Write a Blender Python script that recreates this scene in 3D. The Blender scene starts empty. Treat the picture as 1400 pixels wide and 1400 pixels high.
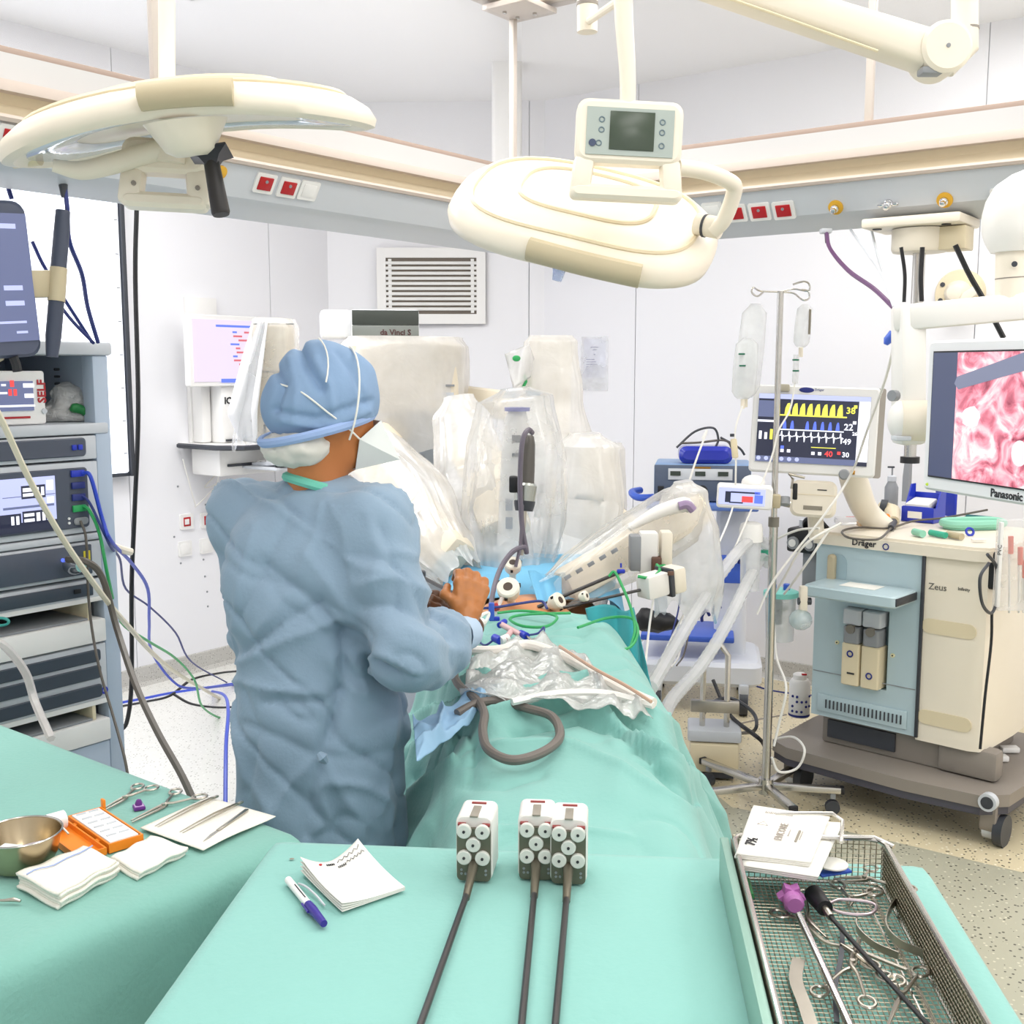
import bpy, bmesh, math, random
import numpy as np
from mathutils import Vector, Matrix

random.seed(7)
RNG = np.random.default_rng(11)
SC = bpy.context.scene
COL = SC.collection

# ---------------------------------------------------------------- camera
FPX, PITCH, CAMH = 1530.0, math.radians(7.3), 1.70
cam_d = bpy.data.cameras.new('camera'); cam_d.sensor_width = 36.0; cam_d.lens = FPX / 1400 * 36.0
cam_d.clip_start = 0.05
cam = bpy.data.objects.new('camera', cam_d); COL.objects.link(cam)
cam.location = (0, 0, CAMH); cam.rotation_euler = (math.pi / 2 - PITCH, 0, 0)
SC.camera = cam
SC.view_settings.view_transform = 'Standard'; SC.view_settings.look = 'None'
SC.view_settings.gamma = 1.0; SC.view_settings.use_curve_mapping = False
SC.view_settings.exposure = 0.56
SC.cycles.max_bounces = 8; SC.cycles.diffuse_bounces = 4; SC.cycles.glossy_bounces = 3; SC.cycles.transmission_bounces = 4

# ---------------------------------------------------------------- world
wd = bpy.data.worlds.new('world'); SC.world = wd; wd.use_nodes = True
wd.node_tree.nodes['Background'].inputs[0].default_value = (0.9, 0.95, 1.0, 1)
wd.node_tree.nodes['Background'].inputs[1].default_value = 0.3

CP, SP = math.cos(PITCH), math.sin(PITCH)
def ray(px, py):
    a = (px - 700) / FPX; b = -(py - 700) / FPX
    return Vector((a, CP + b * SP, -SP + b * CP))
def P(px, py, d):                     # point on the pixel's ray at forward distance d
    r = ray(px, py); return Vector((0, 0, CAMH)) + r * (d / r.y)
def G(px, py, z=0.0):                 # point on the pixel's ray at height z
    r = ray(px, py); return Vector((0, 0, CAMH)) + r * ((z - CAMH) / r.z)
def PL(px, py, p0, n):                # point on the pixel's ray on a plane
    r = ray(px, py); o = Vector((0, 0, CAMH)); n = Vector(n)
    return o + r * ((Vector(p0) - o).dot(n) / r.dot(n))
def proj(V):                          # numpy (n,3) world -> pixels
    x = V[:, 0]; y = V[:, 1]; z = V[:, 2] - CAMH
    dep = y * CP - z * SP; up = y * SP + z * CP
    return 700 + FPX * x / dep, 700 - FPX * up / dep

# room axes: U runs along the left wall (away from the camera), V along the right wall
U = Vector((0.602, 0.7985, 0)); V_ = Vector((0.7985, -0.602, 0)); Z = Vector((0, 0, 1))
AU = math.atan2(U.y, U.x); AV = math.atan2(V_.y, V_.x)

# ---------------------------------------------------------------- lights (the room's ceiling luminaires and one added by the corner)
LUM = []   # (u, v, length along u, length along v, watts)
for uu in (0.9, 2.9):
    for vv in (-2.25, -1.1, 0.05): LUM.append((uu, vv, 1.25, 0.62, 7.0))
for uu in (-0.6, 2.0): LUM.append((uu, -4.0, 1.25, 0.62, 19.0))
LUM.append((2.9, -3.5, 0.62, 1.25, 22.0))  # unseen luminaire added to brighten the corner walls
for vv in (-1.2, 1.2): LUM.append((4.55, vv, 1.25, 0.62, 15.0))
for uu in (-0.6, 2.2): LUM.append((uu, 1.5, 1.25, 0.62, 22.0))
CEIL = 3.30
def uv(u, v, z=0.0): return U * u + V_ * v + Z * z
for i, (uu, vv, lu, lv, w) in enumerate(LUM):
    ld = bpy.data.lights.new('ceiling_light', 'AREA'); ld.shape = 'RECTANGLE'
    ld.size = lu - .06; ld.size_y = lv - .06; ld.energy = w; ld.color = (1.0, 0.985, 0.96)
    lo = bpy.data.objects.new('ceiling_light', ld); COL.objects.link(lo)
    lo.location = uv(uu, vv, CEIL - 0.035); lo.rotation_euler = (0, 0, AU)

# ---------------------------------------------------------------- materials
def lin(h):
    h = h.lstrip('#'); c = [int(h[i:i + 2], 16) / 255 for i in (0, 2, 4)]
    return tuple(x / 12.92 if x <= .04045 else ((x + .055) / 1.055) ** 2.4 for x in c) + (1.0,)
MATS = {}
def mat(name, col, rough=.5, metal=0.0, var=0.0, vscale=6.0, bump=0.0, bscale=40.0, coat=0.0,
        emit=0.0, trans=0.0, alpha=1.0, spec=0.5, sss=0.0, fabric=0.0):
    if name in MATS: return MATS[name]
    m = bpy.data.materials.new(name); m.use_nodes = True; nt = m.node_tree; b = nt.nodes['Principled BSDF']
    c = lin(col); b.inputs['Base Color'].default_value = c; b.inputs['Roughness'].default_value = rough
    b.inputs['Metallic'].default_value = metal; b.inputs['Specular IOR Level'].default_value = spec
    b.inputs['Coat Weight'].default_value = coat; b.inputs['Transmission Weight'].default_value = trans
    b.inputs['Alpha'].default_value = alpha
    if fabric: b.inputs['Sheen Weight'].default_value = fabric
    if emit:
        b.inputs['Base Color'].default_value = tuple(x * .2 for x in c[:3]) + (1,)
        b.inputs['Emission Color'].default_value = c; b.inputs['Emission Strength'].default_value = emit
    if var or bump:
        tc = nt.nodes.new('ShaderNodeTexCoord')
    if var:
        n = nt.nodes.new('ShaderNodeTexNoise'); n.inputs['Scale'].default_value = vscale; n.inputs['Detail'].default_value = 5
        nt.links.new(tc.outputs['Object'], n.inputs['Vector'])
        mx = nt.nodes.new('ShaderNodeMix'); mx.data_type = 'RGBA'
        mx.inputs['A'].default_value = tuple(x * (1 - var) for x in c[:3]) + (1,)
        mx.inputs['B'].default_value = tuple(min(1, x * (1 + var)) for x in c[:3]) + (1,)
        nt.links.new(n.outputs['Fac'], mx.inputs['Factor']); nt.links.new(mx.outputs['Result'], b.inputs['Base Color'])
    if bump:
        n2 = nt.nodes.new('ShaderNodeTexNoise'); n2.inputs['Scale'].default_value = bscale; n2.inputs['Detail'].default_value = 4
        nt.links.new(tc.outputs['Object'], n2.inputs['Vector'])
        bp = nt.nodes.new('ShaderNodeBump'); bp.inputs['Strength'].default_value = bump; bp.inputs['Distance'].default_value = .01
        nt.links.new(n2.outputs['Fac'], bp.inputs['Height']); nt.links.new(bp.outputs['Normal'], b.inputs['Normal'])
    MATS[name] = m; return m

def film(name, col, opacity, rough=.25, bump=.5, bscale=14.0, gloss=.25, ov=.13):
    """thin plastic film: part clear, part milky, with a sheen"""
    if name in MATS: return MATS[name]
    m = bpy.data.materials.new(name); m.use_nodes = True; nt = m.node_tree; nt.nodes.clear()
    out = nt.nodes.new('ShaderNodeOutputMaterial'); tr = nt.nodes.new('ShaderNodeBsdfTransparent')
    di = nt.nodes.new('ShaderNodeBsdfDiffuse'); tl = nt.nodes.new('ShaderNodeBsdfTranslucent'); gl = nt.nodes.new('ShaderNodeBsdfGlossy')
    di.inputs[0].default_value = lin(col); tl.inputs[0].default_value = lin(col); gl.inputs[0].default_value = (1, 1, 1, 1); gl.inputs['Roughness'].default_value = rough
    a = nt.nodes.new('ShaderNodeMixShader'); a.inputs[0].default_value = .4
    nt.links.new(di.outputs[0], a.inputs[1]); nt.links.new(tl.outputs[0], a.inputs[2])
    g = nt.nodes.new('ShaderNodeMixShader'); fr = nt.nodes.new('ShaderNodeFresnel'); fr.inputs[0].default_value = 1.35
    mul = nt.nodes.new('ShaderNodeMath'); mul.operation = 'MULTIPLY_ADD'; mul.inputs[1].default_value = gloss * 2; mul.inputs[2].default_value = gloss * .25
    nt.links.new(fr.outputs[0], mul.inputs[0]); nt.links.new(mul.outputs[0], g.inputs[0])
    o = nt.nodes.new('ShaderNodeMixShader'); tc = nt.nodes.new('ShaderNodeTexCoord')
    n = nt.nodes.new('ShaderNodeTexNoise'); n.inputs['Scale'].default_value = bscale * .45; n.inputs['Detail'].default_value = 6
    nt.links.new(tc.outputs['Object'], n.inputs['Vector'])
    mr = nt.nodes.new('ShaderNodeMapRange'); mr.inputs['From Min'].default_value = .35; mr.inputs['From Max'].default_value = .65
    mr.inputs['To Min'].default_value = max(0, opacity - ov); mr.inputs['To Max'].default_value = min(1, opacity + ov)
    nt.links.new(n.outputs['Fac'], mr.inputs['Value']); nt.links.new(mr.outputs[0], o.inputs[0])
    nt.links.new(tr.outputs[0], o.inputs[1]); nt.links.new(a.outputs[0], o.inputs[2])
    nt.links.new(o.outputs[0], g.inputs[1]); nt.links.new(gl.outputs[0], g.inputs[2]); nt.links.new(g.outputs[0], out.inputs[0])
    if bump:
        n2 = nt.nodes.new('ShaderNodeTexNoise'); n2.inputs['Scale'].default_value = bscale; n2.inputs['Detail'].default_value = 3; n2.inputs['Distortion'].default_value = 1.2
        nt.links.new(tc.outputs['Object'], n2.inputs['Vector'])
        bp = nt.nodes.new('ShaderNodeBump'); bp.inputs['Strength'].default_value = bump; bp.inputs['Distance'].default_value = .03
        nt.links.new(n2.outputs['Fac'], bp.inputs['Height'])
        for q in (di, tl, gl): nt.links.new(bp.outputs['Normal'], q.inputs['Normal'])
    MATS[name] = m; return m

def speckle(name, base, dark, light, scale=90.0, rough=.28):
    m = bpy.data.materials.new(name); m.use_nodes = True; nt = m.node_tree; b = nt.nodes['Principled BSDF']
    tc = nt.nodes.new('ShaderNodeTexCoord')
    v = nt.nodes.new('ShaderNodeTexVoronoi'); v.inputs['Scale'].default_value = scale
    nt.links.new(tc.outputs['Object'], v.inputs['Vector'])
    lt = nt.nodes.new('ShaderNodeMath'); lt.operation = 'LESS_THAN'; lt.inputs[1].default_value = .27
    nt.links.new(v.outputs['Distance'], lt.inputs[0])
    cr = nt.nodes.new('ShaderNodeValToRGB'); cr.color_ramp.interpolation = 'CONSTANT'
    e = cr.color_ramp.elements; e[0].position = 0; e[0].color = lin(dark); e[1].position = .45; e[1].color = lin(base)
    e2 = e.new(.72); e2.color = lin(light)
    sep = nt.nodes.new('ShaderNodeSeparateColor'); nt.links.new(v.outputs['Color'], sep.inputs[0]); nt.links.new(sep.outputs[0], cr.inputs[0])
    n = nt.nodes.new('ShaderNodeTexNoise'); n.inputs['Scale'].default_value = 3; nt.links.new(tc.outputs['Object'], n.inputs['Vector'])
    mb = nt.nodes.new('ShaderNodeMix'); mb.data_type = 'RGBA'; c = lin(base)
    mb.inputs['A'].default_value = tuple(x * .94 for x in c[:3]) + (1,); mb.inputs['B'].default_value = tuple(min(1, x * 1.06) for x in c[:3]) + (1,)
    nt.links.new(n.outputs['Fac'], mb.inputs['Factor'])
    mx = nt.nodes.new('ShaderNodeMix'); mx.data_type = 'RGBA'
    nt.links.new(lt.outputs[0], mx.inputs['Factor']); nt.links.new(mb.outputs['Result'], mx.inputs['A']); nt.links.new(cr.outputs[0], mx.inputs['B'])
    nt.links.new(mx.outputs['Result'], b.inputs['Base Color']); b.inputs['Roughness'].default_value = rough
    MATS[name] = m; return m

WHITE = mat('painted_white', '#ECEBE9', .45, var=.02); WALLW = mat('wall_white', '#ECECF0', .38, var=.015, vscale=2)
CEILW = mat('ceiling_white', '#F4F3F3', .7); CREAM = mat('cream_plastic', '#ECE3D2', .38, var=.02)
CREAM2 = mat('cream_beige', '#E2D4B4', .42); TAN = mat('tan_grip', '#BFB294', .5); BEIGE = mat('beige_robot', '#E9DEC9', .45, var=.03)
BLACK = mat('black_rubber', '#17171B', .5); DKGREY = mat('dark_grey', '#3A3D44', .45); GREY = mat('mid_grey', '#8F9296', .45)
LGREY = mat('light_grey', '#C9CDD3', .42); BLUEGREY = mat('blue_grey_paint', '#B4C2D4', .42); STEEL = mat('stainless_steel', '#C9C6C0', .24, 1.0)
STEEL2 = mat('instrument_steel', '#B5AFA4', .3, 1.0, var=.15, vscale=30); CHROME = mat('chrome', '#D8D8DA', .12, 1.0)
BRASS = mat('dull_gold', '#B6873F', .35, 1.0); RED = mat('socket_red', '#B3121C', .4); YELLOW = mat('yellow_ring', '#D9A62E', .45)
BLUE = mat('royal_blue', '#2338B8', .35); MBLUE = mat('tray_blue', '#3E62C8', .4); NAVY = mat('navy_cable', '#27337A', .45)
TEAL = mat('teal_drape', '#85BBB3', .85, var=.05, vscale=3, bump=.12, bscale=90, fabric=.15)
TEAL2 = mat('dark_teal_drape', '#1F8C93', .8, var=.08, vscale=4, fabric=.15)
TABLEG = mat('green_table_drape', '#7FB3A8', .9, var=.07, vscale=5, bump=.15, bscale=120, fabric=.15)
GOWN = mat('gown_blue', '#869DB2', .85, var=.07, vscale=3.5, bump=.1, bscale=120, fabric=.2)
CAPB = mat('cap_blue', '#86A2C4', .8, var=.16, vscale=9, bump=.1, bscale=60); NET = mat('hair_net_white', '#D9D6CE', .8, var=.08, vscale=25)
SKIN = mat('skin', '#B9733F', .55, var=.06, vscale=12); GLOVE = mat('glove_tan', '#B2703A', .42, var=.12, vscale=30)
GLOVED = mat('glove_brown', '#5E3A22', .42, var=.12, vscale=30)
PSKIN = mat('iodine_skin', '#C98A5C', .45, var=.1, vscale=8)
PAPER = mat('paper_white', '#EFEDE6', .8); GAUZE = mat('gauze', '#F1EDE2', .95, bump=.25, bscale=260)
ORANGE = mat('orange_plastic', '#F08A1E', .4); PURPLE = mat('purple_plastic', '#6A2A86', .4); MAUVE = mat('mauve_knob', '#A865A4', .42)
GREENC = mat('green_cable', '#2FA35C', .4); BLUEC = mat('blue_cable', '#2B49C4', .4); BLACKC = mat('black_cable', '#1A1A1E', .45)
GREYC = mat('grey_cable', '#5C564F', .45); CREAMC = mat('cream_tube', '#DDD5BE', .4); WHITEC = mat('white_tube', '#EDEBE6', .35)
VIOLETC = mat('violet_cable', '#5A3260', .45); MINT = mat('mint_plastic', '#8FCFB6', .45); PALEB = mat('pale_blue_door', '#B7CBD2', .38, var=.02)
TAUPE = mat('taupe_base', '#8F877F', .5); PINKW = mat('pinkish_metal', '#CDC3BA', .4)
FILM = film('drape_film', '#FCFBFA', .46, bump=.18, bscale=9, gloss=.3); FILM2 = film('drape_film_milky', '#FCFBFA', .72, bump=.15, bscale=8, gloss=.25); FILM3 = film('clear_film', '#FAFAFA', .28, bump=.2, bscale=9, gloss=.3)
CLOTHW = mat('white_cover', '#F3F3F5', .8, bump=.1, bscale=20); BAGF = film('saline_bag', '#F6F8F9', .38, bump=.1, bscale=9)
SCREEN_DK = mat('screen_dark', '#1B2030', .25, emit=.35); INK = mat('ink_black', '#2A2A2E', .6); INKG = mat('ink_grey', '#8C8578', .7); INKR = mat('ink_red', '#B0262E', .6)
INKB = mat('ink_blue', '#24307E', .6)
EM_WHITE = mat('glow_white', '#F2F4FF', .5, emit=1.0); EM_YEL = mat('glow_yellow', '#F4EF5A', .5, emit=.9); EM_BLUE = mat('glow_blue', '#5C74F0', .5, emit=.9)
EM_RED = mat('glow_red', '#F04848', .5, emit=.9); EM_LILAC = mat('glow_lilac', '#B9C0F2', .5, emit=.8); EM_PINKS = mat('glow_pink_white', '#F0E2F6', .5, emit=.58)
EM_DK = mat('glow_dark', '#2C3047', .3, emit=.6); EM_MID = mat('glow_slate', '#6F789E', .3, emit=.6)

# ---------------------------------------------------------------- mesh helpers
WM = {}   # world matrix of every object that has been placed
def link(o, parent=None, mtx=None):
    COL.objects.link(o)
    m = mtx or Matrix.Identity(4)
    if parent is not None:
        o.parent = parent; o.matrix_local = m; WM[o] = WM[parent] @ m
    else:
        o.matrix_world = m; WM[o] = m.copy()
    return o
def tag(o, label=None, cat=None, group=None, kind=None):
    if label: o['label'] = label
    if cat: o['category'] = cat
    if group: o['group'] = group
    if kind: o['kind'] = kind
    return o
def empty(name, loc, rz=0.0, label=None, cat=None, group=None, mtx=None):
    o = bpy.data.objects.new(name, None); o.empty_display_size = .05
    link(o, None, mtx if mtx is not None else Matrix.Translation(Vector(loc)) @ Matrix.Rotation(rz, 4, 'Z'))
    return tag(o, label, cat, group)

def frame(x, y=None, z=None, o=(0, 0, 0)):
    """4x4 matrix with given axes and origin"""
    m = Matrix.Identity(4)
    for i, a in enumerate((x, y, z)):
        for j in range(3): m[j][i] = a[j]
    for j in range(3): m[j][3] = o[j]
    return m
def look(d, up=(0, 0, 1)):
    """rotation whose local Z is d"""
    d = Vector(d).normalized(); u = Vector(up)
    if abs(d.dot(u.normalized())) > .98: u = Vector((1, 0, 0))
    x = u.cross(d).normalized(); y = d.cross(x)
    return frame(x, y, d)
def smooth_path(pts, n=8):
    pts = [Vector(p) for p in pts]
    if len(pts) < 3: return pts
    out = []
    q = [pts[0] * 2 - pts[1]] + pts + [pts[-1] * 2 - pts[-2]]
    for i in range(1, len(q) - 2):
        a, b, c, d = q[i - 1], q[i], q[i + 1], q[i + 2]
        for k in range(n):
            t = k / n
            out.append(.5 * ((2 * b) + (c - a) * t + (2 * a - 5 * b + 4 * c - d) * t * t + (3 * b - a - 3 * c + d) * t ** 3))
    out.append(pts[-1]); return out

class MB:
    def __init__(s): s.v = []; s.f = []; s.mi = []; s.mats = []; s.cur = 0; s.T = None
    def m(s, material):
        if material not in s.mats: s.mats.append(material)
        s.cur = s.mats.index(material); return s
    def at(s, T): s.T = T; return s
    def add(s, vs, fs):
        o = len(s.v)
        if s.T is not None: vs = [s.T @ Vector(p) for p in vs]
        s.v += [tuple(p) for p in vs]; s.f += [tuple(i + o for i in f) for f in fs]; s.mi += [s.cur] * len(fs); return s
    def box(s, c, d, b=0.0, T=None):
        """box centred at c with full size d, edges chamfered by b"""
        x, y, z = [k / 2 for k in d]; b = min(b, x * .49, y * .49, z * .49); vs = []; fs = []
        if b <= 0:
            vs = [(i * x, j * y, k * z) for i in (-1, 1) for j in (-1, 1) for k in (-1, 1)]
            fs = [(0, 1, 3, 2), (4, 6, 7, 5), (0, 4, 5, 1), (2, 3, 7, 6), (0, 2, 6, 4), (1, 5, 7, 3)]
        else:
            bm = bmesh.new(); bmesh.ops.create_cube(bm, size=2.0)
            for w in bm.verts: w.co = Vector((w.co.x * x, w.co.y * y, w.co.z * z))
            bmesh.ops.bevel(bm, geom=bm.edges[:], offset=b, segments=2, profile=.5, affect='EDGES')
            bm.verts.index_update(); vs = [w.co.copy() for w in bm.verts]; fs = [[w.index for w in f.verts] for f in bm.faces]; bm.free()
        c = Vector(c)
        vs = [(T @ Vector(p) if T is not None else Vector(p)) + c for p in vs]
        return s.add(vs, fs)
    def rbox(s, c, d, r, axis='z', b=0.0, seg=4):
        """box whose four edges along axis are rounded with radius r"""
        ax = 'xyz'.index(axis); o = [k for k in range(3) if k != ax]
        w, h = d[o[0]] / 2, d[o[1]] / 2; r = min(r, w * .999, h * .999); prof = []
        for sx, sy, a0 in ((1, 1, 0), (-1, 1, 90), (-1, -1, 180), (1, -1, 270)):
            for k in range(seg + 1):
                a = math.radians(a0 + 90 * k / seg); prof.append((sx * (w - r) + r * math.cos(a), sy * (h - r) + r * math.sin(a)))
        L = d[ax] / 2; b = min(b, L * .8, r * .7); vs = []; n = len(prof)
        lev = [(-L, b), (-L + b, 0), (L - b, 0), (L, b)] if b > 0 else [(-L, 0), (L, 0)]
        for zz, inset in lev:
            for (p, q) in prof:
                p2 = p * (w - inset) / w; q2 = q * (h - inset) / h
                t = [0, 0, 0]; t[ax] = zz; t[o[0]] = p2; t[o[1]] = q2; vs.append(Vector(t) + Vector(c))
        fs = [(i * n + j, i * n + (j + 1) % n, (i + 1) * n + (j + 1) % n, (i + 1) * n + j) for i in range(len(lev) - 1) for j in range(n)]
        fs += [tuple(reversed(range(n))), tuple(range((len(lev) - 1) * n, len(lev) * n))]
        if ax == 1: fs = [tuple(reversed(f)) for f in fs]
        return s.add(vs, fs)
    def tube(s, pts, r, seg=8, caps=True, smooth=0, flat=1.0):
        if smooth:
            if hasattr(r, '__len__'):
                rr = []; n0 = len(r)
                for i in range(n0 - 1): rr += [r[i] + (r[i + 1] - r[i]) * k / smooth for k in range(smooth)]
                r = rr + [r[-1]]
            pts = smooth_path(pts, smooth)
        pts = [Vector(p) for p in pts]; n = len(pts); rr = list(r) if hasattr(r, '__len__') else [r] * n; vs = []; fs = []
        t0 = (pts[1] - pts[0]).normalized(); up = Vector((0, 0, 1)) if abs(t0.z) < .9 else Vector((1, 0, 0))
        x = up.cross(t0).normalized()
        for i, p in enumerate(pts):
            t = (pts[min(i + 1, n - 1)] - pts[max(i - 1, 0)])
            t = t.normalized() if t.length > 1e-9 else t0
            x = (x - t * x.dot(t)); x = x.normalized() if x.length > 1e-6 else t.orthogonal().normalized(); y = t.cross(x)
            for k in range(seg):
                a = 2 * math.pi * k / seg; vs.append(p + (x * math.cos(a) + y * math.sin(a) * flat) * rr[i])
        fs = [(i * seg + k, i * seg + (k + 1) % seg, (i + 1) * seg + (k + 1) % seg, (i + 1) * seg + k) for i in range(n - 1) for k in range(seg)]
        if caps: fs += [tuple(reversed(range(seg))), tuple(range((n - 1) * seg, n * seg))]
        return s.add(vs, fs)
    def cyl(s, a, b, r, seg=16, r2=None): return s.tube([a, b], [r, r if r2 is None else r2], seg)
    def lathe(s, prof, seg=20, T=None, close=True):
        """prof: (radius, z) list revolved about local z"""
        vs = []; n = len(prof)
        for (r, z) in prof:
            for k in range(seg):
                a = 2 * math.pi * k / seg; p = Vector((r * math.cos(a), r * math.sin(a), z)); vs.append(T @ p if T is not None else p)
        fs = [(i * seg + k, i * seg + (k + 1) % seg, (i + 1) * seg + (k + 1) % seg, (i + 1) * seg + k) for i in range(n - 1) for k in range(seg)]
        if close: fs += [tuple(reversed(range(seg))), tuple(range((n - 1) * seg, n * seg))]
        return s.add(vs, fs)
    def prism(s, poly, h0, h1, T=None):
        """polygon in local xy extruded between z=h0 and h1"""
        n = len(poly); vs = [Vector((p[0], p[1], h0)) for p in poly] + [Vector((p[0], p[1], h1)) for p in poly]
        if T is not None: vs = [T @ p for p in vs]
        fs = [tuple(reversed(range(n))), tuple(range(n, 2 * n))] + [(i, (i + 1) % n, n + (i + 1) % n, n + i) for i in range(n)]
        return s.add(vs, fs)
    def ring(s, c, R, r, T=None, seg=28, s2=8, sx=1.0, sy=1.0):
        vs = []; c = Vector(c)
        for i in range(seg):
            a = 2 * math.pi * i / seg
            for k in range(s2):
                b = 2 * math.pi * k / s2; p = Vector(((R + r * math.cos(b)) * math.cos(a) * sx, (R + r * math.cos(b)) * math.sin(a) * sy, r * math.sin(b)))
                vs.append((T @ p if T is not None else p) + c)
        fs = [(i * s2 + k, ((i + 1) % seg) * s2 + k, ((i + 1) % seg) * s2 + (k + 1) % s2, i * s2 + (k + 1) % s2) for i in range(seg) for k in range(s2)]
        return s.add(vs, fs)
    def ball(s, c, rad, seg=16, T=None):
        rad = rad if hasattr(rad, '__len__') else (rad,) * 3; n = seg // 2; vs = []; c = Vector(c)
        for i in range(1, n):
            t = math.pi * i / n
            for k in range(seg):
                a = 2 * math.pi * k / seg; p = Vector((rad[0] * math.sin(t) * math.cos(a), rad[1] * math.sin(t) * math.sin(a), rad[2] * math.cos(t)))
                vs.append((T @ p if T is not None else p) + c)
        top = len(vs)
        for q in ((0, 0, rad[2]), (0, 0, -rad[2])):
            p = Vector(q); vs.append((T @ p if T is not None else p) + c)
        fs = [((i + 1) * seg + k, (i + 1) * seg + (k + 1) % seg, i * seg + (k + 1) % seg, i * seg + k) for i in range(n - 2) for k in range(seg)]
        fs += [(k, (k + 1) % seg, top) for k in range(seg)] + [((n - 2) * seg + (k + 1) % seg, (n - 2) * seg + k, top + 1) for k in range(seg)]
        return s.add(vs, fs)
    def grid(s, fn, nu, nv, wrap=False):
        vs = [fn(i / (nu - 1), j / (nv - 1)) for i in range(nu) for j in range(nv)]
        fs = [(i * nv + j, (i + 1) * nv + j, (i + 1) * nv + j + 1, i * nv + j + 1) for i in range(nu - 1) for j in range(nv - 1)]
        return s.add(vs, fs)
    def quad(s, a, b, c, d): return s.add([a, b, c, d], [(0, 1, 2, 3)])
    def build(s, name, material=None, parent=None, world=False, smooth=35, label=None, solid=0.0, kind=None, cat=None, group=None):
        """link as one mesh object; world=True: vertices are world coordinates"""
        vs = [Vector(p) for p in s.v]; mtx = Matrix.Identity(4)
        if parent is not None and world:
            inv = WM[parent].inverted(); vs = [inv @ p for p in vs]
        elif parent is None:
            lo = Vector([min(p[i] for p in vs) for i in range(3)]); hi = Vector([max(p[i] for p in vs) for i in range(3)])
            c = Vector(((lo.x + hi.x) / 2, (lo.y + hi.y) / 2, lo.z)); vs = [p - c for p in vs]; mtx = Matrix.Translation(c)
        me = bpy.data.meshes.new(name); me.from_pydata([tuple(p) for p in vs], [], s.f)
        mats = s.mats or [material]
        for q in mats: me.materials.append(q if (material is None or s.mats) else material)
        if s.mats: me.polygons.foreach_set('material_index', s.mi)
        fin(me, smooth)
        o = bpy.data.objects.new(name, me); link(o, parent, mtx); tag(o, label, cat, group, kind)
        if solid:
            md = o.modifiers.new('thickness', 'SOLIDIFY'); md.thickness = solid; md.offset = 0
        return o
def fin(me, smooth):
    bm = bmesh.new(); bm.from_mesh(me); bmesh.ops.recalc_face_normals(bm, faces=bm.faces[:]); bm.to_mesh(me); bm.free()
    if smooth:
        me.polygons.foreach_set('use_smooth', [True] * len(me.polygons))
        if smooth < 180: me.set_sharp_from_angle(angle=math.radians(smooth))
    me.update()

def text_mb(txt, size, T, mb=None, mats=None, align='CENTER', thick=0.0006, bold=0.0):
    """lettering as a thin mesh in local xy, appended to an MB through T"""
    cu = bpy.data.curves.new('lettering', 'FONT'); cu.body = txt; cu.size = size; cu.align_x = align; cu.align_y = 'CENTER'
    cu.extrude = thick; cu.resolution_u = 2; cu.offset = bold
    o = bpy.data.objects.new('lettering', cu); COL.objects.link(o)
    me = bpy.data.meshes.new_from_object(o.evaluated_get(bpy.context.evaluated_depsgraph_get()))
    mb = mb or MB()
    if mats: mb.m(mats)
    mb.add([T @ v.co for v in me.vertices], [tuple(p.vertices) for p in me.polygons])
    bpy.data.objects.remove(o); bpy.data.curves.remove(cu); bpy.data.meshes.remove(me)
    return mb

# ---- vectorised value noise and smooth signed-distance meshes
_PERM = RNG.random(65536)
def vnoise(Pn, scale=1.0, seed=0):
    q = Pn * scale + seed * 17.31; i = np.floor(q).astype(np.int64); f = q - i; f = f * f * (3 - 2 * f)
    def h(a, b, c): return _PERM[(a * 73856093 ^ b * 19349663 ^ c * 83492791) & 65535]
    r = 0
    for dx in (0, 1):
        for dy in (0, 1):
            for dz in (0, 1):
                w = (f[:, 0] if dx else 1 - f[:, 0]) * (f[:, 1] if dy else 1 - f[:, 1]) * (f[:, 2] if dz else 1 - f[:, 2])
                r = r + w * h(i[:, 0] + dx, i[:, 1] + dy, i[:, 2] + dz)
    return r * 2 - 1
def fbm(Pn, scale, seed=0, oct=3):
    return sum(vnoise(Pn, scale * 2 ** k, seed + k) * .5 ** k for k in range(oct))

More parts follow.
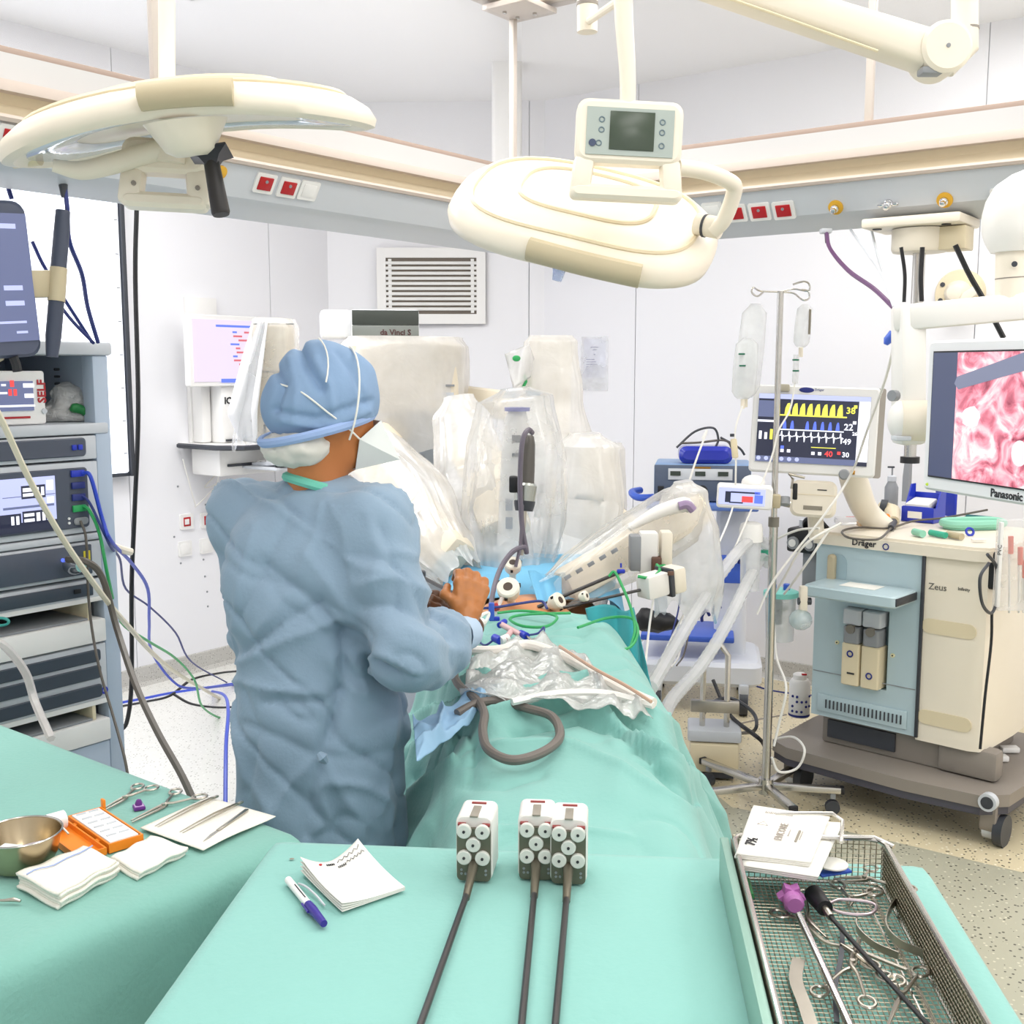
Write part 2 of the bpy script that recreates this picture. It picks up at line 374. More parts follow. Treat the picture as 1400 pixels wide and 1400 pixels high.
def sd_cone(Pn, a, b, ra, rb):
    a = np.array(a); ab = np.array(b) - a; t = np.clip(((Pn - a) @ ab) / max(ab @ ab, 1e-9), 0, 1)
    return np.linalg.norm(Pn - a - t[:, None] * ab, axis=1) - (ra + (rb - ra) * t)
def sd_ell(Pn, c, r, R=None):
    q = Pn - np.array(c)
    if R is not None: q = q @ np.array(R.to_3x3())
    r = np.array(r); k0 = np.linalg.norm(q / r, axis=1); k1 = np.linalg.norm(q / (r * r), axis=1)
    return k0 * (k0 - 1) / np.maximum(k1, 1e-9)
def sdf_mesh(prims, vox, k=.03):
    """prims: ('c',a,b,ra,rb) round cones, ('e',c,r[,R]) ellipsoids, optional trailing dict(sub=True); blended smoothly -> (verts, quads)"""
    lo = np.full(3, 1e9); hi = -lo
    for p in prims:
        if p[0] == 'c':
            for q, r in ((p[1], p[3]), (p[2], p[4])): lo = np.minimum(lo, np.array(q) - r); hi = np.maximum(hi, np.array(q) + r)
        else: m = max(p[2]); lo = np.minimum(lo, np.array(p[1]) - m); hi = np.maximum(hi, np.array(p[1]) + m)
    lo -= vox * 3 + k * .3; hi += vox * 3 + k * .3; n = np.ceil((hi - lo) / vox).astype(int) + 1
    ax = [lo[i] + vox * np.arange(n[i]) for i in range(3)]
    Pn = np.stack(np.meshgrid(*ax, indexing='ij'), -1).reshape(-1, 3); D = None
    for p in prims:
        sub = isinstance(p[-1], dict); q = p[:-1] if sub else p; kk = p[-1].get('k', k) if sub else k
        d = sd_cone(Pn, *q[1:]) if q[0] == 'c' else sd_ell(Pn, *q[1:])
        if D is None: D = d; continue
        if sub and p[-1].get('sub'): h = np.maximum(kk - np.abs(D + d), 0) / kk; D = np.maximum(D, -d) + h * h * kk * .25
        else: h = np.maximum(kk - np.abs(D - d), 0) / kk; D = np.minimum(D, d) - h * h * kk * .25
    D = D.reshape(n); S = D < 0
    cnt = np.zeros(n - 1); pos = np.zeros(tuple(n - 1) + (3,))
    base = np.stack(np.meshgrid(*[np.arange(x - 1) for x in n], indexing='ij'), -1)
    cor = [(i, j, l) for i in (0, 1) for j in (0, 1) for l in (0, 1)]
    def sl(c): return tuple(slice(c[i], n[i] - 1 + c[i]) for i in range(3))
    for c in cor:
        for a in range(3):
            if c[a]: continue
            e = list(c); e[a] = 1; A, B = D[sl(c)], D[sl(e)]; x = (A < 0) != (B < 0)
            t = np.where(x, A / np.where(x, A - B, 1), 0)
            off = np.zeros(A.shape + (3,)); off[...] = c; off[..., a] += t
            pos += np.where(x[..., None], off, 0); cnt += x
    act = cnt > 0; idx = -np.ones(n - 1, int); idx[act] = np.arange(act.sum())
    vs = (base[act] + pos[act] / cnt[act][:, None]) * vox + lo; fs = []
    for a in range(3):
        b_, c_ = (a + 1) % 3, (a + 2) % 3
        s0 = [slice(1, n[i] - 1) for i in range(3)]; s0[a] = slice(0, n[a] - 1); s1 = list(s0); s1[a] = slice(1, n[a])
        A, B = S[tuple(s0)], S[tuple(s1)]; w = np.argwhere(A != B)
        if not len(w): continue
        o = np.array([1, 1, 1]); o[a] = 0; cells = w + o
        def cell(db, dc):
            q = cells.copy(); q[:, b_] -= db; q[:, c_] -= dc; return idx[q[:, 0], q[:, 1], q[:, 2]]
        q = np.stack([cell(0, 0), cell(1, 0), cell(1, 1), cell(0, 1)], 1)
        fl = A[tuple(w.T)]; q[~fl] = q[~fl][:, ::-1]; fs.append(q)
    return vs, np.concatenate(fs)
def normals(vs, fs):
    a, b, c, d = (vs[fs[:, i]] for i in range(4)); nf = np.cross(c - a, d - b); N = np.zeros_like(vs)
    for i in range(4): np.add.at(N, fs[:, i], nf)
    return N / np.maximum(np.linalg.norm(N, axis=1), 1e-12)[:, None]
def relax(vs, fs, it=2, w=.5):
    for _ in range(it):
        s = np.zeros_like(vs); c = np.zeros(len(vs))
        for i in range(4):
            np.add.at(s, fs[:, i], vs[fs[:, (i + 1) % 4]]); np.add.at(c, fs[:, i], 1)
        vs = vs * (1 - w) + w * s / c[:, None]
    return vs
def np_obj(name, vs, fs, material, parent=None, label=None, kind=None, cat=None, group=None, solid=0, flip=True):
    mb = MB(); mb.v = [tuple(p) for p in vs.tolist()]; mb.f = [tuple(q) for q in fs.tolist()]; mb.mi = [0] * len(mb.f); mb.mats = [material]
    return mb.build(name, None, parent, world=True, smooth=180, label=label, kind=kind, cat=cat, group=group, solid=solid)
def seg_dist(x, y, poly):
    d = np.full(x.shape, 1e9)
    for (x0, y0), (x1, y1) in zip(poly[:-1], poly[1:]):
        dx, dy = x1 - x0, y1 - y0; t = np.clip(((x - x0) * dx + (y - y0) * dy) / (dx * dx + dy * dy), 0, 1)
        d = np.minimum(d, np.hypot(x - x0 - t * dx, y - y0 - t * dy))
    return d
def cable(name, pts, r, material, label=None, cat='cable', group=None, parent=None, seg=6, n=8):
    mb = MB().tube(pts, r, seg, smooth=n)
    return mb.build(name, material, parent, world=True, label=label, cat=cat if parent is None else None, group=group)
def dup(o, parent, mtx):
    c = o.copy(); link(c, parent, mtx); return c

# ================================================================ THE ROOM
def structure(name, mb, material=None, parent=None, **k):
    o = mb.build(name, material, parent, world=True, **k)
    if parent is None: o['kind'] = 'structure'
    return o
UL, VL, UMIN, VMAX = 5.72, -5.02, -1.9, 2.5
VLt = G(163, 945).dot(V_); ULt = G(1086, 931).dot(U); VL, UL = VLt, ULt
FLOOR_PALE = speckle('floor_pale', '#E2E1DC', '#A9A79E', '#F4F3EF', 75); FLOOR_BEIGE = speckle('vinyl_beige', '#DDD0AF', '#5F5A4C', '#EFE8D2', 62)
FLOOR_GREY = speckle('vinyl_grey_green', '#AFAD9A', '#504F47', '#CBC8B4', 62); SKIRT = speckle('skirting_grey', '#BDBBB6', '#77756F', '#D5D3CE', 110)
def flat_poly(pts, z0, z1): return MB().prism([(p[0], p[1]) for p in pts], z0, z1)
fl = structure('floor', flat_poly([uv(UMIN, VL), uv(UMIN, VMAX), uv(UL, VMAX), uv(UL, VL)], -.05, 0), FLOOR_PALE)  # base floor, coloured paler than the beige area to the right
b0 = [G(560, 905), G(780, 912), G(1000, 1104), G(1130, 1130), G(1250, 1158), G(1400, 1194), Vector((2.6, 3.25, 0))]
beige = [G(830, 900), G(1000, 1104), G(1130, 1130), G(1250, 1158), G(1400, 1194), Vector((2.9, 3.2, 0)), uv(UL, 1.9), uv(UL, -3.3)]
beige = [G(800, 900), G(900, 1020), G(1000, 1104), G(1130, 1131), G(1250, 1158), G(1400, 1194), uv(1.6, 2.3), uv(UL - .05, 2.3), uv(UL - .05, -3.0)]
structure('floor_inlay', flat_poly(beige, 0.0, .002), FLOOR_BEIGE, fl)
grey = [G(900, 1020), G(1000, 1104), G(1130, 1131), G(1250, 1158), G(1400, 1194), uv(1.6, 2.3), uv(-1.5, 2.3), uv(-1.5, 0.6), Vector((0.35, 2.3, 0))]
structure('floor_inlay', flat_poly(grey, 0.0, .0018), FLOOR_GREY, fl)
structure('ceiling', flat_poly([uv(UMIN, VL), uv(UMIN, VMAX), uv(UL, VMAX), uv(UL, VL)], CEIL, CEIL + .06), CEILW)

def wall(name, a, b, seams, n, thick=.05):
    """wall from a to b (floor points) made of upright panels with open joints at the given fractions, backed by a board"""
    a = Vector(a); b = Vector(b); n = Vector(n).normalized(); d = b - a
    mb = MB().prism([(a - n * .012)[:2], (b - n * .012)[:2], (b - n * thick)[:2], (a - n * thick)[:2]], 0, CEIL)
    w = structure(name, mb, LGREY); fr = [0] + sorted(seams) + [1]
    for p, q in zip(fr[:-1], fr[1:]):
        A = a + d * p; B = a + d * q; t = d.normalized() * .0025
        if p > 0: A = A + t
        if q < 1: B = B - t
        structure('panel', MB().prism([A[:2], B[:2], (B - n * .012)[:2], (A - n * .012)[:2]], 0, CEIL), WALLW, w)
    return w
cL = PL(455, 700, uv(0, VL), V_); cR = PL(743, 700, uv(UL, 0), U)
def seam_of(px, a, b, n):
    q = PL(px, 500, a, n); return (q - Vector(a)).dot(Vector(b) - Vector(a)) / (Vector(b) - Vector(a)).length_squared
aL = uv(UMIN, VL); bL = Vector((cL.x, cL.y, 0)); aR = Vector((cR.x, cR.y, 0)); bR = uv(UL, VMAX)
wall('wall_left', aL, bL, [seam_of(x, aL, bL, V_) for x in (170, 372)] + [.12, .28, .44], V_)
wall('wall_corner', bL, aR, [.93], (0, -1, 0))
wall('wall_right', aR, bR, [seam_of(x, aR, bR, -U) for x in (868, 1330)] + [.55, .78], -U)
wall('wall_front', bR, uv(UMIN, VMAX), [.25, .5, .75], -V_)
wall('wall_back', uv(UMIN, VMAX), aL, [.25, .5, .75], U)
def skirting(name, a, b, n):
    a = Vector(a); b = Vector(b); n = Vector(n)
    mb = MB()
    pr = [(0, 0), (.03, 0), (.012, .02), (.006, .10), (0, .105)]
    vs = [a + n * q[0] + Z * q[1] for q in pr] + [b + n * q[0] + Z * q[1] for q in pr]; k = len(pr)
    mb.add(vs, [(i, (i + 1) % k, k + (i + 1) % k, k + i) for i in range(k)] + [tuple(range(k)), tuple(range(k, 2 * k))])
    structure(name, mb, SKIRT)
skirting('baseboard_left', aL, bL, V_); skirting('baseboard_corner', bL, aR, (0, -1, 0)); skirting('baseboard_right', aR, bR, -U)

# ceiling luminaires
for i, (uu, vv, lu, lv, w) in enumerate(LUM):
    inside = i < 6
    t = empty('ceiling_luminaire', uv(uu, vv, CEIL - .03), AU,
              ('recessed white ceiling luminaire above the operating tables' if inside else 'recessed white ceiling luminaire out of view near the room wall'), 'light',
              'ceiling luminaires over the tables' if inside else 'ceiling luminaires near the walls')
    mb = MB()
    for sx in (-1, 1): mb.box((sx * (lu / 2), 0, .015), (.04, lv + .04, .03)); mb.box((0, sx * (lv / 2), .015), (lu, .04, .03))
    mb.build('frame', WHITE, t)
    MB().box((0, 0, .018), (lu - .04, lv - .04, .006)).build('diffuser', mat('diffuser_glow', '#FFFDF8', .5, emit=1.2), t)
# ================================================================ SERVICE BEAMS AND GLASS SURROUND
KD = 4.45
K = P(706, 232, KD); ZT = K.z; K = Vector((K.x, K.y, 0))
def zk(py): return P(706, py, KD).z
# beam profile: (n towards the tables, height)
ZB = zk(341)
PROF = [('white_lip', mat('beam_white', '#C9C8C8', .5), [(0, ZT - .012), (.02, ZT - .012), (.02, zk(262)), (0, zk(262))]),
        ('edge_strip', mat('beam_pink', '#C6B8AE', .5), [(0, zk(262)), (.055, zk(262)), (.06, zk(267)), (.06, zk(272)), (0, zk(272))]),
        ('cove', mat('beam_cove', '#D2C4A8', .5), [(0, zk(272)), (.03, zk(272)), (.015, zk(280)), (.03, zk(292)), (0, zk(292))]),
        ('edge_strip', mat('beam_pink', '#C6B8AE', .5), [(0, zk(292)), (.065, zk(292)), (.07, zk(295)), (.065, zk(298)), (0, zk(298))]),
        ('socket_channel', LGREY, [(-.2, zk(298)), (.05, zk(298)), (.045, zk(302)), (.0, zk(328)), (-.03, zk(333)), (-.09, ZB + .012), (-.16, ZB), (-.22, ZB + .02)])]
def beam_at(side, n, s, z):
    """side -1: left beam, +1: right beam; s metres from the corner"""
    if side < 0: return K + V_ * n - U * s + Z * z
    return K - U * n + V_ * s + Z * z
def make_beam(side, L, label):
    t = empty('supply_beam', beam_at(side, 0, L / 2, ZB), AU if side < 0 else AV, label, 'beam')
    for nm, m_, pr in PROF:
        k = len(pr); mb = MB(); vs = [beam_at(side, q[0], q[0], q[1]) for q in pr] + [beam_at(side, q[0], L, q[1]) for q in pr]
        mb.add(vs, [(i, (i + 1) % k, k + (i + 1) % k, k + i) for i in range(k)] + [tuple(range(k)), tuple(range(k, 2 * k))])
        mb.build(nm, m_, t, world=True, smooth=20)
    return t
BL = make_beam(-1, 4.3, 'long white supply beam with red sockets running above the equipment rack')
BR = make_beam(1, 3.2, 'long white supply beam with gas outlets above the anaesthesia machine')
# local frame of the slanted socket face
def face_frame(side, px, py):
    p0 = beam_at(side, .0225, 0, (zk(302) + zk(328)) / 2); n0 = (V_ if side < 0 else -U)
    sl = Vector((.045, zk(302) - zk(328)))        # (n, z) up along the face
    up = (n0 * sl.x + Z * sl.y).normalized(); al = (U if side < 0 else V_)
    nn = al.cross(up); nn = nn if nn.dot(n0) > 0 else -nn
    q = PL(px, py, p0, nn); return frame(al, up, nn, q)
def red_socket(side, px, py, parent, blank=False):
    T = face_frame(side, px, py)
    f = MB().at(T).rbox((0, 0, .002), (.075, .062, .008), .006, 'z').build('socket', WHITE, parent, world=True)
    if not blank:
        MB().at(T).box((0, 0, .007), (.05, .04, .006), .002).build('insert', RED, f, world=True)
        MB().at(T).cyl((0, .008, .009), (0, .008, .0125), .005, 10).build('contact', GREY, f, world=True)
    else: MB().at(T).box((0, 0, .0065), (.05, .04, .003), .001).build('insert', WHITE, f, world=True)
for px, py in ((16, 187), (361, 250), (393, 256)): red_socket(-1, px, py, BL)
red_socket(-1, 421, 260, BL, True); red_socket(1, 975, 288, BR, True)
for px, py in ((1007, 291), (1039, 289), (1072, 287), (1373, 270)): red_socket(1, px, py, BR)
for px, py, ring_ in ((1143, 283, True), (1215, 278, False), (1292, 273, True)):
    T = face_frame(1, px, py)
    o = MB().at(T).lathe([(.024, 0), (.024, .006), (.017, .008)] if ring_ else [(.014, 0), (.014, .008), (.012, .01)], 20).build('gas_outlet', YELLOW if ring_ else CHROME, BR, world=True)
    MB().at(T).lathe([(.013, .004), (.013, .016), (.009, .018), (.009, .032), (.006, .034)], 14).build('nozzle', CHROME, o, world=True)
    if not ring_:
        for sx in (-1, 1): MB().at(T).ball((sx * .022, 0, .01), (.012, .006, .006), 8).build('wing', CHROME, o, world=True)
T = face_frame(-1, 301, 235)
MB().at(T).lathe([(.02, 0), (.02, .006), (.014, .008)], 18).build('gas_outlet', YELLOW, BL, world=True)

# glass surround: bottom rail line, posts and panes hanging from the plenum frame
ZP = zk(14)
PANE = film('pane_glass', '#F4F4F6', .05, rough=.05, bump=0, gloss=0, ov=0)
def post_s(side, px):   # distance from the corner of a post seen at column px
    q = PL(px, 120, K, V_ if side < 0 else -U); return ((q - K).dot(-U) if side < 0 else (q - K).dot(V_))
for side, pxs, L, lab in ((-1, [218], 4.3, 'clear glass surround standing on the beam over the equipment rack'), (1, [1187], 3.2, 'clear glass surround standing on the beam over the anaesthesia machine')):
    t = empty('glass_surround', beam_at(side, 0, L / 2, ZT - .01), AU if side < 0 else AV, lab, 'glass panel')
    al = -U if side < 0 else V_; n0 = V_ if side < 0 else -U
    Tm = frame(al, n0, Z)
    def bar(s0, s1, z0, z1, w, name, m_):
        return MB().box(beam_at(side, -.016, (s0 + s1) / 2, (z0 + z1) / 2), (s1 - s0, w, z1 - z0), .002, T=Tm).build(name, m_, t, world=True)
    bar(.0, L, ZT - .01, ZT + .006, .05, 'bottom_rail', mat('rail_brown', '#A89488', .5))
    ss = [0.0] + [post_s(side, x) for x in pxs] + [L]
    if side < 0: bar(-.012, .012, ZT, ZP, .022, 'post', PINKW)
    for s_ in ss[1:-1]: bar(s_ - .012, s_ + .012, ZT, ZP, .02, 'post', PINKW)
    for s0, s1 in zip(ss[:-1], ss[1:]): bar(s0 + .014, s1 - .014, ZT + .006, ZP, .005, 'pane', PANE)
    bar(-.05, L, ZP, CEIL - .004, .10, 'plenum_rail', PINKW)
pl = empty('corner_bracket', K + Z * (ZP - .02), AU, 'small bolted metal bracket at the corner of the glass surround', 'bracket')
MB().box((-.06, -.06, -.002), (.2, .2, .02), .003, T=None).build('plate', PINKW, pl)
for x, y in ((-.02, -.02), (-.1, -.02), (-.02, -.1)): MB().lathe([(.008, -.02), (.008, -.012)], 8, T=Matrix.Translation((x, y, 0))).build('bolt', STEEL, pl)
# white duct column behind the corner
dc = P(693, 100, 6.2)
MB().rbox((dc.x, 6.2, (P(693, 290, 6.2).z + CEIL) / 2), (.16, .16, CEIL - P(693, 290, 6.2).z), .02, 'z').build('pipe_casing', WHITE, None, label='tall white square pipe casing seen behind the glass corner post', cat='casing')

# ================================================================ CORNER VENT GRILLES
def vent(name, x0, x1, y0, y1, yw, label, nslat):
    a = P(x0, y0, yw); b = P(x1, y1, yw); c = (a + b) / 2; w = b.x - a.x; h = a.z - b.z
    t = empty(name, (c.x, yw, b.z), 0, label, 'vent')
    MB().at(Matrix.Translation((0, 0, h / 2))).box((0, -.004, 0), (w, .008, h)).build('back_plate', mat('vent_taupe', '#6E655A', .6), t)
    fr = MB(); e = .055
    for sx in (-1, 1):
        fr.box((sx * (w / 2 - e / 2), -.012, h / 2), (e, .016, h)); fr.box((0, -.012, h / 2 + sx * (h / 2 - .03)), (w - 2 * e, .016, .06))
    fr.build('frame', WHITE, t)
    first = None; gap = (h - .12) / nslat
    for i in range(nslat - 1):
        zc = .06 + gap * (i + 1)
        sl = MB().box((0, -.014, 0), (w - .1, .014, gap * .58), .003, T=Matrix.Rotation(.25, 4, 'X'))
        if first is None: first = sl.build('slat', WHITE, t); first.matrix_local = Matrix.Translation((0, 0, zc))
        else: dup(first, t, Matrix.Translation((0, 0, zc)))
    for i in range(nslat):
        for sx in (-1, 1): MB().box((sx * (w / 2 - .08), -.012, .06 + gap * (i + .5)), (.02, .01, gap * .55)).build('slat_clip', WHITE, t)
    MB().at(Matrix.Identity(4)).box((w / 2 - .012, -.022, h - .012), (.008, .004, .008)).build('screw', GREY, t)
    return t
YW = min(bL.y, aR.y) - .004
vent('vent_grille', 515, 664, 339, 443, YW, 'white slotted air return grille high on the corner wall', 11)
vent('vent_grille', 555, 660, 668, 770, YW, 'white slotted air return grille low on the corner wall behind the robot', 10)

# ================================================================ WALL FITTINGS
def on_left(px, py, off=.0): return PL(px, py, uv(0, VL) + V_ * off, V_)
def on_right(px, py, off=.0): return PL(px, py, uv(UL, 0) - U * off, U)
# light box: two lit panels with dark frame
lb0 = on_left(-120, 300); lb1 = on_left(163, 600)
zt, zb = on_left(163, 236).z, on_left(167, 650).z
Lw = (lb1 - lb0).length
lbx = empty('light_box', (on_left(20, 400).x, on_left(20, 400).y, zb), AU, 'large glowing white film viewing box on the wall behind the equipment rack', 'light box')
cu_ = ((lb0 + lb1) / 2); e1 = on_left(163, 400); e0 = on_left(-160, 400); wL = (Vector((e1.x - e0.x, e1.y - e0.y, 0))).length; cc = Vector(((e0.x + e1.x) / 2, (e0.y + e1.y) / 2, 0))
Tl = frame(U, V_, Z, cc)
Tl2 = frame(U, Z, V_, cc)
MB().at(Tl).box((0, .03, (zt + zb) / 2), (wL, .056, zt - zb)).build('housing', DKGREY, lbx, world=True)
MB().at(Tl).box((-.01, .06, (zt + zb) / 2), (wL - .06, .01, zt - zb - .04)).build('lit_panel', mat('light_box_glow', '#EEF3FF', .5, emit=1.9), lbx, world=True)
MB().at(Tl).box((wL / 2 - .012, .062, (zt + zb) / 2), (.024, .03, zt - zb), .003).build('frame_edge', DKGREY, lbx, world=True)
MB().at(Tl).box((wL / 2 - .05, .0665, (zt + zb) / 2), (.03, .003, zt - zb - .05)).build('scale_strip', mat('strip_glow', '#F4F7FF', .5, emit=1.2), lbx, world=True)
hk = MB()
for i in range(8): hk.at(Tl).box((wL / 2 - .05, .0685, zb + .12 + i * (zt - zb - .2) / 8), (.02, .002, .006))
hk.build('scale_marks', GREY, lbx, world=True, kind='stuff')
# grey door/panel edge beside light box (swing panel of rack in front) is built with the rack
# wall outlets under the workstation
def wall_outlet(px, py, red, label):
    q = on_left(px, py); T = frame(U, Z, -V_ * -1, q); T = frame(U, Z, V_, q)
    # right-handed check: U x Z = -V -> use -U
    T = frame(-U, Z, V_, q)
    t = empty('power_outlet', None, 0, label, 'outlet', mtx=T)
    MB().rbox((0, 0, .006), (.085, .085, .012), .008, 'z').build('plate', WHITE, t)
    if red:
        MB().box((0, 0, .013), (.045, .05, .006), .002).build('insert', RED, t)
        MB().box((.004 if red == 1 else 0, 0, .017), (.028, .03, .004), .001).build('face', WHITE if red == 1 else BLACK, t)
    else: MB().box((0, 0, .013), (.06, .06, .003), .001).build('cover', WHITE, t)
    return t
wall_outlet(254, 713, 1, 'wall outlet with red surround and white centre below the workstation')
wall_outlet(282, 711, 2, 'wall outlet with red surround and a black plug in it')
wall_outlet(252, 750, 0, 'blank white wall plate below the white-centred red outlet')
wall_outlet(281, 746, 0, 'blank white wall plate below the plugged red outlet')
q = on_left(282, 711, .02)
cable('plug_cable', [q, q + V_ * .03 + U * .04, on_left(296, 702, .04), on_left(304, 690, .04), on_left(316, 682, .04), on_left(330, 690, .04), on_left(338, 720, .04)], .008, BLACKC, 'short black cable plugged into the red wall outlet')
# wall phone-like screws
sc_ = MB()
for px, py in ((238, 734), (243, 665), (281, 690), (247, 770), (278, 765), (280, 788), (283, 809), (284, 829)):
    T = frame(-U, Z, V_, on_left(px, py)); sc_ = MB().at(T).lathe([(.006, 0), (.006, .003), (.003, .005)], 8)
    sc_.build('panel_screw', GREY, None, label='small screw in the white wall panel below the workstation', cat='screw', group='screws in the wall below the workstation')

# paper notice in a plastic pocket on the right wall
q = on_right(813, 497); T = frame(V_, Z, -U, q)
t = empty('paper_notice', None, 0, 'typed paper notice in a clear pocket taped to the wall', 'notice', mtx=T)
wN = (on_right(832, 497) - on_right(795, 497)).length; hN = on_right(813, 460).z - on_right(813, 534).z
MB().box((0, .03, .002), (wN * .8, hN * .72, .001)).build('paper', mat('notice_paper', '#E4E6F2', .7), t)
MB().box((0, 0, .0045), (wN, hN, .0012)).build('pocket', FILM3, t)
tx = MB()
for i, wd_ in enumerate((.5, .25, 0, .1, 0, .5, .6, .65, .7, .9, .45, .8, .6)):
    if wd_: tx.box((-wN * .3 + wN * .6 * wd_ / 2 if i > 3 else 0, hN * .3 - i * hN * .045, .003), (wN * .6 * wd_, hN * .014, .0006))
tx.build('typed_lines', INKB, t, kind='stuff')

# wall-mounted workstation on the left wall
q = on_left(255, 406); zc_top = q.z; A0 = on_left(255, 530); A1 = on_left(322, 530)
ws = empty('computer_workstation', (A0.x, A0.y, on_left(262, 640).z), AU, 'white wall-mounted computer column with a fold-out shelf', 'workstation')
Tw = frame(-U, Z, V_, Vector((A0.x, A0.y, 0)))      # local x runs towards the camera (left), y up, z out of the wall
def WS(x0, x1, z0, z1, d0, d1, nm, m_, b=.004, par=None):
    return MB().at(Tw).box(((x0 + x1) / 2, (z0 + z1) / 2, (d0 + d1) / 2), (abs(x1 - x0), abs(z1 - z0), abs(d1 - d0)), b).build(nm, m_, par or ws, world=True)
zsh = on_left(232, 612, .25).z
wcol = .20
WS(.0, -wcol, zsh, zc_top, 0, .03, 'back_panel', WHITE)
WS(-.005, -.07, zsh, on_left(260, 527).z + .02, .03, .12, 'cable_duct', WHITE, .02)
cas = WS(-.075, -.185, zsh, on_left(260, 527).z, .03, .20, 'computer_case', WHITE, .012)
text_mb('ICP', .05, Tw @ Matrix.Translation((-.13, zsh + .23, .202)) @ Matrix.Scale(-1, 4, (1, 0, 0)) @ Matrix.Identity(4), bold=.002).build('lettering', INK, cas, world=True)
MB().at(Tw).ring((-.13, zsh + .43, .2), .03, .006, sx=.8).build('badge', LGREY, cas, world=True)
MB().at(Tw).box((-.13, zsh + .015, .205), (.07, .012, .01)).build('vent_slot', DKGREY, cas, world=True)
# monitor on column
d_ = .22; mz0 = on_left(255, 525, d_).z; mz1 = on_left(262, 433, d_).z; mx0 = (on_left(258, 480, d_) - A0).dot(-U); mw = .66
mon = empty('record_monitor', None, 0, 'flat monitor with a pinkish white record page on the wall column', 'monitor',
            mtx=Tw @ Matrix.Translation((mx0, (mz0 + mz1) / 2, d_)))
mh = mz1 - mz0
MB().rbox((-mw / 2, 0, -.02), (mw, mh + .03, .045), .012, 'z', b=.004).build('casing', WHITE, mon)
MB().box((-mw / 2, .0, .004), (mw - .05, mh - .02, .004)).build('screen', EM_PINKS, mon)
rows = MB(); rb_ = MB()
rb_.m(EM_BLUE).box((-mw / 2 - .05, mh * .38, .0075), (mw * .62, .012, .001)); rb_.box((-.28, -mh * .455, .0075), (.16, .02, .001))
rows.m(mat('row_red', '#E0707C', .5, emit=.6))
for i in range(9):
    for k in range(3):
        (rows if (i * 2 + k) % 3 else rb_).box((-.30 - k * .075 - .02 * ((i * 7 + k) % 3), mh * (.29 - i * .062), .0075), (.03 + .03 * ((i + k) % 2), .010, .001))
rows.build('red_text_rows', None, mon, kind='stuff'); rb_.build('blue_text_rows', None, mon, kind='stuff')
# shelf, drawer and keyboard
dS = .52
MB().at(Tw).prism([(.05, .0), (-.75, .0), (-.75, .40), (-.35, .46), (.0, .46), (.08, .34)], 0, .022, T=Matrix(((1, 0, 0, 0), (0, 0, 1, zsh - .022), (0, 1, 0, 0), (0, 0, 0, 1)))).build('shelf', WHITE, ws, world=True)
MB().at(Tw).tube([(.082, zsh - .011, .02), (.082, zsh - .011, .34), (0, zsh - .011, .463), (-.35, zsh - .011, .463), (-.75, zsh - .011, .402)], .014, 6).build('shelf_edging', DKGREY, ws, world=True)
WS(.03, -.40, zsh - .17, zsh - .024, .06, .30, 'drawer_box', WHITE, .01)
WS(-.02, -.2, zsh - .12, zsh - .105, .29, .315, 'drawer_slot', DKGREY)
WS(-.12, -.78, zsh - .135, zsh - .12, .30, .58, 'keyboard_tray', LGREY, .006)
kb = empty('keyboard', None, 0, 'white computer keyboard on the pull-out tray', 'keyboard', mtx=Tw @ Matrix.Translation((-.45, zsh - .118, .44)) @ Matrix.Rotation(-.08, 4, 'X'))
MB().box((0, .012, 0), (.58, .022, .22), .006).build('body', LGREY, kb)
key0 = None
for r in range(5):
    for c in range(15):
        T_ = Matrix.Translation((-.26 + c * .0365, .026, -.08 + r * .038))
        if key0 is None: key0 = MB().box((0, 0, 0), (.031, .010, .031), .002).build('key', WHITE, kb); key0.matrix_local = T_
        else: dup(key0, kb, T_)
MB().box((0, .004, .125), (.62, .03, .05), .012).build('wrist_rest', BLACK, kb)
for a_, b_ in (((250, 628), (270, 690)), ((300, 640), (280, 665))):
    cable('hanging_lead', [on_left(a_[0], a_[1], .12), on_left((a_[0] + b_[0]) / 2 + 6, b_[1] - 4, .06), on_left(b_[0], b_[1], .03), on_left(b_[0] + 30, b_[1] - 30, .05)], .004, WHITEC, 'thin white lead hanging below the wall workstation', group='leads below the workstation')
# round wall fixture behind the monitor boom
q = on_right(1314, 402); T = frame(V_, Z, -U, q); R_ = (on_right(1348, 402) - on_right(1280, 402)).length / 2
t = empty('mounting_disc', None, 0, 'round cream mounting disc with a swivel knob on the right wall', 'fixture', mtx=T)
MB().lathe([(R_, 0), (R_, .03), (R_ * .94, .045), (R_ * .6, .05)], 36).build('disc', CREAM2, t)
MB().lathe([(R_ * .55, .04), (R_ * .52, .07), (R_ * .3, .12), (R_ * .18, .125)], 24).build('knob', CREAM, t)
MB().box((.05, -.02, .1), (.14, .045, .03), .012, T=Matrix.Rotation(.6, 4, 'Z')).build('lever', CREAM, t)
for a in (2.6, 3.5): MB().lathe([(.012, .045), (.012, .052)], 8, T=Matrix.Translation((R_ * .75 * math.cos(a), R_ * .75 * math.sin(a), 0))).build('bolt', DKGREY, t)
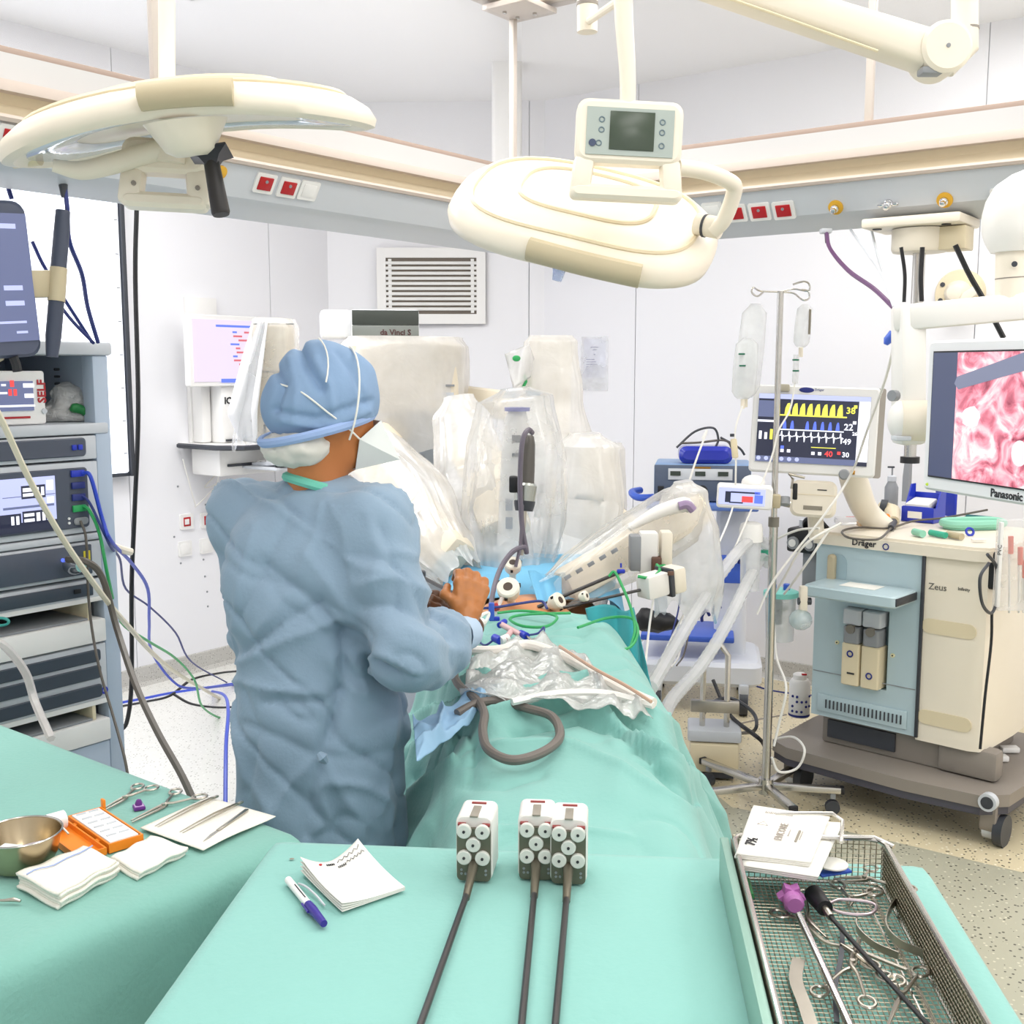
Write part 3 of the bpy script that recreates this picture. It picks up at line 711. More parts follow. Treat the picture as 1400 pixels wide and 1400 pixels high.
# ================================================================ SURGICAL LAMPS AND CEILING ARMS
def lamp_body(t, a, b, arch, th, ridge=True):
    """shallow shell: local x long axis, y depth, +z = outer back"""
    def outline(k, s=1.0):
        ang = 2 * math.pi * k; c, q = math.cos(ang), math.sin(ang); e = .62
        return (s * a * math.copysign(abs(c) ** e, c), s * b * math.copysign(abs(q) ** (e + .12), q))
    def zz(x, y): return -arch * (x / a) ** 2 - .15 * th * (y / b) ** 2
    lev = [(.0, th), (.35, th), (.68, th * .9), (.74, th * .78), (.9, th * .66), (.97, th * .4), (1, 0), (.985, -th * .35), (.93, -th * .55), (.9, -th * .4), (.5, -th * .38), (0.0, -th * .38)]
    N = 56; mb = MB(); vs = []; fs = []
    for s_, h in lev:
        for k in range(N):
            x, y = outline(k / N, max(s_, .001)); vs.append((x, y, zz(x, y) + h))
    for i in range(len(lev) - 1):
        for k in range(N): fs.append((i * N + k, i * N + (k + 1) % N, (i + 1) * N + (k + 1) % N, (i + 1) * N + k))
    fs += [tuple(reversed(range(N))), tuple(range((len(lev) - 1) * N, len(lev) * N))]
    mb.add(vs, fs); mb.build('lamp_shell', CREAM, t, smooth=50)
    if ridge:
        for s_, h in ((.5, th * .98), (.84, th * .74)):
            pts = [Vector((*outline(k / 48, s_), 0)) for k in range(49)]; pts = [Vector((p.x, p.y, zz(p.x, p.y) + h)) for p in pts]
            MB().tube(pts, .006, 6).build('shell_ridge', CREAM2, t)
    gl = MB(); vs = []
    for s_ in (.86, .6):
        for k in range(N): x, y = outline(k / N, s_); vs.append((x, y, zz(x, y) - th * .42))
    gl.add(vs, [(k, (k + 1) % N, N + (k + 1) % N, N + k) for k in range(N)]); gl.build('lens_ring', mat('lens_glass', '#DDE6F2', .08, coat=.5), t, solid=.006)
    return outline, zz

def panel_frame(t, T, w, h, front, m_=CREAM):
    """control panel: rounded frame with a grip opening below"""
    mb = MB().at(T); e = .022; hg = h * (.36 if front else .5)
    mb.rbox((0, h * .5 - (h - hg) / 2, 0), (w, h - hg, .05), .025, 'z', b=.008)
    gh_ = .032 if front else .03; mb.rbox((0, -h / 2 + gh_ / 2, 0), (w * (1.06 if front else 1), gh_, .05), gh_ * .43, 'z', b=.008)
    for sx in (-1, 1): mb.box((sx * (w / 2 - .018), -h / 2 + hg * .62, 0), (.045, hg * 1.1, .046), .012, T=Matrix.Rotation(sx * .1, 4, 'Z'))
    o = mb.build('panel_frame', m_, t, world=True)
    if front:
        MB().at(T).box((0, h * .5 - (h - hg) / 2 - .002, .0265), (w * .82, (h - hg) * .74, .004)).build('keypad', mat('keypad_grey', '#A9B3AD', .45), t, world=True)
        MB().at(T).box((.004, h * .5 - (h - hg) / 2, .029), (w * .42, (h - hg) * .60, .004), .001).build('display', mat('lcd_green', '#3E4A3C', .25), t, world=True)
        for x, y in ((-.27, .2), (-.27, 0), (-.29, -.26), (.3, .2), (.3, 0), (.3, -.26)):
            MB().at(T).ring((x * w, h * .5 - (h - hg) / 2 + y * (h - hg) * .8, .029), .0055, .0016, seg=14, s2=5).build('button', mat('button_grey', '#6F8088', .5), t, world=True)
        MB().at(T).cyl((-.35 * w, h * .5 - (h - hg) / 2 - .26 * (h - hg) * .8, .027), (-.35 * w, h * .5 - (h - hg) / 2 - .26 * (h - hg) * .8, .031), .008, 14).build('button', mat('button_dark', '#3E4A66', .5), t, world=True)
    else:
        for x, y in ((-.34, -.18), (.40, -.2), (.30, .44)): MB().at(T).cyl((x * w, y * h, .024), (x * w, y * h, .0275), .005, 8).build('screw', TAUPE, t, world=True)
    return o

# --- lamp over the equipment side (seen edge-on)
D1 = 2.25
c1 = P(262, 172, D1)
xa = (P(500, 150, D1) - P(30, 205, D1)).normalized(); zn = Vector((0.0, -.15, 1)); zn = (zn - xa * zn.dot(xa)).normalized(); ya = zn.cross(xa)
lamp1 = empty('surgical_lamp', None, 0, 'cream arched surgical lamp with a black sterile handle underneath', 'surgical lamp', mtx=frame(xa, ya, zn, c1 + zn * .03))
out1, zz1 = lamp_body(lamp1, .355, .24, .055, .045)
# grip recess on the near edge
gp = []
for k in range(15):
    x = -.02 + .16 * k / 14; y = -.24 * (1 - abs(x / .355) ** 3.2) ** (1 / 2.7) - .004; gp.append(Vector((x, y, zz1(x, y) + .012)))
MB().tube(gp, .021, 10, flat=1.15).build('edge_grip', TAN, lamp1)
T1 = WM[lamp1]
MB().lathe([(.075, 0), (.06, -.025), (.045, -.05), (.028, -.06)], 24, T=Matrix.Translation((.03, -.16, -.035))).build('handle_socket', CREAM, lamp1)
ht = P(284, 193, D1 - .12); hb = P(300, 281, D1 - .14)
hdir = (hb - ht).normalized(); Th = look(hdir); Th.translation = ht
MB().at(Th).lathe([(.018, -.02), (.018, .022), (.012, .024), (.014, .03), (.017, .135), (.015, .14), (.0, .14)], 20, close=False).build('sterile_handle', mat('handle_black', '#1E1A19', .45), lamp1, world=True)
MB().at(Th).lathe([(.012, .05), (.026, .034), (.052, .024), (.05, .021), (.02, .03), (.012, .034)], 4).build('handle_flange', mat('flange_black', '#2B2830', .4), lamp1, world=True)
# left end joint and curved yoke
MB().cyl(P(52, 207, D1), P(16, 211, D1), .027, 20).build('end_joint', CREAM2, lamp1, world=True)
MB().tube([P(72, 226, D1 - .05), P(110, 233, D1 - .03), P(150, 225, D1 - .02), P(200, 210, D1), P(236, 203, D1)], [.012, .018, .02, .02, .02], 12, smooth=6).build('yoke', CREAM, lamp1, world=True)
MB().cyl(P(234, 222, D1), P(236, 188, D1), .026, 18).build('yoke_joint', CREAM, lamp1, world=True)
MB().tube([P(228, -140, D1 + .1), P(228, 60, D1 + .1), P(229, 135, D1 + .06), P(234, 195, D1 + .02)], .0165, 14, smooth=5).build('drop_tube', CREAM, lamp1, world=True)
Tp = frame(Vector((1, .05, -.06)).normalized(), (0, 0, 0), (0, 0, 0), P(228, 240, D1)); xx = Vector((1, .1, -.04)).normalized(); yy = Vector((0.03, .1, 1)); yy = (yy - xx * yy.dot(xx)).normalized(); zz_ = xx.cross(yy)
panel_frame(lamp1, frame(xx, yy, zz_, P(227, 240, D1 + .03)), .165, .135, False)

# --- lamp over the patient (back of shell visible)
D2 = 2.85
c2 = P(800, 294, D2)
xa = (P(968, 335, D2 - .02) - P(612, 250, D2 + .1)).normalized()
ya = Vector((0.05, math.cos(math.radians(33)), math.sin(math.radians(33)))); ya = (ya - xa * ya.dot(xa)).normalized(); zn = xa.cross(ya)
lamp2 = empty('surgical_lamp', None, 0, 'cream flat surgical lamp tilted over the patient, grip on its edge', 'surgical lamp', mtx=frame(xa, ya, zn, c2))
lamp_body(lamp2, .335, .245, .02, .06)
gp = [Vector((-.08 + .27 * k / 12, -.238 - .006 * math.sin(math.pi * k / 12), -.002)) for k in range(13)]
MB().tube(gp, .024, 10, flat=1.2).build('edge_grip', TAN, lamp2)
pf = P(858, 208, D2 - .28)
xx = Vector((.998, .03, -.045)).normalized(); yy = Vector((0.04, .04, 1)); yy = (yy - xx * yy.dot(xx)).normalized()
panel_frame(lamp2, frame(xx, yy, xx.cross(yy), pf), .235, .215, True)
MB().tube([P(925, 228, D2 - .28), P(965, 235, D2 - .24), P(1000, 250, D2 - .2), P(1003, 265, D2 - .18), P(990, 300, D2 - .15), P(975, 316, D2 - .13)], .0185, 14, smooth=6).build('yoke', CREAM, lamp2, world=True)
MB().cyl(P(985, 312, D2 - .13), P(952, 306, D2 - .1), .026, 18).build('yoke_joint', CREAM, lamp2, world=True)
MB().cyl(P(966, 309, D2 - .114), P(963, 308.5, D2 - .111), .0275, 18).build('joint_ring', DKGREY, lamp2, world=True)
MB().tube([P(851, -160, D2 - .28), P(852, 0, D2 - .28), P(858, 100, D2 - .28), P(858, 160, D2 - .28)], [.021, .021, .018, .017], 14, smooth=5).build('drop_tube', CREAM, lamp2, world=True)
# sterile blue handle under the second lamp
bh = P(768, 352, D2 + .02)
MB().cyl(P(770, 326, D2 + .03), P(767, 366, D2 + .02), .014, 14).build('sterile_handle', mat('handle_blue', '#2C4FA6', .4), lamp2, world=True)
MB().tube([P(770, 330, D2 + .03), P(767, 352, D2 + .02), P(764, 372, D2 + .02), P(761, 384, D2 + .02)], [.022, .026, .016, .012], 10, smooth=3).build('handle_cover', film('blue_film', '#6FA4E8', .45), lamp2, world=True)

# --- spring arm at the top right and its post
DA = 2.7
arm = empty('ceiling_boom', P(1320, 90, DA), 0, 'thick cream ceiling spring arm with a round elbow joint', 'boom')
def strip_poly(pxs, d, th, mb=None):
    """outline given by pixels at distance d, extruded th away from the viewer"""
    mb = mb or MB(); n = len(pxs); f = [P(x, y, d) for x, y in pxs]; k = [p + Vector((0, th, 0)) for p in f]
    return mb.add(f + k, [tuple(range(n)), tuple(reversed(range(n, 2 * n)))] + [(i, n + i, n + (i + 1) % n, (i + 1) % n) for i in range(n)])
def arm_loft(a0, a1, h0, h1, w, b=.02):
    mb = MB(); d = (a1 - a0).normalized(); up = Vector((0, 0, 1)); up = (up - d * up.dot(d)).normalized(); side = d.cross(up); prof = []
    for k in range(20):
        a = 2 * math.pi * k / 20; c, s_ = math.cos(a), math.sin(a); prof.append((math.copysign(abs(c) ** .5, c), math.copysign(abs(s_) ** .5, s_)))
    vs = [a0 + side * p * w / 2 + up * q * h0 / 2 for p, q in prof] + [a1 + side * p * w / 2 + up * q * h1 / 2 for p, q in prof]; n = 20
    mb.add(vs, [(k, (k + 1) % n, n + (k + 1) % n, n + k) for k in range(n)] + [tuple(reversed(range(n))), tuple(range(n, 2 * n))]); return mb
arm_loft(P(880, -52, DA), P(1262, 70, DA), .062, .09, .10).build('arm_beam', CREAM, arm, world=True)
MB().tube([P(980, -8, DA - .052), P(1050, 16, DA - .052), P(1130, 45, DA - .052), P(1200, 70, DA - .052)], .0035, 6).build('seam_ridge', CREAM2, arm, world=True)
Te = look((0, 1, 0)); Te.translation = P(1283, 72, DA)
MB().at(Te).lathe([(.05, -.06), (.058, -.052), (.058, .052), (.05, .06)], 28).build('elbow', CREAM, arm, world=True)
MB().at(Te).lathe([(.005, -.0625), (.005, -.06)], 8).build('screw', GREY, arm, world=True)
MB().tube([P(1290, 92, DA), P(1318, 62, DA), P(1319, 20, DA), P(1319, -160, DA)], [.03, .034, .03, .03], 18).build('arm_post', CREAM, arm, world=True)
MB().cyl(P(1319, 42, DA), P(1319, 38.5, DA), .0318, 20).build('joint_ring', TAUPE, arm, world=True)
MB().box(P(1272, 98, DA - .03), (.05, .04, .016), .004).build('joint_cover', GREY, arm, world=True)
# small cylinder with side tube near the top
D4 = 3.3
sm = empty('ceiling_boom', P(803, 44, D4), 0, 'short cream ceiling stub with a side tube at the plenum', 'boom')
MB().cyl(P(803, -60, D4), P(803, 44, D4), .029, 20).build('stub', CREAM, sm, world=True)
MB().tube([P(806, 28, D4 - .03), P(830, 12, D4 - .2), P(850, -2, D4 - .35), P(890, -30, D4 - .5)], .011, 10).build('side_tube', CREAM, sm, world=True)
MB().cyl(P(803, 8, D4), P(803, 3, D4), .0305, 20).build('joint_ring', TAUPE, sm, world=True)
# ================================================================ EQUIPMENT RACK (left)
R0 = P(152, 600, 3.4); R0 = Vector((R0.x, R0.y, 0))
def RKs(px, py=700): return (PL(px, py, R0, V_) - R0).dot(-U)
def RKz(py, px=130): return PL(px, py, R0, V_).z
rack = empty('equipment_rack', R0 - U * .36 - V_ * .3, AU, 'tall light grey equipment rack stacked with screens, drawers and black vents', 'rack')
TR = frame(-U, Z, V_, R0)       # x towards the camera along the front, y up, z out of the front
def RB(s0, s1, z0, z1, d0, d1, nm, m_, b=.004, par=None, r=None):
    c = ((s0 + s1) / 2, (z0 + z1) / 2, (d0 + d1) / 2); d = (abs(s1 - s0), abs(z1 - z0), abs(d1 - d0)); mb = MB().at(TR)
    if r: mb.rbox(c, d, r, 'z', b=min(b, .003))
    else: mb.box(c, d, b)
    return mb.build(nm, m_, par or rack, world=True)
RW, RD = .80, .55; sI = RKs(136)
zTop, zCap = RKz(467), RKz(486); zSh0, zSh1 = RKz(578), RKz(593)
RB(-.012, RW, zCap, zTop, -RD, .012, 'top_cap', LGREY, .015)
for s_ in (0, RW - sI): RB(s_, s_ + sI, .10, zCap, -.06, 0, 'front_post', BLUEGREY, .004)
for s_ in (0.002, RW - .03): RB(s_, s_ + .028, .1, zCap, -RD, -.06, 'side_panel', BLUEGREY, .002)
RB(0.03, RW - .03, .1, zCap, -RD, -RD + .02, 'back_panel', BLUEGREY)
RB(0, RW, .07, .13, -RD, 0, 'base', GREY, .01)
for s_ in (.06, RW - .06):
    for d in (-.06, -RD + .06):
        w = MB().at(TR).cyl((s_ - .015, .036, d), (s_ + .015, .036, d), .036, 16).build('castor', DKGREY, rack, world=True)
RB(sI * .2, RW - sI * .2, zSh1, zSh0, -RD + .03, .006, 'shelf', LGREY, .006)
for i in range(7): MB().at(TR).cyl((sI - .012, RKz(505) - .022 * i, -.2), (sI - .016 + .02, RKz(505) - .022 * i, -.2), .004, 6).build('peg_hole', DKGREY, rack, world=True)
def unit(y0, y1, nm='bezel'): return RB(sI + .002, RW - sI, RKz(y1) + .002, RKz(y0) - .002, -.3, .004, nm, LGREY if nm != 'bezel' else WHITE, .004)
SLATE = mat('slate_front', '#4C5362', .35)
s118, s0 = RKs(119), RW - sI - .02
# device with blue sockets
d1 = unit(594, 628, 'device'); RB(s118, s0, RKz(622), RKz(597), .004, .014, 'front', SLATE, r=.012, par=d1)
for px in (102, 110): RB(RKs(px) - .006, RKs(px) + .008, RKz(613), RKz(606), .014, .02, 'socket', BLUE, .001, d1)
# touchscreen unit
d2 = unit(629, 727, 'device'); RB(s118, s0, RKz(718), RKz(637), .004, .014, 'front', SLATE, r=.012, par=d2)
RB(RKs(73), s0 - .05, RKz(706), RKz(645), .014, .017, 'screen', EM_LILAC, .0005, d2)
for (x0, x1, y0, y1, m_) in ((26, 59, 655, 672, EM_DK), (26, 59, 688, 705, EM_DK), (-8, 24, 690, 707, EM_DK), (0, 72, 668, 669, EM_MID), (0, 70, 681, 684, EM_MID), (61, 70, 650, 663, EM_WHITE), (61, 70, 672, 680, EM_WHITE)):
    RB(RKs(x1), RKs(x0), RKz(y1), RKz(y0), .0172, .0182, 'screen_field', m_, 0, d2)
for (x0, x1, y0, y1) in ((28, 42, 658, 663), (28, 42, 665, 669), (45, 50, 658, 669), (53, 57, 658, 669), (28, 42, 691, 695), (28, 42, 698, 702), (45, 50, 691, 702), (53, 57, 691, 702), (10, 14, 693, 704), (17, 21, 693, 704)):
    RB(RKs(x1), RKs(x0), RKz(y1), RKz(y0), .0184, .0188, 'digit', EM_WHITE, 0, d2)
RB(RKs(73), s0 - .05, RKz(722, 70), RKz(709, 70), .0172, .0182, 'screen_bar', EM_DK, 0, d2)
for y, m_ in ((645, BLUE), (661, NAVY), (677, NAVY), (692, GREENC)): RB(RKs(113), RKs(95), RKz(y + 4), RKz(y - 5), .014, .022, 'port', m_, .002, d2)
RB(RKs(116), RKs(96), RKz(714), RKz(704), .014, .02, 'port_cover', GREY, r=.01, par=d2)
for y in (704, 710): MB().at(TR).cyl((RKs(90), RKz(y), .014), (RKs(90), RKz(y), .017), .004, 8).build('indicator', WHITE, d2, world=True)
# light source with round socket
RB(sI + .002, RW - sI, RKz(737), RKz(728), -.3, .006, 'shelf', LGREY)
d3 = unit(738, 788, 'device'); RB(s118, s0, RKz(782), RKz(742), .004, .016, 'front', SLATE, .004, d3)
MB().at(TR @ Matrix.Translation((RKs(90), RKz(765), .016))).lathe([(.03, 0), (.03, .02), (.024, .035), (.018, .05)], 20).build('lens_socket', CHROME, d3, world=True)
RB(RKs(116), RKs(107), RKz(763), RKz(750), .016, .018, 'warning_label', mat('warning_yellow', '#E6D33A', .5), 0, d3)
MB().at(TR).cyl((RKs(78), RKz(758), .016), (RKs(78), RKz(758), .02), .006, 8).build('indicator', EM_BLUE, d3, world=True)
d4 = unit(790, 818, 'device'); RB(s118, s0, RKz(812), RKz(795), .004, .014, 'front', mat('slate_front_dark', '#3B4450', .35), .003, d4)
RB(RKs(101), RKs(92), RKz(806), RKz(800), .014, .018, 'disc_slot', BLACK, .001, d4)
# open bay with a drawer
def bay(y0, y1, y2):
    RB(RKs(113), s0, RKz(y1), RKz(y1) + .006, -.3, .0, 'bay_floor', GREY, .001)
    RB(RKs(113), RKs(118), RKz(y1), RKz(y0), -.2, .0, 'bay_side', CREAM2, .001)
    RB(sI + .002, RW - sI, RKz(y0), RKz(y0) + .016, -.3, .004, 'rail', WHITE, .002)
    return RB(sI + .002, RW - sI, RKz(y2), RKz(y1) - .001, -.3, .012, 'drawer', WHITE, .006)
bay(822, 846, 878)
# black vent unit
dv = unit(880, 958, 'vent_unit')
for y0, y1 in ((887, 904), (909, 927), (935, 953)): RB(RKs(126), s0, RKz(y1), RKz(y0), .004, .012, 'vent_slot', mat('vent_dark', '#3A434F', .5), r=.01, par=dv)
MB().at(TR @ Matrix.Translation((RKs(130), RKz(946), .006))).ring((0, 0, 0), .009, .003, seg=14, s2=6).build('logo', BLUE, dv, world=True)
bay(964, 984, 1015)
RB(sI + .002, RW - sI, .14, RKz(1017), -.3, .002, 'lower_panel', BLUEGREY, .004)
# tall grey cable channel on the back corner of the rack
MB().at(TR).box((-.03, (RKz(483) + RKz(735)) / 2, -.28), (.05, RKz(483) - RKz(735), .07), .008).build('cable_channel', TAN, rack, world=True)
MB().at(TR).tube([(-.01, RKz(752), -.05), (-.08, RKz(765), -.07), (-.10, RKz(768), -.07)], .012, 8).build('bracket', CREAM, rack, world=True)
# equipment on the rack shelf: pump monitor and a plastic bag
def on_rack(px, py, d): return PL(px, py, R0 + V_ * d, V_)
zs = zSh0
pm = empty('insufflator', None, 0, 'small white box with a lit vital readout on the rack shelf', 'device', mtx=TR @ Matrix.Translation((0, zs, 0)))
s_r, s_l = RKs(67, 540), RKs(-60, 540); hP = RKz(508, 60) - zs
MB().rbox(((s_r + s_l) / 2, hP / 2 + .002, -.12), (s_l - s_r, hP, .2), .008, 'z', b=.003).build('casing', WHITE, pm)
MB().box((RKs(50, 540) * .5 + s_l * .5 - .02, hP * .55, -.018), (s_l - RKs(50, 540) - .04, hP * .55, .004)).build('screen', EM_MID, pm)
for (x0, x1, y0, y1, m_) in ((14, 19, 520, 529, EM_RED), (12, 16, 532, 541, EM_RED), (19, 23, 532, 541, EM_RED), (2, 8, 525, 528, EM_WHITE), (32, 46, 524, 530, EM_WHITE), (34, 46, 538, 544, EM_WHITE), (0, 48, 553, 557, EM_WHITE), (0, 10, 536, 539, EM_WHITE)):
    a = on_rack(x1, y0, -.014); b = on_rack(x0, y1, -.014); ia = WM[pm].inverted() @ a; ib = WM[pm].inverted() @ b
    MB().box(((ia.x + ib.x) / 2, (ia.y + ib.y) / 2, -.0145), (abs(ib.x - ia.x), abs(ia.y - ib.y), .001)).build('readout', m_, pm)
ia = WM[pm].inverted() @ on_rack(58, 535, -.016)
text_mb('SELF', .035, Matrix.Translation((ia.x, ia.y, -.0185)) @ Matrix.Rotation(math.pi / 2, 4, 'Z') @ Matrix.Scale(-1, 4, (0, 1, 0)), bold=.001).build('lettering', INKR, pm)
ia = WM[pm].inverted() @ on_rack(24, 571, -.016); MB().box((ia.x, ia.y, -.0185), (.08, .006, .002)).build('label_strip', INKR, pm)
ia = WM[pm].inverted() @ on_rack(61, 562, -.016); MB().lathe([(.008, -.0195), (.008, -.015)], 10, T=Matrix.Translation((ia.x, ia.y, 0))).build('knob', LGREY, pm)
bgC = on_rack(100, 566, -.14); 
prim = [('e', tuple(bgC + Z * .0), (.085, .07, .045)), ('e', tuple(bgC + Z * .045 - U * .02), (.05, .05, .05)), ('e', tuple(bgC + Z * .0 - U * .06), (.05, .05, .04))]
vs, fs = sdf_mesh(prim, .009, .03); N_ = normals(vs, fs); vs = vs + N_ * (fbm(vs, 30, 3, 2) * .012)[:, None]; vs[:, 2] = np.maximum(vs[:, 2], zSh0 + .003)
bag = np_obj('plastic_bag', vs, fs, film('bag_film', '#F6F6F4', .8, bscale=30), None, 'crumpled clear plastic bag with a green packet on the rack shelf', cat='bag')
prim = [('c', tuple(bgC + Z * .02 + V_ * .075 - U * .04), tuple(bgC - Z * .01 + V_ * .08 + U * .04), .014, .012)]
vs, fs = sdf_mesh(prim, .006, .02); vs = vs + normals(vs, fs) * (fbm(vs, 50, 5, 2) * .006)[:, None]
np_obj('green_packet', vs, fs, mat('packet_green', '#1F7A3C', .45), bag)

# touch monitor on an arm above the rack
MD = R0 + V_ * .28
def TM(px, py): return PL(px, py, MD, V_)
mo = TM(25, 380); TMm = frame(-U, Z, V_, mo)
tm = empty('touch_monitor', None, 0, 'dark framed touch screen with rounded corners on an arm over the rack', 'monitor', mtx=TMm @ Matrix.Rotation(-.07, 4, 'Z'))
inv = WM[tm].inverted()
a = inv @ TM(54, 276); b = inv @ TM(38, 488); wM_ = .52
MB().rbox((a.x * .5 + b.x * .5 + wM_ / 2, (a.y + b.y) / 2, -.02), (wM_, a.y - b.y, .05), .035, 'z', b=.008).build('casing', mat('slate_case', '#4B5266', .35), tm)
sx = (inv @ TM(43, 300)).x * .5 + (inv @ TM(31, 460)).x * .5 + .0; yt = (inv @ TM(42, 293)).y; yb_ = (inv @ TM(32, 466)).y
MB().box((sx + .2, (yt + yb_) / 2, .0065), (.42, yt - yb_, .003)).build('screen', EM_MID, tm)
for i, (yy_, w_) in enumerate(((.9, .09), (.42, .05), (.30, .05), (.15, .1), (.07, .03))):
    MB().box((sx + .02 + w_ / 2, yb_ + (yt - yb_) * yy_, .0088), (w_, .012 if i < 3 else .006, .0008)).build('screen_field', EM_LILAC, tm)
# side grip
hx = (inv @ TM(78, 390)).x
MB().tube([inv @ TM(86, 288), inv @ TM(84, 320), inv @ TM(80, 366)], [.018, .02, .02], 12).build('grip', mat('grip_slate', '#3F4658', .5), tm)
MB().tube([inv @ TM(77, 412), inv @ TM(73, 460), inv @ TM(71, 488)], [.02, .02, .015], 12).build('grip', mat('grip_slate', '#3F4658', .5), tm)
MB().tube([inv @ TM(80, 366), inv @ TM(77, 412)], .022, 12).build('grip_clamp', TAN, tm)
MB().box((inv @ TM(62, 388)) + Vector((0, 0, -.01)), (.11, .07, .02), .006).build('grip_arm', TAN, tm)
MB().tube([inv @ TM(20, 400) + Vector((0, 0, -.05)), inv @ TM(30, 470) + Vector((0, -.02, -.14)), inv @ (R0 - U * .3 - V_ * .1 + Z * zTop)], .03, 12).build('support_arm', TAN, tm)
MB().tube([inv @ TM(18, 488), inv @ TM(22, 498), inv @ TM(24, 508)], .012, 8).build('cable_stub', BLACKC, tm)
# leads from beam to the rack top
def rt(px, dd=-.25): return PL(px, 470, R0 + V_ * dd, V_)
cable('video_lead', [P(88, 250, 3.0), P(92, 285, 3.0), P(95, 330, 3.02), P(112, 375, 3.1), P(120, 420, 3.2), P(134, 468, 3.3)], .006, NAVY, 'dark blue lead dropping behind the screen grip', group='dark blue leads over the rack')
cable('video_lead', [P(44, 330, 3.1), P(58, 360, 3.12), P(75, 388, 3.15), P(95, 420, 3.2), P(126, 468, 3.3)], .005, NAVY, 'dark blue lead slanting from the touch screen', group='dark blue leads over the rack')
cable('video_lead', [P(80, 415, 3.1), P(100, 440, 3.2), P(128, 469, 3.3)], .005, NAVY, 'short dark blue lead reaching the rack top', group='dark blue leads over the rack')
MB().cyl(P(86, 250, 3.0), P(88, 270, 3.0), .012, 10, .008).build('cable_connector', DKGREY, None, label='dark connector hanging over the equipment rack on a blue lead', cat='connector')
cable('video_lead', [P(9, 238, 3.0), P(11, 255, 3.0), P(16, 272, 3.0)], .006, NAVY, 'stub of dark blue lead above the touch screen', group='dark blue leads over the rack')
# floor and wall cables on the left
cable('power_cable', [P(187, 282, 3.9), P(185, 380, 3.9), P(189, 560, 3.9), P(184, 700, 3.9), P(180, 800, 3.9), P(180, 930, 3.9), P(174, 985, 3.9), P(164, 1000, 3.9)], .008, BLACKC, 'long black cable hanging from the beam beside the rack', n=6)
c5 = R0 + V_ * .06
def RC(px, py, d=.0): return PL(px, py, R0 + V_ * (.02 + d), V_)
cable('blue_cable', [RC(113, 647), RC(124, 652, .02), RC(140, 710, .03), RC(152, 740, .03), P(180, 770, 3.7), P(202, 805, 4.0), P(204, 850, 4.3), P(207, 890, 4.7), P(235, 930, 5.0), P(262, 941, 5.2), G(322, 936)], .006, BLUEC, 'blue cable from the touchscreen unit curling to the floor', n=6)
cable('blue_cable', [RC(112, 678), RC(124, 690, .02), RC(150, 745, .03), P(164, 765, 3.6), P(172, 805, 3.9), P(205, 830, 4.2), P(240, 865, 4.6), P(262, 905, 5.0), G(310, 933)], .004, NAVY, 'thin dark blue cable from the rack to the floor', n=6)
cable('green_cable', [RC(113, 692), RC(122, 698, .02), RC(136, 730, .03), RC(150, 800, .03), P(165, 850, 3.6), P(200, 875, 3.9), P(240, 900, 4.3), P(266, 930, 4.6), P(276, 965, 4.9), G(300, 981), G(313, 975)], .005, GREENC, 'green cable from the rack curling over the pale floor', n=6)
cable('light_guide', [RC(92, 765, .05), RC(118, 768, .12), RC(140, 790, .12), P(160, 860, 3.2), P(185, 935, 3.0), P(215, 1000, 2.8), P(250, 1063, 2.6), P(275, 1120, 2.5)], .010, GREYC, 'thick grey light guide sagging from the rack towards the surgeon', n=6)
cable('cream_tube', [P(-30, 520, 2.7), P(0, 570, 2.75), P(40, 655, 2.85), P(85, 735, 2.95), P(130, 800, 3.1), P(170, 850, 3.4), P(230, 912, 4.2), G(300, 955)], .008, CREAMC, 'cream tube crossing in front of the rack', n=6)
cable('grey_cable', [RC(110, 712), RC(118, 740, .02), RC(122, 830, .03), P(135, 910, 3.2), P(155, 980, 3.1), P(170, 1035, 3.0), P(178, 1080, 2.95)], .004, GREYC, 'thin grey cable hanging down the rack front', n=6)
cable('clear_tube', [P(-20, 870, 2.8), P(8, 885, 2.85), P(35, 920, 2.9), P(48, 960, 2.9), P(70, 1010, 2.8)], .011, film('tube_film', '#F3EDEA', .7, bump=0), 'clear ribbed tube hanging before the rack vents', n=6)
cable('teal_cable', [P(-20, 850, 3.0), P(0, 845, 3.0), P(11, 848, 3.0), P(8, 854, 3.0), P(-15, 856, 3.0)], .004, mat('teal_cable', '#3FA39A', .4), 'small teal cable loop at the drawer bay', n=5)
cable('floor_cable', [G(163, 962), G(200, 955), G(235, 948), G(290, 940), G(330, 934)], .010, BLUEC, 'blue cable lying along the floor beside the skirting', n=5)
cable('floor_cable', [G(163, 967), G(200, 960), G(232, 952), G(262, 930), G(300, 921), G(330, 918)], .009, BLACKC, 'black cable lying along the floor beside the skirting', n=5)
cable('floor_cable', [G(238, 950), G(262, 963), G(300, 968), G(330, 966)], .008, BLACKC, 'short black cable loop lying on the pale floor', n=5)
cable('blue_cable', [G(290, 945), P(306, 950, 4.4), P(312, 970, 3.6), P(309, 1020, 3.2), P(308, 1120, 2.9)], .006, BLUEC, 'blue cable hanging beside the gown hem', n=5)
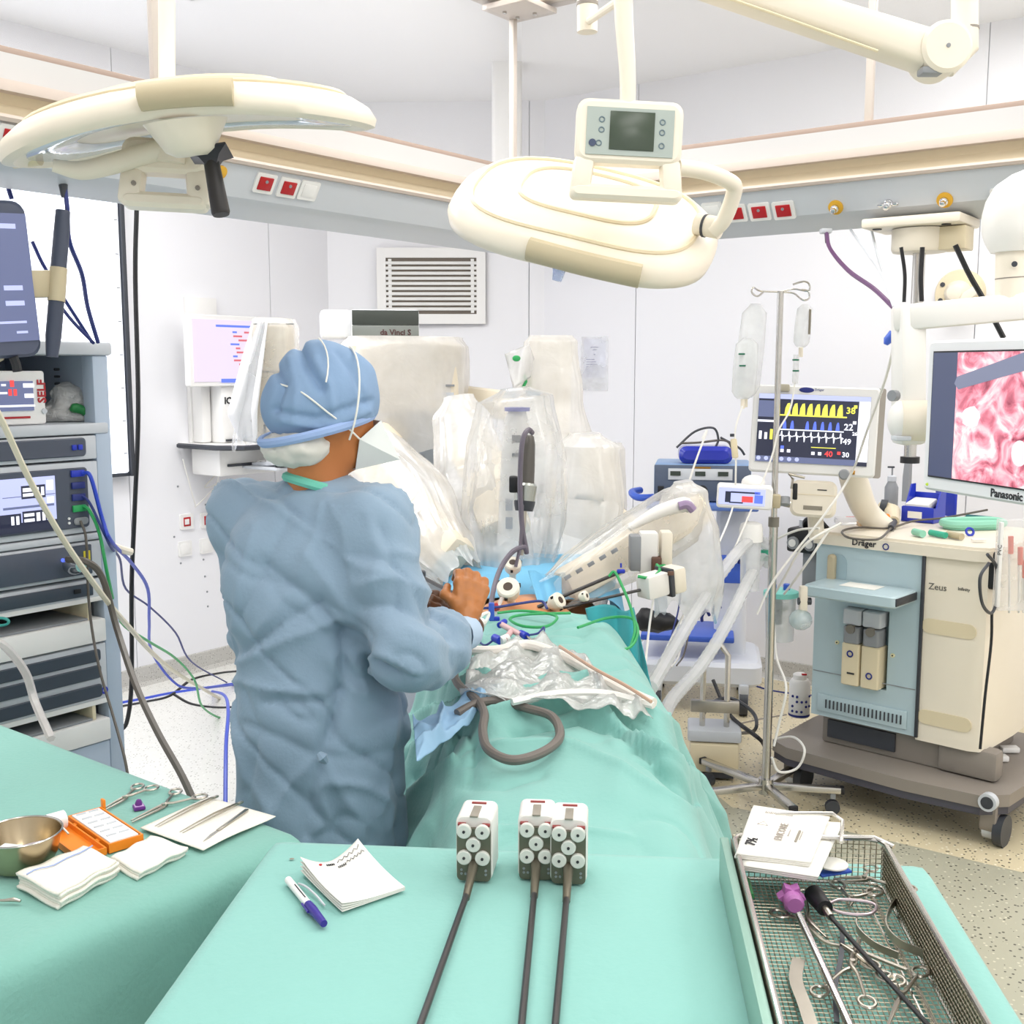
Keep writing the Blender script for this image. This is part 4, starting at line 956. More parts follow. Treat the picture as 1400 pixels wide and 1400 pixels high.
# ================================================================ INSTRUMENT TABLE (left, green drape)
ZT1 = .90
dA = -V_                                  # long edge, away to the left
dB = -U                                   # short edge, towards the camera
dA = (G(0, 984, ZT1) - G(424, 1141, ZT1)); dA.z = 0; dA.normalize(); dB = Vector((-.62, -.785, 0)); dB = Vector((dA.y * -1, dA.x, 0)); dB = dB if dB.y < 0 else -dB
LA, LB = 1.32, .60
CT = G(424, 1141, ZT1) + (dA + dB) * .032; CT.z = 0
tt = empty('instrument_table', CT + dA * LA / 2 + dB * LB / 2, math.atan2(dA.y, dA.x), 'steel instrument table hidden under a green drape', 'table')
for s_, t_ in ((.06, .06), (LA - .06, .06), (.06, LB - .06), (LA - .06, LB - .06)):
    p = CT + dA * s_ + dB * t_; MB().cyl(p + Z * .0, p + Z * (ZT1 - .03), .016, 10).build('leg', STEEL, tt, world=True)
MB().box(CT + dA * LA / 2 + dB * LB / 2 + Z * (ZT1 - .018), (LA - .04, LB - .04, .024), .004, T=frame(dA, dB.cross(Z) if False else Z.cross(dA), Z)).build('table_top', STEEL, tt, world=True)
def draped_cloth(name, C, A, B, la, lb, ztop, drop, material, label, n=(90, 60), fold=.03, rad=.03, seed=1, droops=(1, 1, 1, 1), corner=0.0):
    """cloth over a rectangular table: C corner, A/B edge directions; drops on the sides"""
    def fn(u, v):
        a = -drop + u * (la + 2 * drop); b = -drop + v * (lb + 2 * drop)
        oa = max(-a, a - la, 0.0); ob = max(-b, b - lb, 0.0)
        ca = min(max(a, 0), la); cb = min(max(b, 0), lb)
        sa = -1 if a < 0 else 1; sb = -1 if b < 0 else 1
        ov = math.hypot(oa, ob) if (oa and ob) else max(oa, ob)
        if ov > 0:
            # arc of radius rad, then straight down
            q = min(ov / rad, math.pi / 2); outw = rad * math.sin(q); dz = rad * (1 - math.cos(q)) + max(0, ov - rad * math.pi / 2)
            ph = (ca + cb) * 9 + seed
            dn = min(1, dz / .5)
            wob = fold * dn * (math.sin(ph * 2.1) + .6 * math.sin(ph * 4.7 + 1.3) + .4 * math.sin(ph * 1.1 + dz * 3)) * .5
            outw += max(-.0, .012 * dn + max(wob, -.012 * dn)) 
            fa = oa / ov; fb = ob / ov
            p = C + A * (ca + sa * outw * fa) + B * (cb + sb * outw * fb); z = ztop - dz
        else:
            p = C + A * a + B * b; z = ztop + .0012 * math.sin(a * 23 + seed) * math.sin(b * 19)
        return Vector((p.x, p.y, z))
    return MB().grid(fn, *n).build(name, material, None, label=label, cat='drape', smooth=180, solid=.0015)
draped_cloth('table_drape', CT, dA, dB, LA, LB, ZT1, .62, TABLEG, 'green surgical drape over the table of steel bowl and gauze', (120, 90), .03, .035, 2)

# frame of things lying on this table
def T1(px, py, h=0.0): return G(px, py, ZT1 + .003 + h)
def flat_frame(a, b, z):
    """frame at a, local x towards b, local z up"""
    x = Vector((b.x - a.x, b.y - a.y, 0)).normalized(); return frame(x, Z.cross(x), Z, Vector((a.x, a.y, z)))
ZI = ZT1 + .0035
# kidney-less steel bowl
bc = T1(28, 1190); rB = abs(G(74, 1140, ZI + .05).x - G(-18, 1140, ZI + .05).x) / 2
bc = Vector((G(28, 1140, ZI + .055).x, G(28, 1160, ZI + .03).y, ZI))
bowl = empty('steel_bowl', bc, 0, 'round stainless steel bowl on the green drape', 'bowl')
r = .062
MB().lathe([(.03, 0), (.045, .004), (r * .88, .022), (r, .058), (r + .002, .0585), (r - .001, .057), (r * .86, .024), (.043, .007), (.0, .005)], 36, close=False).build('bowl_body', mat('bowl_steel', '#B9A98C', .25, 1.0), bowl)
MB().ring((0, 0, .0585), r + .001, .0016, seg=36, s2=6).build('rim', STEEL, bowl)
pk = MB()
for i, (x, y, a, m_) in enumerate(((-.01, .0, .3, PAPER), (.012, .006, .7, mat('packet_lilac', '#C9B8CC', .5)), (.0, -.014, -.2, mat('packet_pale', '#DDE2E0', .5)))):
    q = MB().rbox((0, 0, 0), (.055, .02, .005), .004, 'z'); q.v = [tuple(Vector(p) + Vector((0, 0, .03 * (Vector(p).x / .03) ** 2 * .4))) for p in q.v]
    o = q.build('suture_packet', m_, None, label=['white suture packet lying in the steel bowl', 'lilac suture packet lying in the steel bowl', 'pale grey suture packet lying in the steel bowl'][i], cat='packet')
    o.matrix_world = Matrix.Translation(bc + Vector((x, y, .02 + .006 * i))) @ Matrix.Rotation(a, 4, 'Z')
# orange needle box: two hinged halves
def obx(p0, p1, depth, h, z=ZI): return flat_frame(p0, p1, z)
oL = T1(172, 1148); ob = empty('needle_box', None, 0, 'open orange needle counter box with white foam strips', 'box', mtx=flat_frame(T1(133, 1150), T1(190, 1172), ZI))
To = flat_frame(T1(92, 1128), T1(148, 1168), ZI); WM[ob] = To; ob.matrix_world = To
inv = To.inverted()
e1 = (inv @ T1(148, 1168)); e2 = inv @ T1(190, 1140); e3 = inv @ T1(133, 1112)
wl = e1.x; hl = (inv @ T1(133, 1112)).y
def tray(nm, x0, x1, y0, y1, h, par):
    mb = MB(); w = .003
    mb.box(((x0 + x1) / 2, (y0 + y1) / 2, .0015), (x1 - x0, y1 - y0, .003))
    for yy_ in (y0 + w / 2, y1 - w / 2): mb.box(((x0 + x1) / 2, yy_, .003 + (h - .003) / 2), (x1 - x0, w, h - .003))
    for xx_ in (x0 + w / 2, x1 - w / 2): mb.box((xx_, (y0 + y1) / 2, .003 + (h - .003) / 2), (w, y1 - y0 - 2 * w, h - .003))
    return mb.build(nm, ORANGE, par)
wl = max(wl, .07); y2 = .062
tray('tray', 0, wl, 0.002, y2, .016, ob); tray('lid', .0, wl, -.05, -.002, .012, ob)
MB().box((wl / 2, y2 / 2, .0145), (wl - .010, y2 - .012, .006), .002).build('foam_pad', WHITE, ob)
for i in range(6):
    for j in range(2): MB().box((.014 + i * (wl - .02) / 6, y2 * (.32 + .36 * j), .0185), (.003, y2 * .26, .002)).build('foam_strip', LGREY, ob)
MB().box((.0, y2 + .004, .016), (.012, .005, .026), .002).build('latch', ORANGE, ob)
for x in (.2, .75): MB().box((wl * x, 0, .009), (.012, .008, .006), .002).build('hinge', ORANGE, ob)
MB().tube([(.02, -.042, .020), (.02, -.012, .020)], .016, 14).build('foam_roll', WHITE, ob)
MB().tube([(.026, -.03, .026), (.06, -.022, .008)], .0018, 6).build('needle', STEEL2, ob)
# purple sharps cap
q = T1(190, 1106); t = empty('sharps_cube', (q.x, q.y, ZI), .5, 'small purple plastic needle cap on the green drape', 'cap')
MB().box((0, 0, .003), (.020, .020, .006), .001).build('base', PURPLE, t); MB().box((0, 0, .0068), (.016, .016, .0014), .0004).build('rim', mat('purple_light', '#C9A6D6', .5), t)
MB().lathe([(.0065, .007), (.0065, .012), (.004, .017), (0.0, .0185)], 8, close=False).build('dome', PURPLE, t)
# ring handled instruments
def scissors(name, tip, ringa, ringb, z, label, scale=1.0, jaw=.35, parent=None, material=STEEL2, group=None, rr=.011, cat='forceps', th=.0022):
    """tip point, centres of the two finger rings (world)"""
    t = empty(name, (tip.x, tip.y, z), 0, label, cat, group); tip = Vector((tip.x, tip.y, z + th)); pv = None
    ra = Vector((ringa.x, ringa.y, z + th)); rb = Vector((ringb.x, ringb.y, z + th)); mid = (ra + rb) / 2; piv = tip.lerp(mid, jaw)
    for k, (R, o) in enumerate(((ra, rb), (rb, ra))):
        side = (R - o).normalized(); lift = Z * (.0028 * k)
        d = (R - piv).normalized(); e = R - d * rr * .95
        # arm crosses at the pivot: its jaw ends on the far side
        MB().tube([tip - side * .0012 + lift, piv - side * .002 + lift, piv.lerp(e, .35) + side * .001 + lift, e + lift], [.0012, .003, .0026, .0022], 8, smooth=4).build('arm', material, t, world=True)
        x = d; T_ = frame(x, Z.cross(x), Z); MB().ring(R + lift, rr, .0021, T=T_, seg=20, s2=6, sx=1.25).build('finger_ring', material, t, world=True)
    MB().cyl(piv - Z * .001, piv + Z * .006, .0034, 10).build('pivot', material, t, world=True)
    return t
scissors('needle_holder', T1(140, 1111), T1(188, 1077), T1(207, 1081), ZI, 'steel needle holder lying beside the purple cap', jaw=.5)
scissors('artery_clamp', T1(180, 1126), T1(240, 1084), T1(273, 1093), ZI, 'open steel artery clamp pointing at the orange box', jaw=.55)
# gauze sheet under the forceps
def sheet(name, pxs, z, th, material, label, lift=None, cat='gauze'):
    pts = [T1(x, y) for x, y in pxs]; mb = MB()
    def fn(u, v):
        a = pts[0].lerp(pts[1], u); b = pts[3].lerp(pts[2], u); p = a.lerp(b, v); zz2 = z + (lift(u, v) if lift else 0); return Vector((p.x, p.y, zz2))
    mb.grid(fn, 22, 22); return mb.build(name, material, None, label=label, cat=cat, smooth=180, solid=th)
sheet('gauze_sheet', [(192, 1136), (285, 1094), (377, 1119), (278, 1167)], ZI + .003, .0016, GAUZE, 'flat white gauze sheet under the tweezers', lambda u, v: .002 + .002 * math.sin(u * 5) * v)
def tweezers(name, tip, end, z, label, w=.010, lift=.0):
    t = empty(name, (tip.x, tip.y, z), 0, label, 'tweezers'); T_ = flat_frame(tip, end, z); L = (Vector((end.x, end.y, 0)) - Vector((tip.x, tip.y, 0))).length
    for sgn in (-1, 1):
        pts = [(0, sgn * .0035, .001), (L * .25, sgn * .0045, .0025), (L * .55, sgn * .0045, .0035), (L * .9, sgn * .0015, .003), (L, 0, .003)]
        mb = MB().at(T_); vs = []
        for (x, y, zz2), ww in zip(pts, (.0006, .0018, .0034, .0042, .0022)):
            vs += [(x, y - .0007, zz2 - .0), (x, y + .0007, zz2 - .0), (x, y + .0007, zz2 + ww), (x, y - .0007, zz2 + ww)]
        fs = [(i * 4 + k, i * 4 + (k + 1) % 4, (i + 1) * 4 + (k + 1) % 4, (i + 1) * 4 + k) for i in range(4) for k in range(4)] + [(0, 1, 2, 3), (16, 17, 18, 19)]
        mb.add(vs, fs).build('blade', STEEL2, t, world=True)
    MB().at(T_).box((L * .96, 0, .0045), (.012, .006, .004), .001).build('heel', STEEL2, t, world=True)
    return t
zg = ZI + .0062
tweezers('tweezers', T1(214, 1136), T1(298, 1096), zg, 'steel tweezers on the gauze nearest the artery clamp')
tweezers('tweezers', T1(248, 1144), T1(332, 1104), zg, 'steel tweezers on the gauze between tweezers and scalpel handle')
t = empty('scalpel', T1(278, 1157), 0, 'slim steel scalpel on the edge of the gauze sheet', 'scalpel'); T_ = flat_frame(T1(278, 1157), T1(338, 1113), zg); L = (T1(338, 1113) - T1(278, 1157)).length
MB().at(T_).box((L * .66, 0, .002), (L * .68, .007, .0034), .001).build('handle', STEEL2, t, world=True)
MB().at(T_).prism([(0, 0), (L * .2, .004), (L * .34, .003), (L * .34, -.003), (L * .12, -.003)], .0012, .0024).build('blade', STEEL, t, world=True)
# folded gauze compresses: stacked layers
def compress(name, corners, layers, label, lift=0.0):
    t = empty(name, T1(*corners[0]), 0, label, 'gauze')
    for i in range(layers):
        off = Vector(((i * 37 % 5 - 2) * .0012, (i * 53 % 5 - 2) * .0012, 0)); pts = [T1(x, y) for x, y in corners]
        def fn(u, v, i=i):
            p = pts[0].lerp(pts[1], u).lerp(pts[3].lerp(pts[2], u), v) + off
            return Vector((p.x, p.y, ZI + .002 + i * .0042 + .0018 * math.sin(u * 7 + 1) * math.sin(v * 6) + .0015 * math.sin(u * 13)))
        MB().grid(fn, 18, 18).build('layer', GAUZE, t, world=True, smooth=180, solid=.0046)
    if layers > 4:
        a = pts[0].lerp(pts[3], .22); b = pts[1].lerp(pts[2], .22)
        MB().tube([Vector((p.x, p.y, ZI + layers * .0042 + .0022 + .0018 * math.sin(7 * k + 1) * math.sin(1.32) + .0015 * math.sin(13 * k))) for p, k in [(a.lerp(b, k / 10), k / 10) for k in range(11)]], .0012, 5).build('blue_thread', mat('thread_blue', '#9FB0D8', .8), t, world=True)
    return t
compress('gauze_stack', [(26, 1214), (118, 1176), (163, 1196), (82, 1243)], 6, 'thick stack of folded white gauze with a faint blue thread')
compress('gauze_pad', [(150, 1182), (205, 1152), (256, 1168), (190, 1203)], 3, 'thin folded white gauze pad beside the orange box')
MB().tube([T1(-30, 1226, .004), T1(0, 1231, .004), T1(18, 1230, .005), T1(28, 1232, .004)], [.002, .002, .0035, .002], 8, smooth=4).build('steel_probe', STEEL2, None, label='steel instrument handle tip beside the gauze stack', cat='instrument')
# ================================================================ THE SURGEON
def vt(p): return tuple(float(q) for q in p)
SR = Vector((-.29, 2.33, 1.365)); SL = Vector((-.595, 2.49, 1.365)); NB = Vector((-.425, 2.425, 1.455))
ER = P(546, 888, 2.22); WR = P(634, 866, 2.47); EL = Vector((-.50, 2.72, 1.12)); WL = P(640, 856, 2.66)
HC = P(447, 566, 2.42)                       # head centre
fh = Vector((.86, .44, -.22)).normalized(); rh = fh.cross(Z).normalized(); uh = rh.cross(fh)
Rh = frame(fh, -rh, uh)                      # head axes: x face, z up
def HP(x, y, z): return vt(HC + fh * x - rh * y + uh * z)
person = empty('person', (-.42, 2.42, 0), 0, 'person in a pale blue gown and blue cap leaning over the draped patient', 'person')
# body: one continuous surface (head, neck, trunk, arms, legs)
bp = [('e', HP(0, 0, .02), (.098, .076, .105), Rh), ('e', HP(.045, 0, -.055), (.058, .052, .062), Rh), ('c', HP(.085, 0, .0), HP(.108, 0, -.035), .010, .015),
      ('e', HP(.0, -.079, -.012), (.02, .009, .032), Rh), ('e', HP(.0, .079, -.012), (.02, .009, .032), Rh), ('c', HP(.088, 0, -.072), HP(.084, 0, -.085), .014, .014),
      ('c', HP(-.02, 0, -.05), vt(NB - Z * .04), .056, .064),
      ('c', vt(NB - Z * .08), vt(SL + Z * -.01), .06, .05), ('c', vt(NB - Z * .08), vt(SR + Z * -.01), .06, .05),
      ('c', vt(NB - Z * .15), (-.425, 2.40, 1.0), .125, .115), ('c', (-.425, 2.40, 1.0), (-.425, 2.40, .88), .125, .12),
      ('c', vt(SR), vt(ER), .05, .042), ('c', vt(ER), vt(WR), .040, .028), ('c', vt(SL), vt(EL), .05, .042), ('c', vt(EL), vt(WL), .04, .028)]
for sx in (-1, 1):
    hip = Vector((-.425 + sx * .085, 2.41 - sx * .03, .88)); bp += [('c', vt(hip), vt(hip - Z * .42), .085, .055), ('c', vt(hip - Z * .42), vt(hip - Z * .80), .053, .036), ('c', vt(hip - Z * .845), vt(hip - Z * .845 + Vector((.07, .13, 0))), .034, .03)]
bp += [('e', HP(.088, -.033, .012), (.012, .014, .009), Rh, {'sub': True, 'k': .012}), ('e', HP(.088, .033, .012), (.012, .014, .009), Rh, {'sub': True, 'k': .012})]
vs, fs = sdf_mesh(bp, .0085, .03); vs = relax(vs, fs, 1, .4)
np_obj('body', vs, fs, SKIN, person)
for sy in (-1, 1):
    MB().ball(HP(.081, .033 * sy, .012), .0115, 10).build('eye', mat('eye_white', '#E4E0D8', .2), person, world=True)
for sx in (-1, 1):
    hip = Vector((-.425 + sx * .085, 2.41 - sx * .03, 0))
    v2, f2 = sdf_mesh([('c', vt(hip + Z * .045), vt(hip + Vector((.09, .16, .045))), .043, .04), ('e', vt(hip + Vector((.04, .07, .06))), (.05, .07, .04))], .01, .03); v2[:, 2] = np.maximum(v2[:, 2], .003)
    np_obj('clog', v2, f2, mat('clog_white', '#E6E6E2', .5), person)
# gown
HEM = .22
gp = [('c', vt(NB - Z * .10), (-.425, 2.42, 1.22), .12, .165), ('c', (-.425, 2.42, 1.22), (-.425, 2.40, .95), .17, .175), ('c', (-.425, 2.40, .95), (-.43, 2.39, .45), .178, .195), ('c', (-.43, 2.39, .45), (-.43, 2.39, HEM - .05), .195, .20),
      ('c', vt(NB - Z * .075), vt(SL), .07, .083), ('c', vt(NB - Z * .075), vt(SR), .07, .083),
      ('e', (-.49, 2.39, 1.24), (.14, .13, .17)), ('e', (-.36, 2.36, 1.2), (.13, .12, .17)),
      ('c', vt(SR), vt(ER), .074, .066), ('c', vt(ER), vt(ER.lerp(WR, .6)), .066, .054), ('c', vt(ER.lerp(WR, .6)), vt(WR), .054, .036), ('c', vt(ER - Z * .012), vt(P(612, 902, 2.34)), .064, .046),
      ('c', vt(SL), vt(EL), .085, .085), ('c', vt(EL), vt(WL), .085, .045), ('c', vt(SL - Z * .03), (-.585, 2.47, 1.12), .075, .06)]
vs, fs = sdf_mesh(gp, .0085, .038)
N_ = normals(vs, fs); px, py = proj(vs)
fr = N_[:, 1] < .25
d = np.zeros(len(vs))
CREASES = [  # pixel polylines, width, depth (negative: valley)
    ([(470, 868), (425, 820), (360, 770)], 13, -.016), ([(470, 872), (500, 905), (545, 930)], 12, -.022), ([(468, 875), (475, 930), (450, 1010)], 12, -.014),
    ([(480, 850), (450, 800), (420, 760)], 10, .010), ([(330, 905), (400, 870), (465, 850)], 9, .012), ([(335, 890), (390, 850), (440, 820)], 7, -.012),
    ([(318, 930), (380, 945), (450, 950)], 7, .010), ([(360, 960), (440, 958), (470, 940)], 6, -.010), ([(500, 800), (540, 790), (585, 815)], 12, .014), ([(495, 830), (540, 825), (590, 850)], 11, -.013),
    ([(432, 1035), (380, 1010), (330, 990)], 9, -.008), ([(435, 1035), (400, 1070), (370, 1120)], 8, .009), ([(438, 1040), (425, 1090), (420, 1140)], 7, -.009), ([(442, 1038), (470, 1090), (500, 1130)], 8, .008), ([(440, 1035), (490, 1040), (545, 1020)], 8, -.007),
    ([(440, 1030), (460, 980), (470, 900)], 8, -.010), ([(400, 700), (360, 770), (330, 840)], 8, -.008), ([(440, 690), (430, 740), (400, 800), (350, 870)], 9, .008), ([(350, 720), (330, 780), (322, 860)], 8, .009), ([(520, 720), (535, 770), (545, 830)], 9, -.008),
    ([(500, 700), (520, 760), (510, 810)], 9, .007), ([(330, 940), (350, 1000), (340, 1080)], 12, -.010), ([(540, 950), (535, 1030), (520, 1110)], 10, .010), ([(600, 840), (615, 870), (618, 910)], 9, -.010), ([(560, 860), (600, 880), (630, 890)], 8, .007),
    ([(430, 650), (470, 720), (485, 800)], 9, .006), ([(300, 760), (340, 790), (400, 800)], 8, -.008)]
for poly, w, a in CREASES:
    q = seg_dist(px, py, poly); d += np.where(fr, a * 1.15 * np.exp(-(q / w)), 0)
Q = vs.copy(); Q[:, 2] *= .45
d += fbm(Q, 9, 4, 3) * .006
W1 = vs @ np.array([[.8, .25, .1], [.2, .8, .3], [.75, -.2, .55]]); d += (1 - np.abs(fbm(W1, 7, 9, 2))) ** 7 * .013 - (1 - np.abs(fbm(W1, 9, 21, 2))) ** 8 * .010
ang = np.arctan2(vs[:, 1] - 2.4, vs[:, 0] + .43); low = np.clip((.95 - vs[:, 2]) / .6, 0, 1)
d += low * .014 * (np.sin(ang * 7 + vs[:, 2] * 2) + .5 * np.sin(ang * 12 + 1))
keep = (vs[:, 2] < NB.z - .005 + .1 * (vs[:, 0] + .43) * -1 * 0)
vs = vs + N_ * d[:, None]
# open at the neck, the hem and the cuffs
neck = np.linalg.norm(vs[:, :2] - np.array([NB.x, NB.y]), axis=1)
cut = vs[:, 2] < HEM
for E_, W_ in ((ER, WR), (EL, WL)):
    ax = np.array((W_ - E_).normalized()); cut |= ((vs - np.array(W_)) @ ax > .012) & (np.linalg.norm(vs - np.array(W_), axis=1) < .09)
fs = fs[~cut[fs].any(1)]
used = np.unique(fs); mp = -np.ones(len(vs), int); mp[used] = np.arange(len(used)); vs2 = vs[used]; fs2 = mp[fs]
np_obj('gown', vs2, fs2, GOWN, person, solid=.002)
# scrub collar
col = []
for k in range(25):
    a = 2 * math.pi * k / 24; col.append(Vector((NB.x + .006 + .070 * math.cos(a), NB.y + .070 * math.sin(a), NB.z - .008 - .022 * math.cos(a - .4))))
MB().tube(col, .011, 8, caps=False).build('collar', mat('collar_teal', '#6FC3AE', .8), person, world=True)
MB().tube([P(436, 1030, 2.185), P(441, 1036, 2.18), P(446, 1042, 2.185)], [.006, .012, .006], 8).build('tie_knot', GOWN, person, world=True)
for E_, W_ in ((ER, WR), (EL, WL)):
    ax = (W_ - E_).normalized(); MB().tube([W_ - ax * .035, W_ + ax * .022], [.043, .038], 18, caps=False).build('cuff', mat('cuff_blue', '#B3C8DE', .9), person, world=True)
# cap, cut along a slanted plane
cpr = [('e', HP(-.012, 0, .035), (.124, .104, .115), Rh), ('e', HP(-.085, 0, -.005), (.052, .075, .06), Rh), ('e', HP(-.03, .0, .105), (.06, .06, .035), Rh), ('e', HP(.03, 0, .105), (.05, .05, .03), Rh)]
vs, fs = sdf_mesh(cpr, .006, .035); N_ = normals(vs, fs)
loc = np.array(Rh.to_3x3().inverted()) @ (vs - np.array(HC)).T; lx, ly, lz = loc
fall = np.clip((lz + .04) / .06, 0, 1)
px, py = proj(vs); dd = fall * (fbm(vs, 10, 6, 2) * .005)
for poly, w, a in (([(408, 470), (420, 500), (440, 530)], 8, -.016), ([(372, 500), (388, 525), (376, 560)], 6, -.012), ([(378, 562), (430, 572), (508, 548)], 5, -.007), ([(430, 490), (450, 525), (455, 560)], 5, .006), ([(395, 490), (405, 530), (402, 575)], 5, .005), ([(460, 480), (485, 510), (500, 550)], 5, -.006), ([(385, 575), (440, 585), (505, 562)], 4, .005)):
    dd += a * np.exp(-(seg_dist(px, py, poly) / w) ** 2)
vs = vs + N_ * dd[:, None]
pl_ = lz - (-.045 + .50 * (lx + .03))          # opening plane: low at the nape, high at the brow
cut = pl_ < 0; fs = fs[~cut[fs].all(1)]; onb = cut
vs = vs.copy(); vs[cut] = vs[cut] + np.array(uh)[None] * (-pl_[cut])[:, None]
used = np.unique(fs); mp = -np.ones(len(vs), int); mp[used] = np.arange(len(used)); np_obj('cap', vs[used], mp[fs], CAPB, person, solid=.002)
bd = []
for k in range(33):
    a = 2 * math.pi * k / 32; x = -.014 + .112 * math.cos(a); y = .096 * math.sin(a); z = -.045 + .5 * (x + .03) + .004; bd.append(Vector(HP(x, y, z)))
MB().tube(bd, .0085, 8, caps=False, flat=1.3).build('cap_band', mat('cap_band_blue', '#9BB4E0', .8), person, world=True)
# hair net showing below the cap
vs, fs = sdf_mesh([('e', HP(-.058, 0, -.085), (.05, .074, .04), Rh), ('e', HP(-.035, -.04, -.075), (.045, .042, .036), Rh), ('e', HP(-.085, .01, -.095), (.035, .05, .032), Rh)], .006, .03)
N_ = normals(vs, fs); loc = np.array(Rh.to_3x3().inverted()) @ (vs - np.array(HC)).T
vs = vs + N_ * (.0025 * np.sin(np.arctan2(loc[1], loc[0]) * 22) * np.clip((loc[2] + .1) / .08, 0, 1) + fbm(vs, 40, 2, 2) * .004)[:, None]
np_obj('hair_net', vs, fs, NET, person)
# duckbill mask with straps and visor
mk_ = MB(); nb = Vector(HP(.112, 0, .01)); ch = Vector(HP(.075, 0, -.105)); tipm = Vector(HP(.175, 0, -.065))
lft = [Vector(HP(.06, s_ * .066, -.04)) for s_ in (-1, 1)]
tl_, tr_ = Vector(HP(.165, -.05, -.065)), Vector(HP(.165, .05, -.065))
mk_.add([nb + rh * .03, nb - rh * .03, tl_, tr_, ch + rh * .035, ch - rh * .035, lft[0], lft[1]], [(0, 1, 3, 2), (2, 3, 5, 4), (0, 2, 6), (6, 2, 4), (1, 7, 3), (7, 5, 3)])
mk_.build('mask', mat('mask_white', '#D9DEDC', .7), person, world=True, smooth=0, solid=.002)
MB().tube([Vector(HP(.06, -.07, -.04)), Vector(HP(.02, -.085, -.02)), Vector(HP(-.03, -.1, .0)), Vector(HP(-.09, -.085, .03)), Vector(HP(-.13, -.03, .04))], .002, 6, smooth=5).build('strap', PAPER, person, world=True)
stp = [P(418, 480, 2.24), P(440, 500, 2.245), P(470, 520, 2.262), P(488, 548, 2.285), P(497, 575, 2.31), P(499, 600, 2.335)]
stp = [Vector(HP(-.05 + .03 * k, -.108 + .01 * abs(k - 2), .13 - .01 * k * k)) for k in range(0)] or stp
st2 = []
for k in range(12):
    th_ = math.radians(78 - k * 11); st2.append(Vector(HP(.012 + .02 * k / 11, -(.108 * math.cos(th_)) - .004, .035 + .118 * math.sin(th_))))
MB().tube(st2, .0022, 6).build('strap', PAPER, person, world=True)
for poly in ([(.0, 1)],):
    st3 = [Vector(HP(-.06 + .012 * math.sin(k * .3), -(.106 * math.cos(math.radians(75 - k * 9))) - .004, .035 + .12 * math.sin(math.radians(75 - k * 9)))) for k in range(8)]
    MB().tube(st3, .0018, 6).build('strap', PAPER, person, world=True)
# gloved hands
def hand(name, W, K, pn, mtl, curl, spread=.021, thumb=(1, .6), lens=(.036, .042, .040, .032), r=.0092):
    """W wrist, K knuckle centre, pn back-of-hand normal"""
    ax = (K - W).normalized(); sd = ax.cross(pn).normalized(); pn = sd.cross(ax)
    pr = [('c', vt(W - ax * .03), vt(W + ax * .012), .029, .029), ('c', vt(W + ax * .01), vt(W.lerp(K, .5)), .026, .024)]
    for i, l in enumerate(lens):
        o = (i - 1.5) * spread; k0 = K + sd * o - ax * (.004 * abs(i - 1.2)); pr.append(('c', vt(W + ax * .02 + sd * o * .55), vt(k0), .017, .0125))
        p = k0; a = curl[0]
        for j, f_ in enumerate((1.0, .72, .55)):
            dr = (ax * math.cos(a) - pn * math.sin(a)).normalized(); q = p + dr * l * f_; pr.append(('c', vt(p), vt(q), r + .001 - .001 * j, r - .001 * j)); p = q; a += curl[1]
    t0 = W + ax * .03 + sd * thumb[0] * .03; t1 = t0 + (ax * .6 + sd * thumb[0] * .7 - pn * thumb[1]).normalized() * .036; t2 = t1 + (ax * .9 - pn * thumb[1] - sd * thumb[0] * .15).normalized() * .032
    pr += [('c', vt(W + ax * .015 + sd * thumb[0] * .016), vt(t0), .016, .014), ('c', vt(t0), vt(t1), .0135, .0115), ('c', vt(t1), vt(t2), .011, .009)]
    vs, fs = sdf_mesh(pr, .0033, .007); vs = vs + normals(vs, fs) * (fbm(vs, 90, 3, 2) * .0009)[:, None]
    return np_obj(name, vs, fs, mtl, person)
hand('glove', P(637, 846, 2.50), P(645, 799, 2.545), Vector((.25, -.95, .25)), GLOVE, (.5, .75), thumb=(-1, .5))
hand('glove', P(632, 850, 2.62), P(607, 836, 2.60), Vector((-.2, -.6, .8)), GLOVED, (-.35, .45), thumb=(-1, .3), lens=(.028, .03, .028, .024))
# ================================================================ OPERATING TABLE, PATIENT AND DRAPES
# operating table under the drapes
ot = empty('operating_table', (.08, 2.95, 0), 0, 'operating table on a central column hidden under the green drapes', 'operating table')
MB().rbox((0, 0, .04), (.5, .9, .08), .08, 'z', b=.02).build('foot', GREY, ot); MB().rbox((0, 0, .38), (.28, .34, .62), .06, 'z').build('column', LGREY, ot)
MB().box((0, .3, .70), (.40, 1.7, .06), .02).build('table_top', DKGREY, ot); MB().box((0, .3, .755), (.40, 1.7, .05), .02).build('mattress', BLACK, ot)
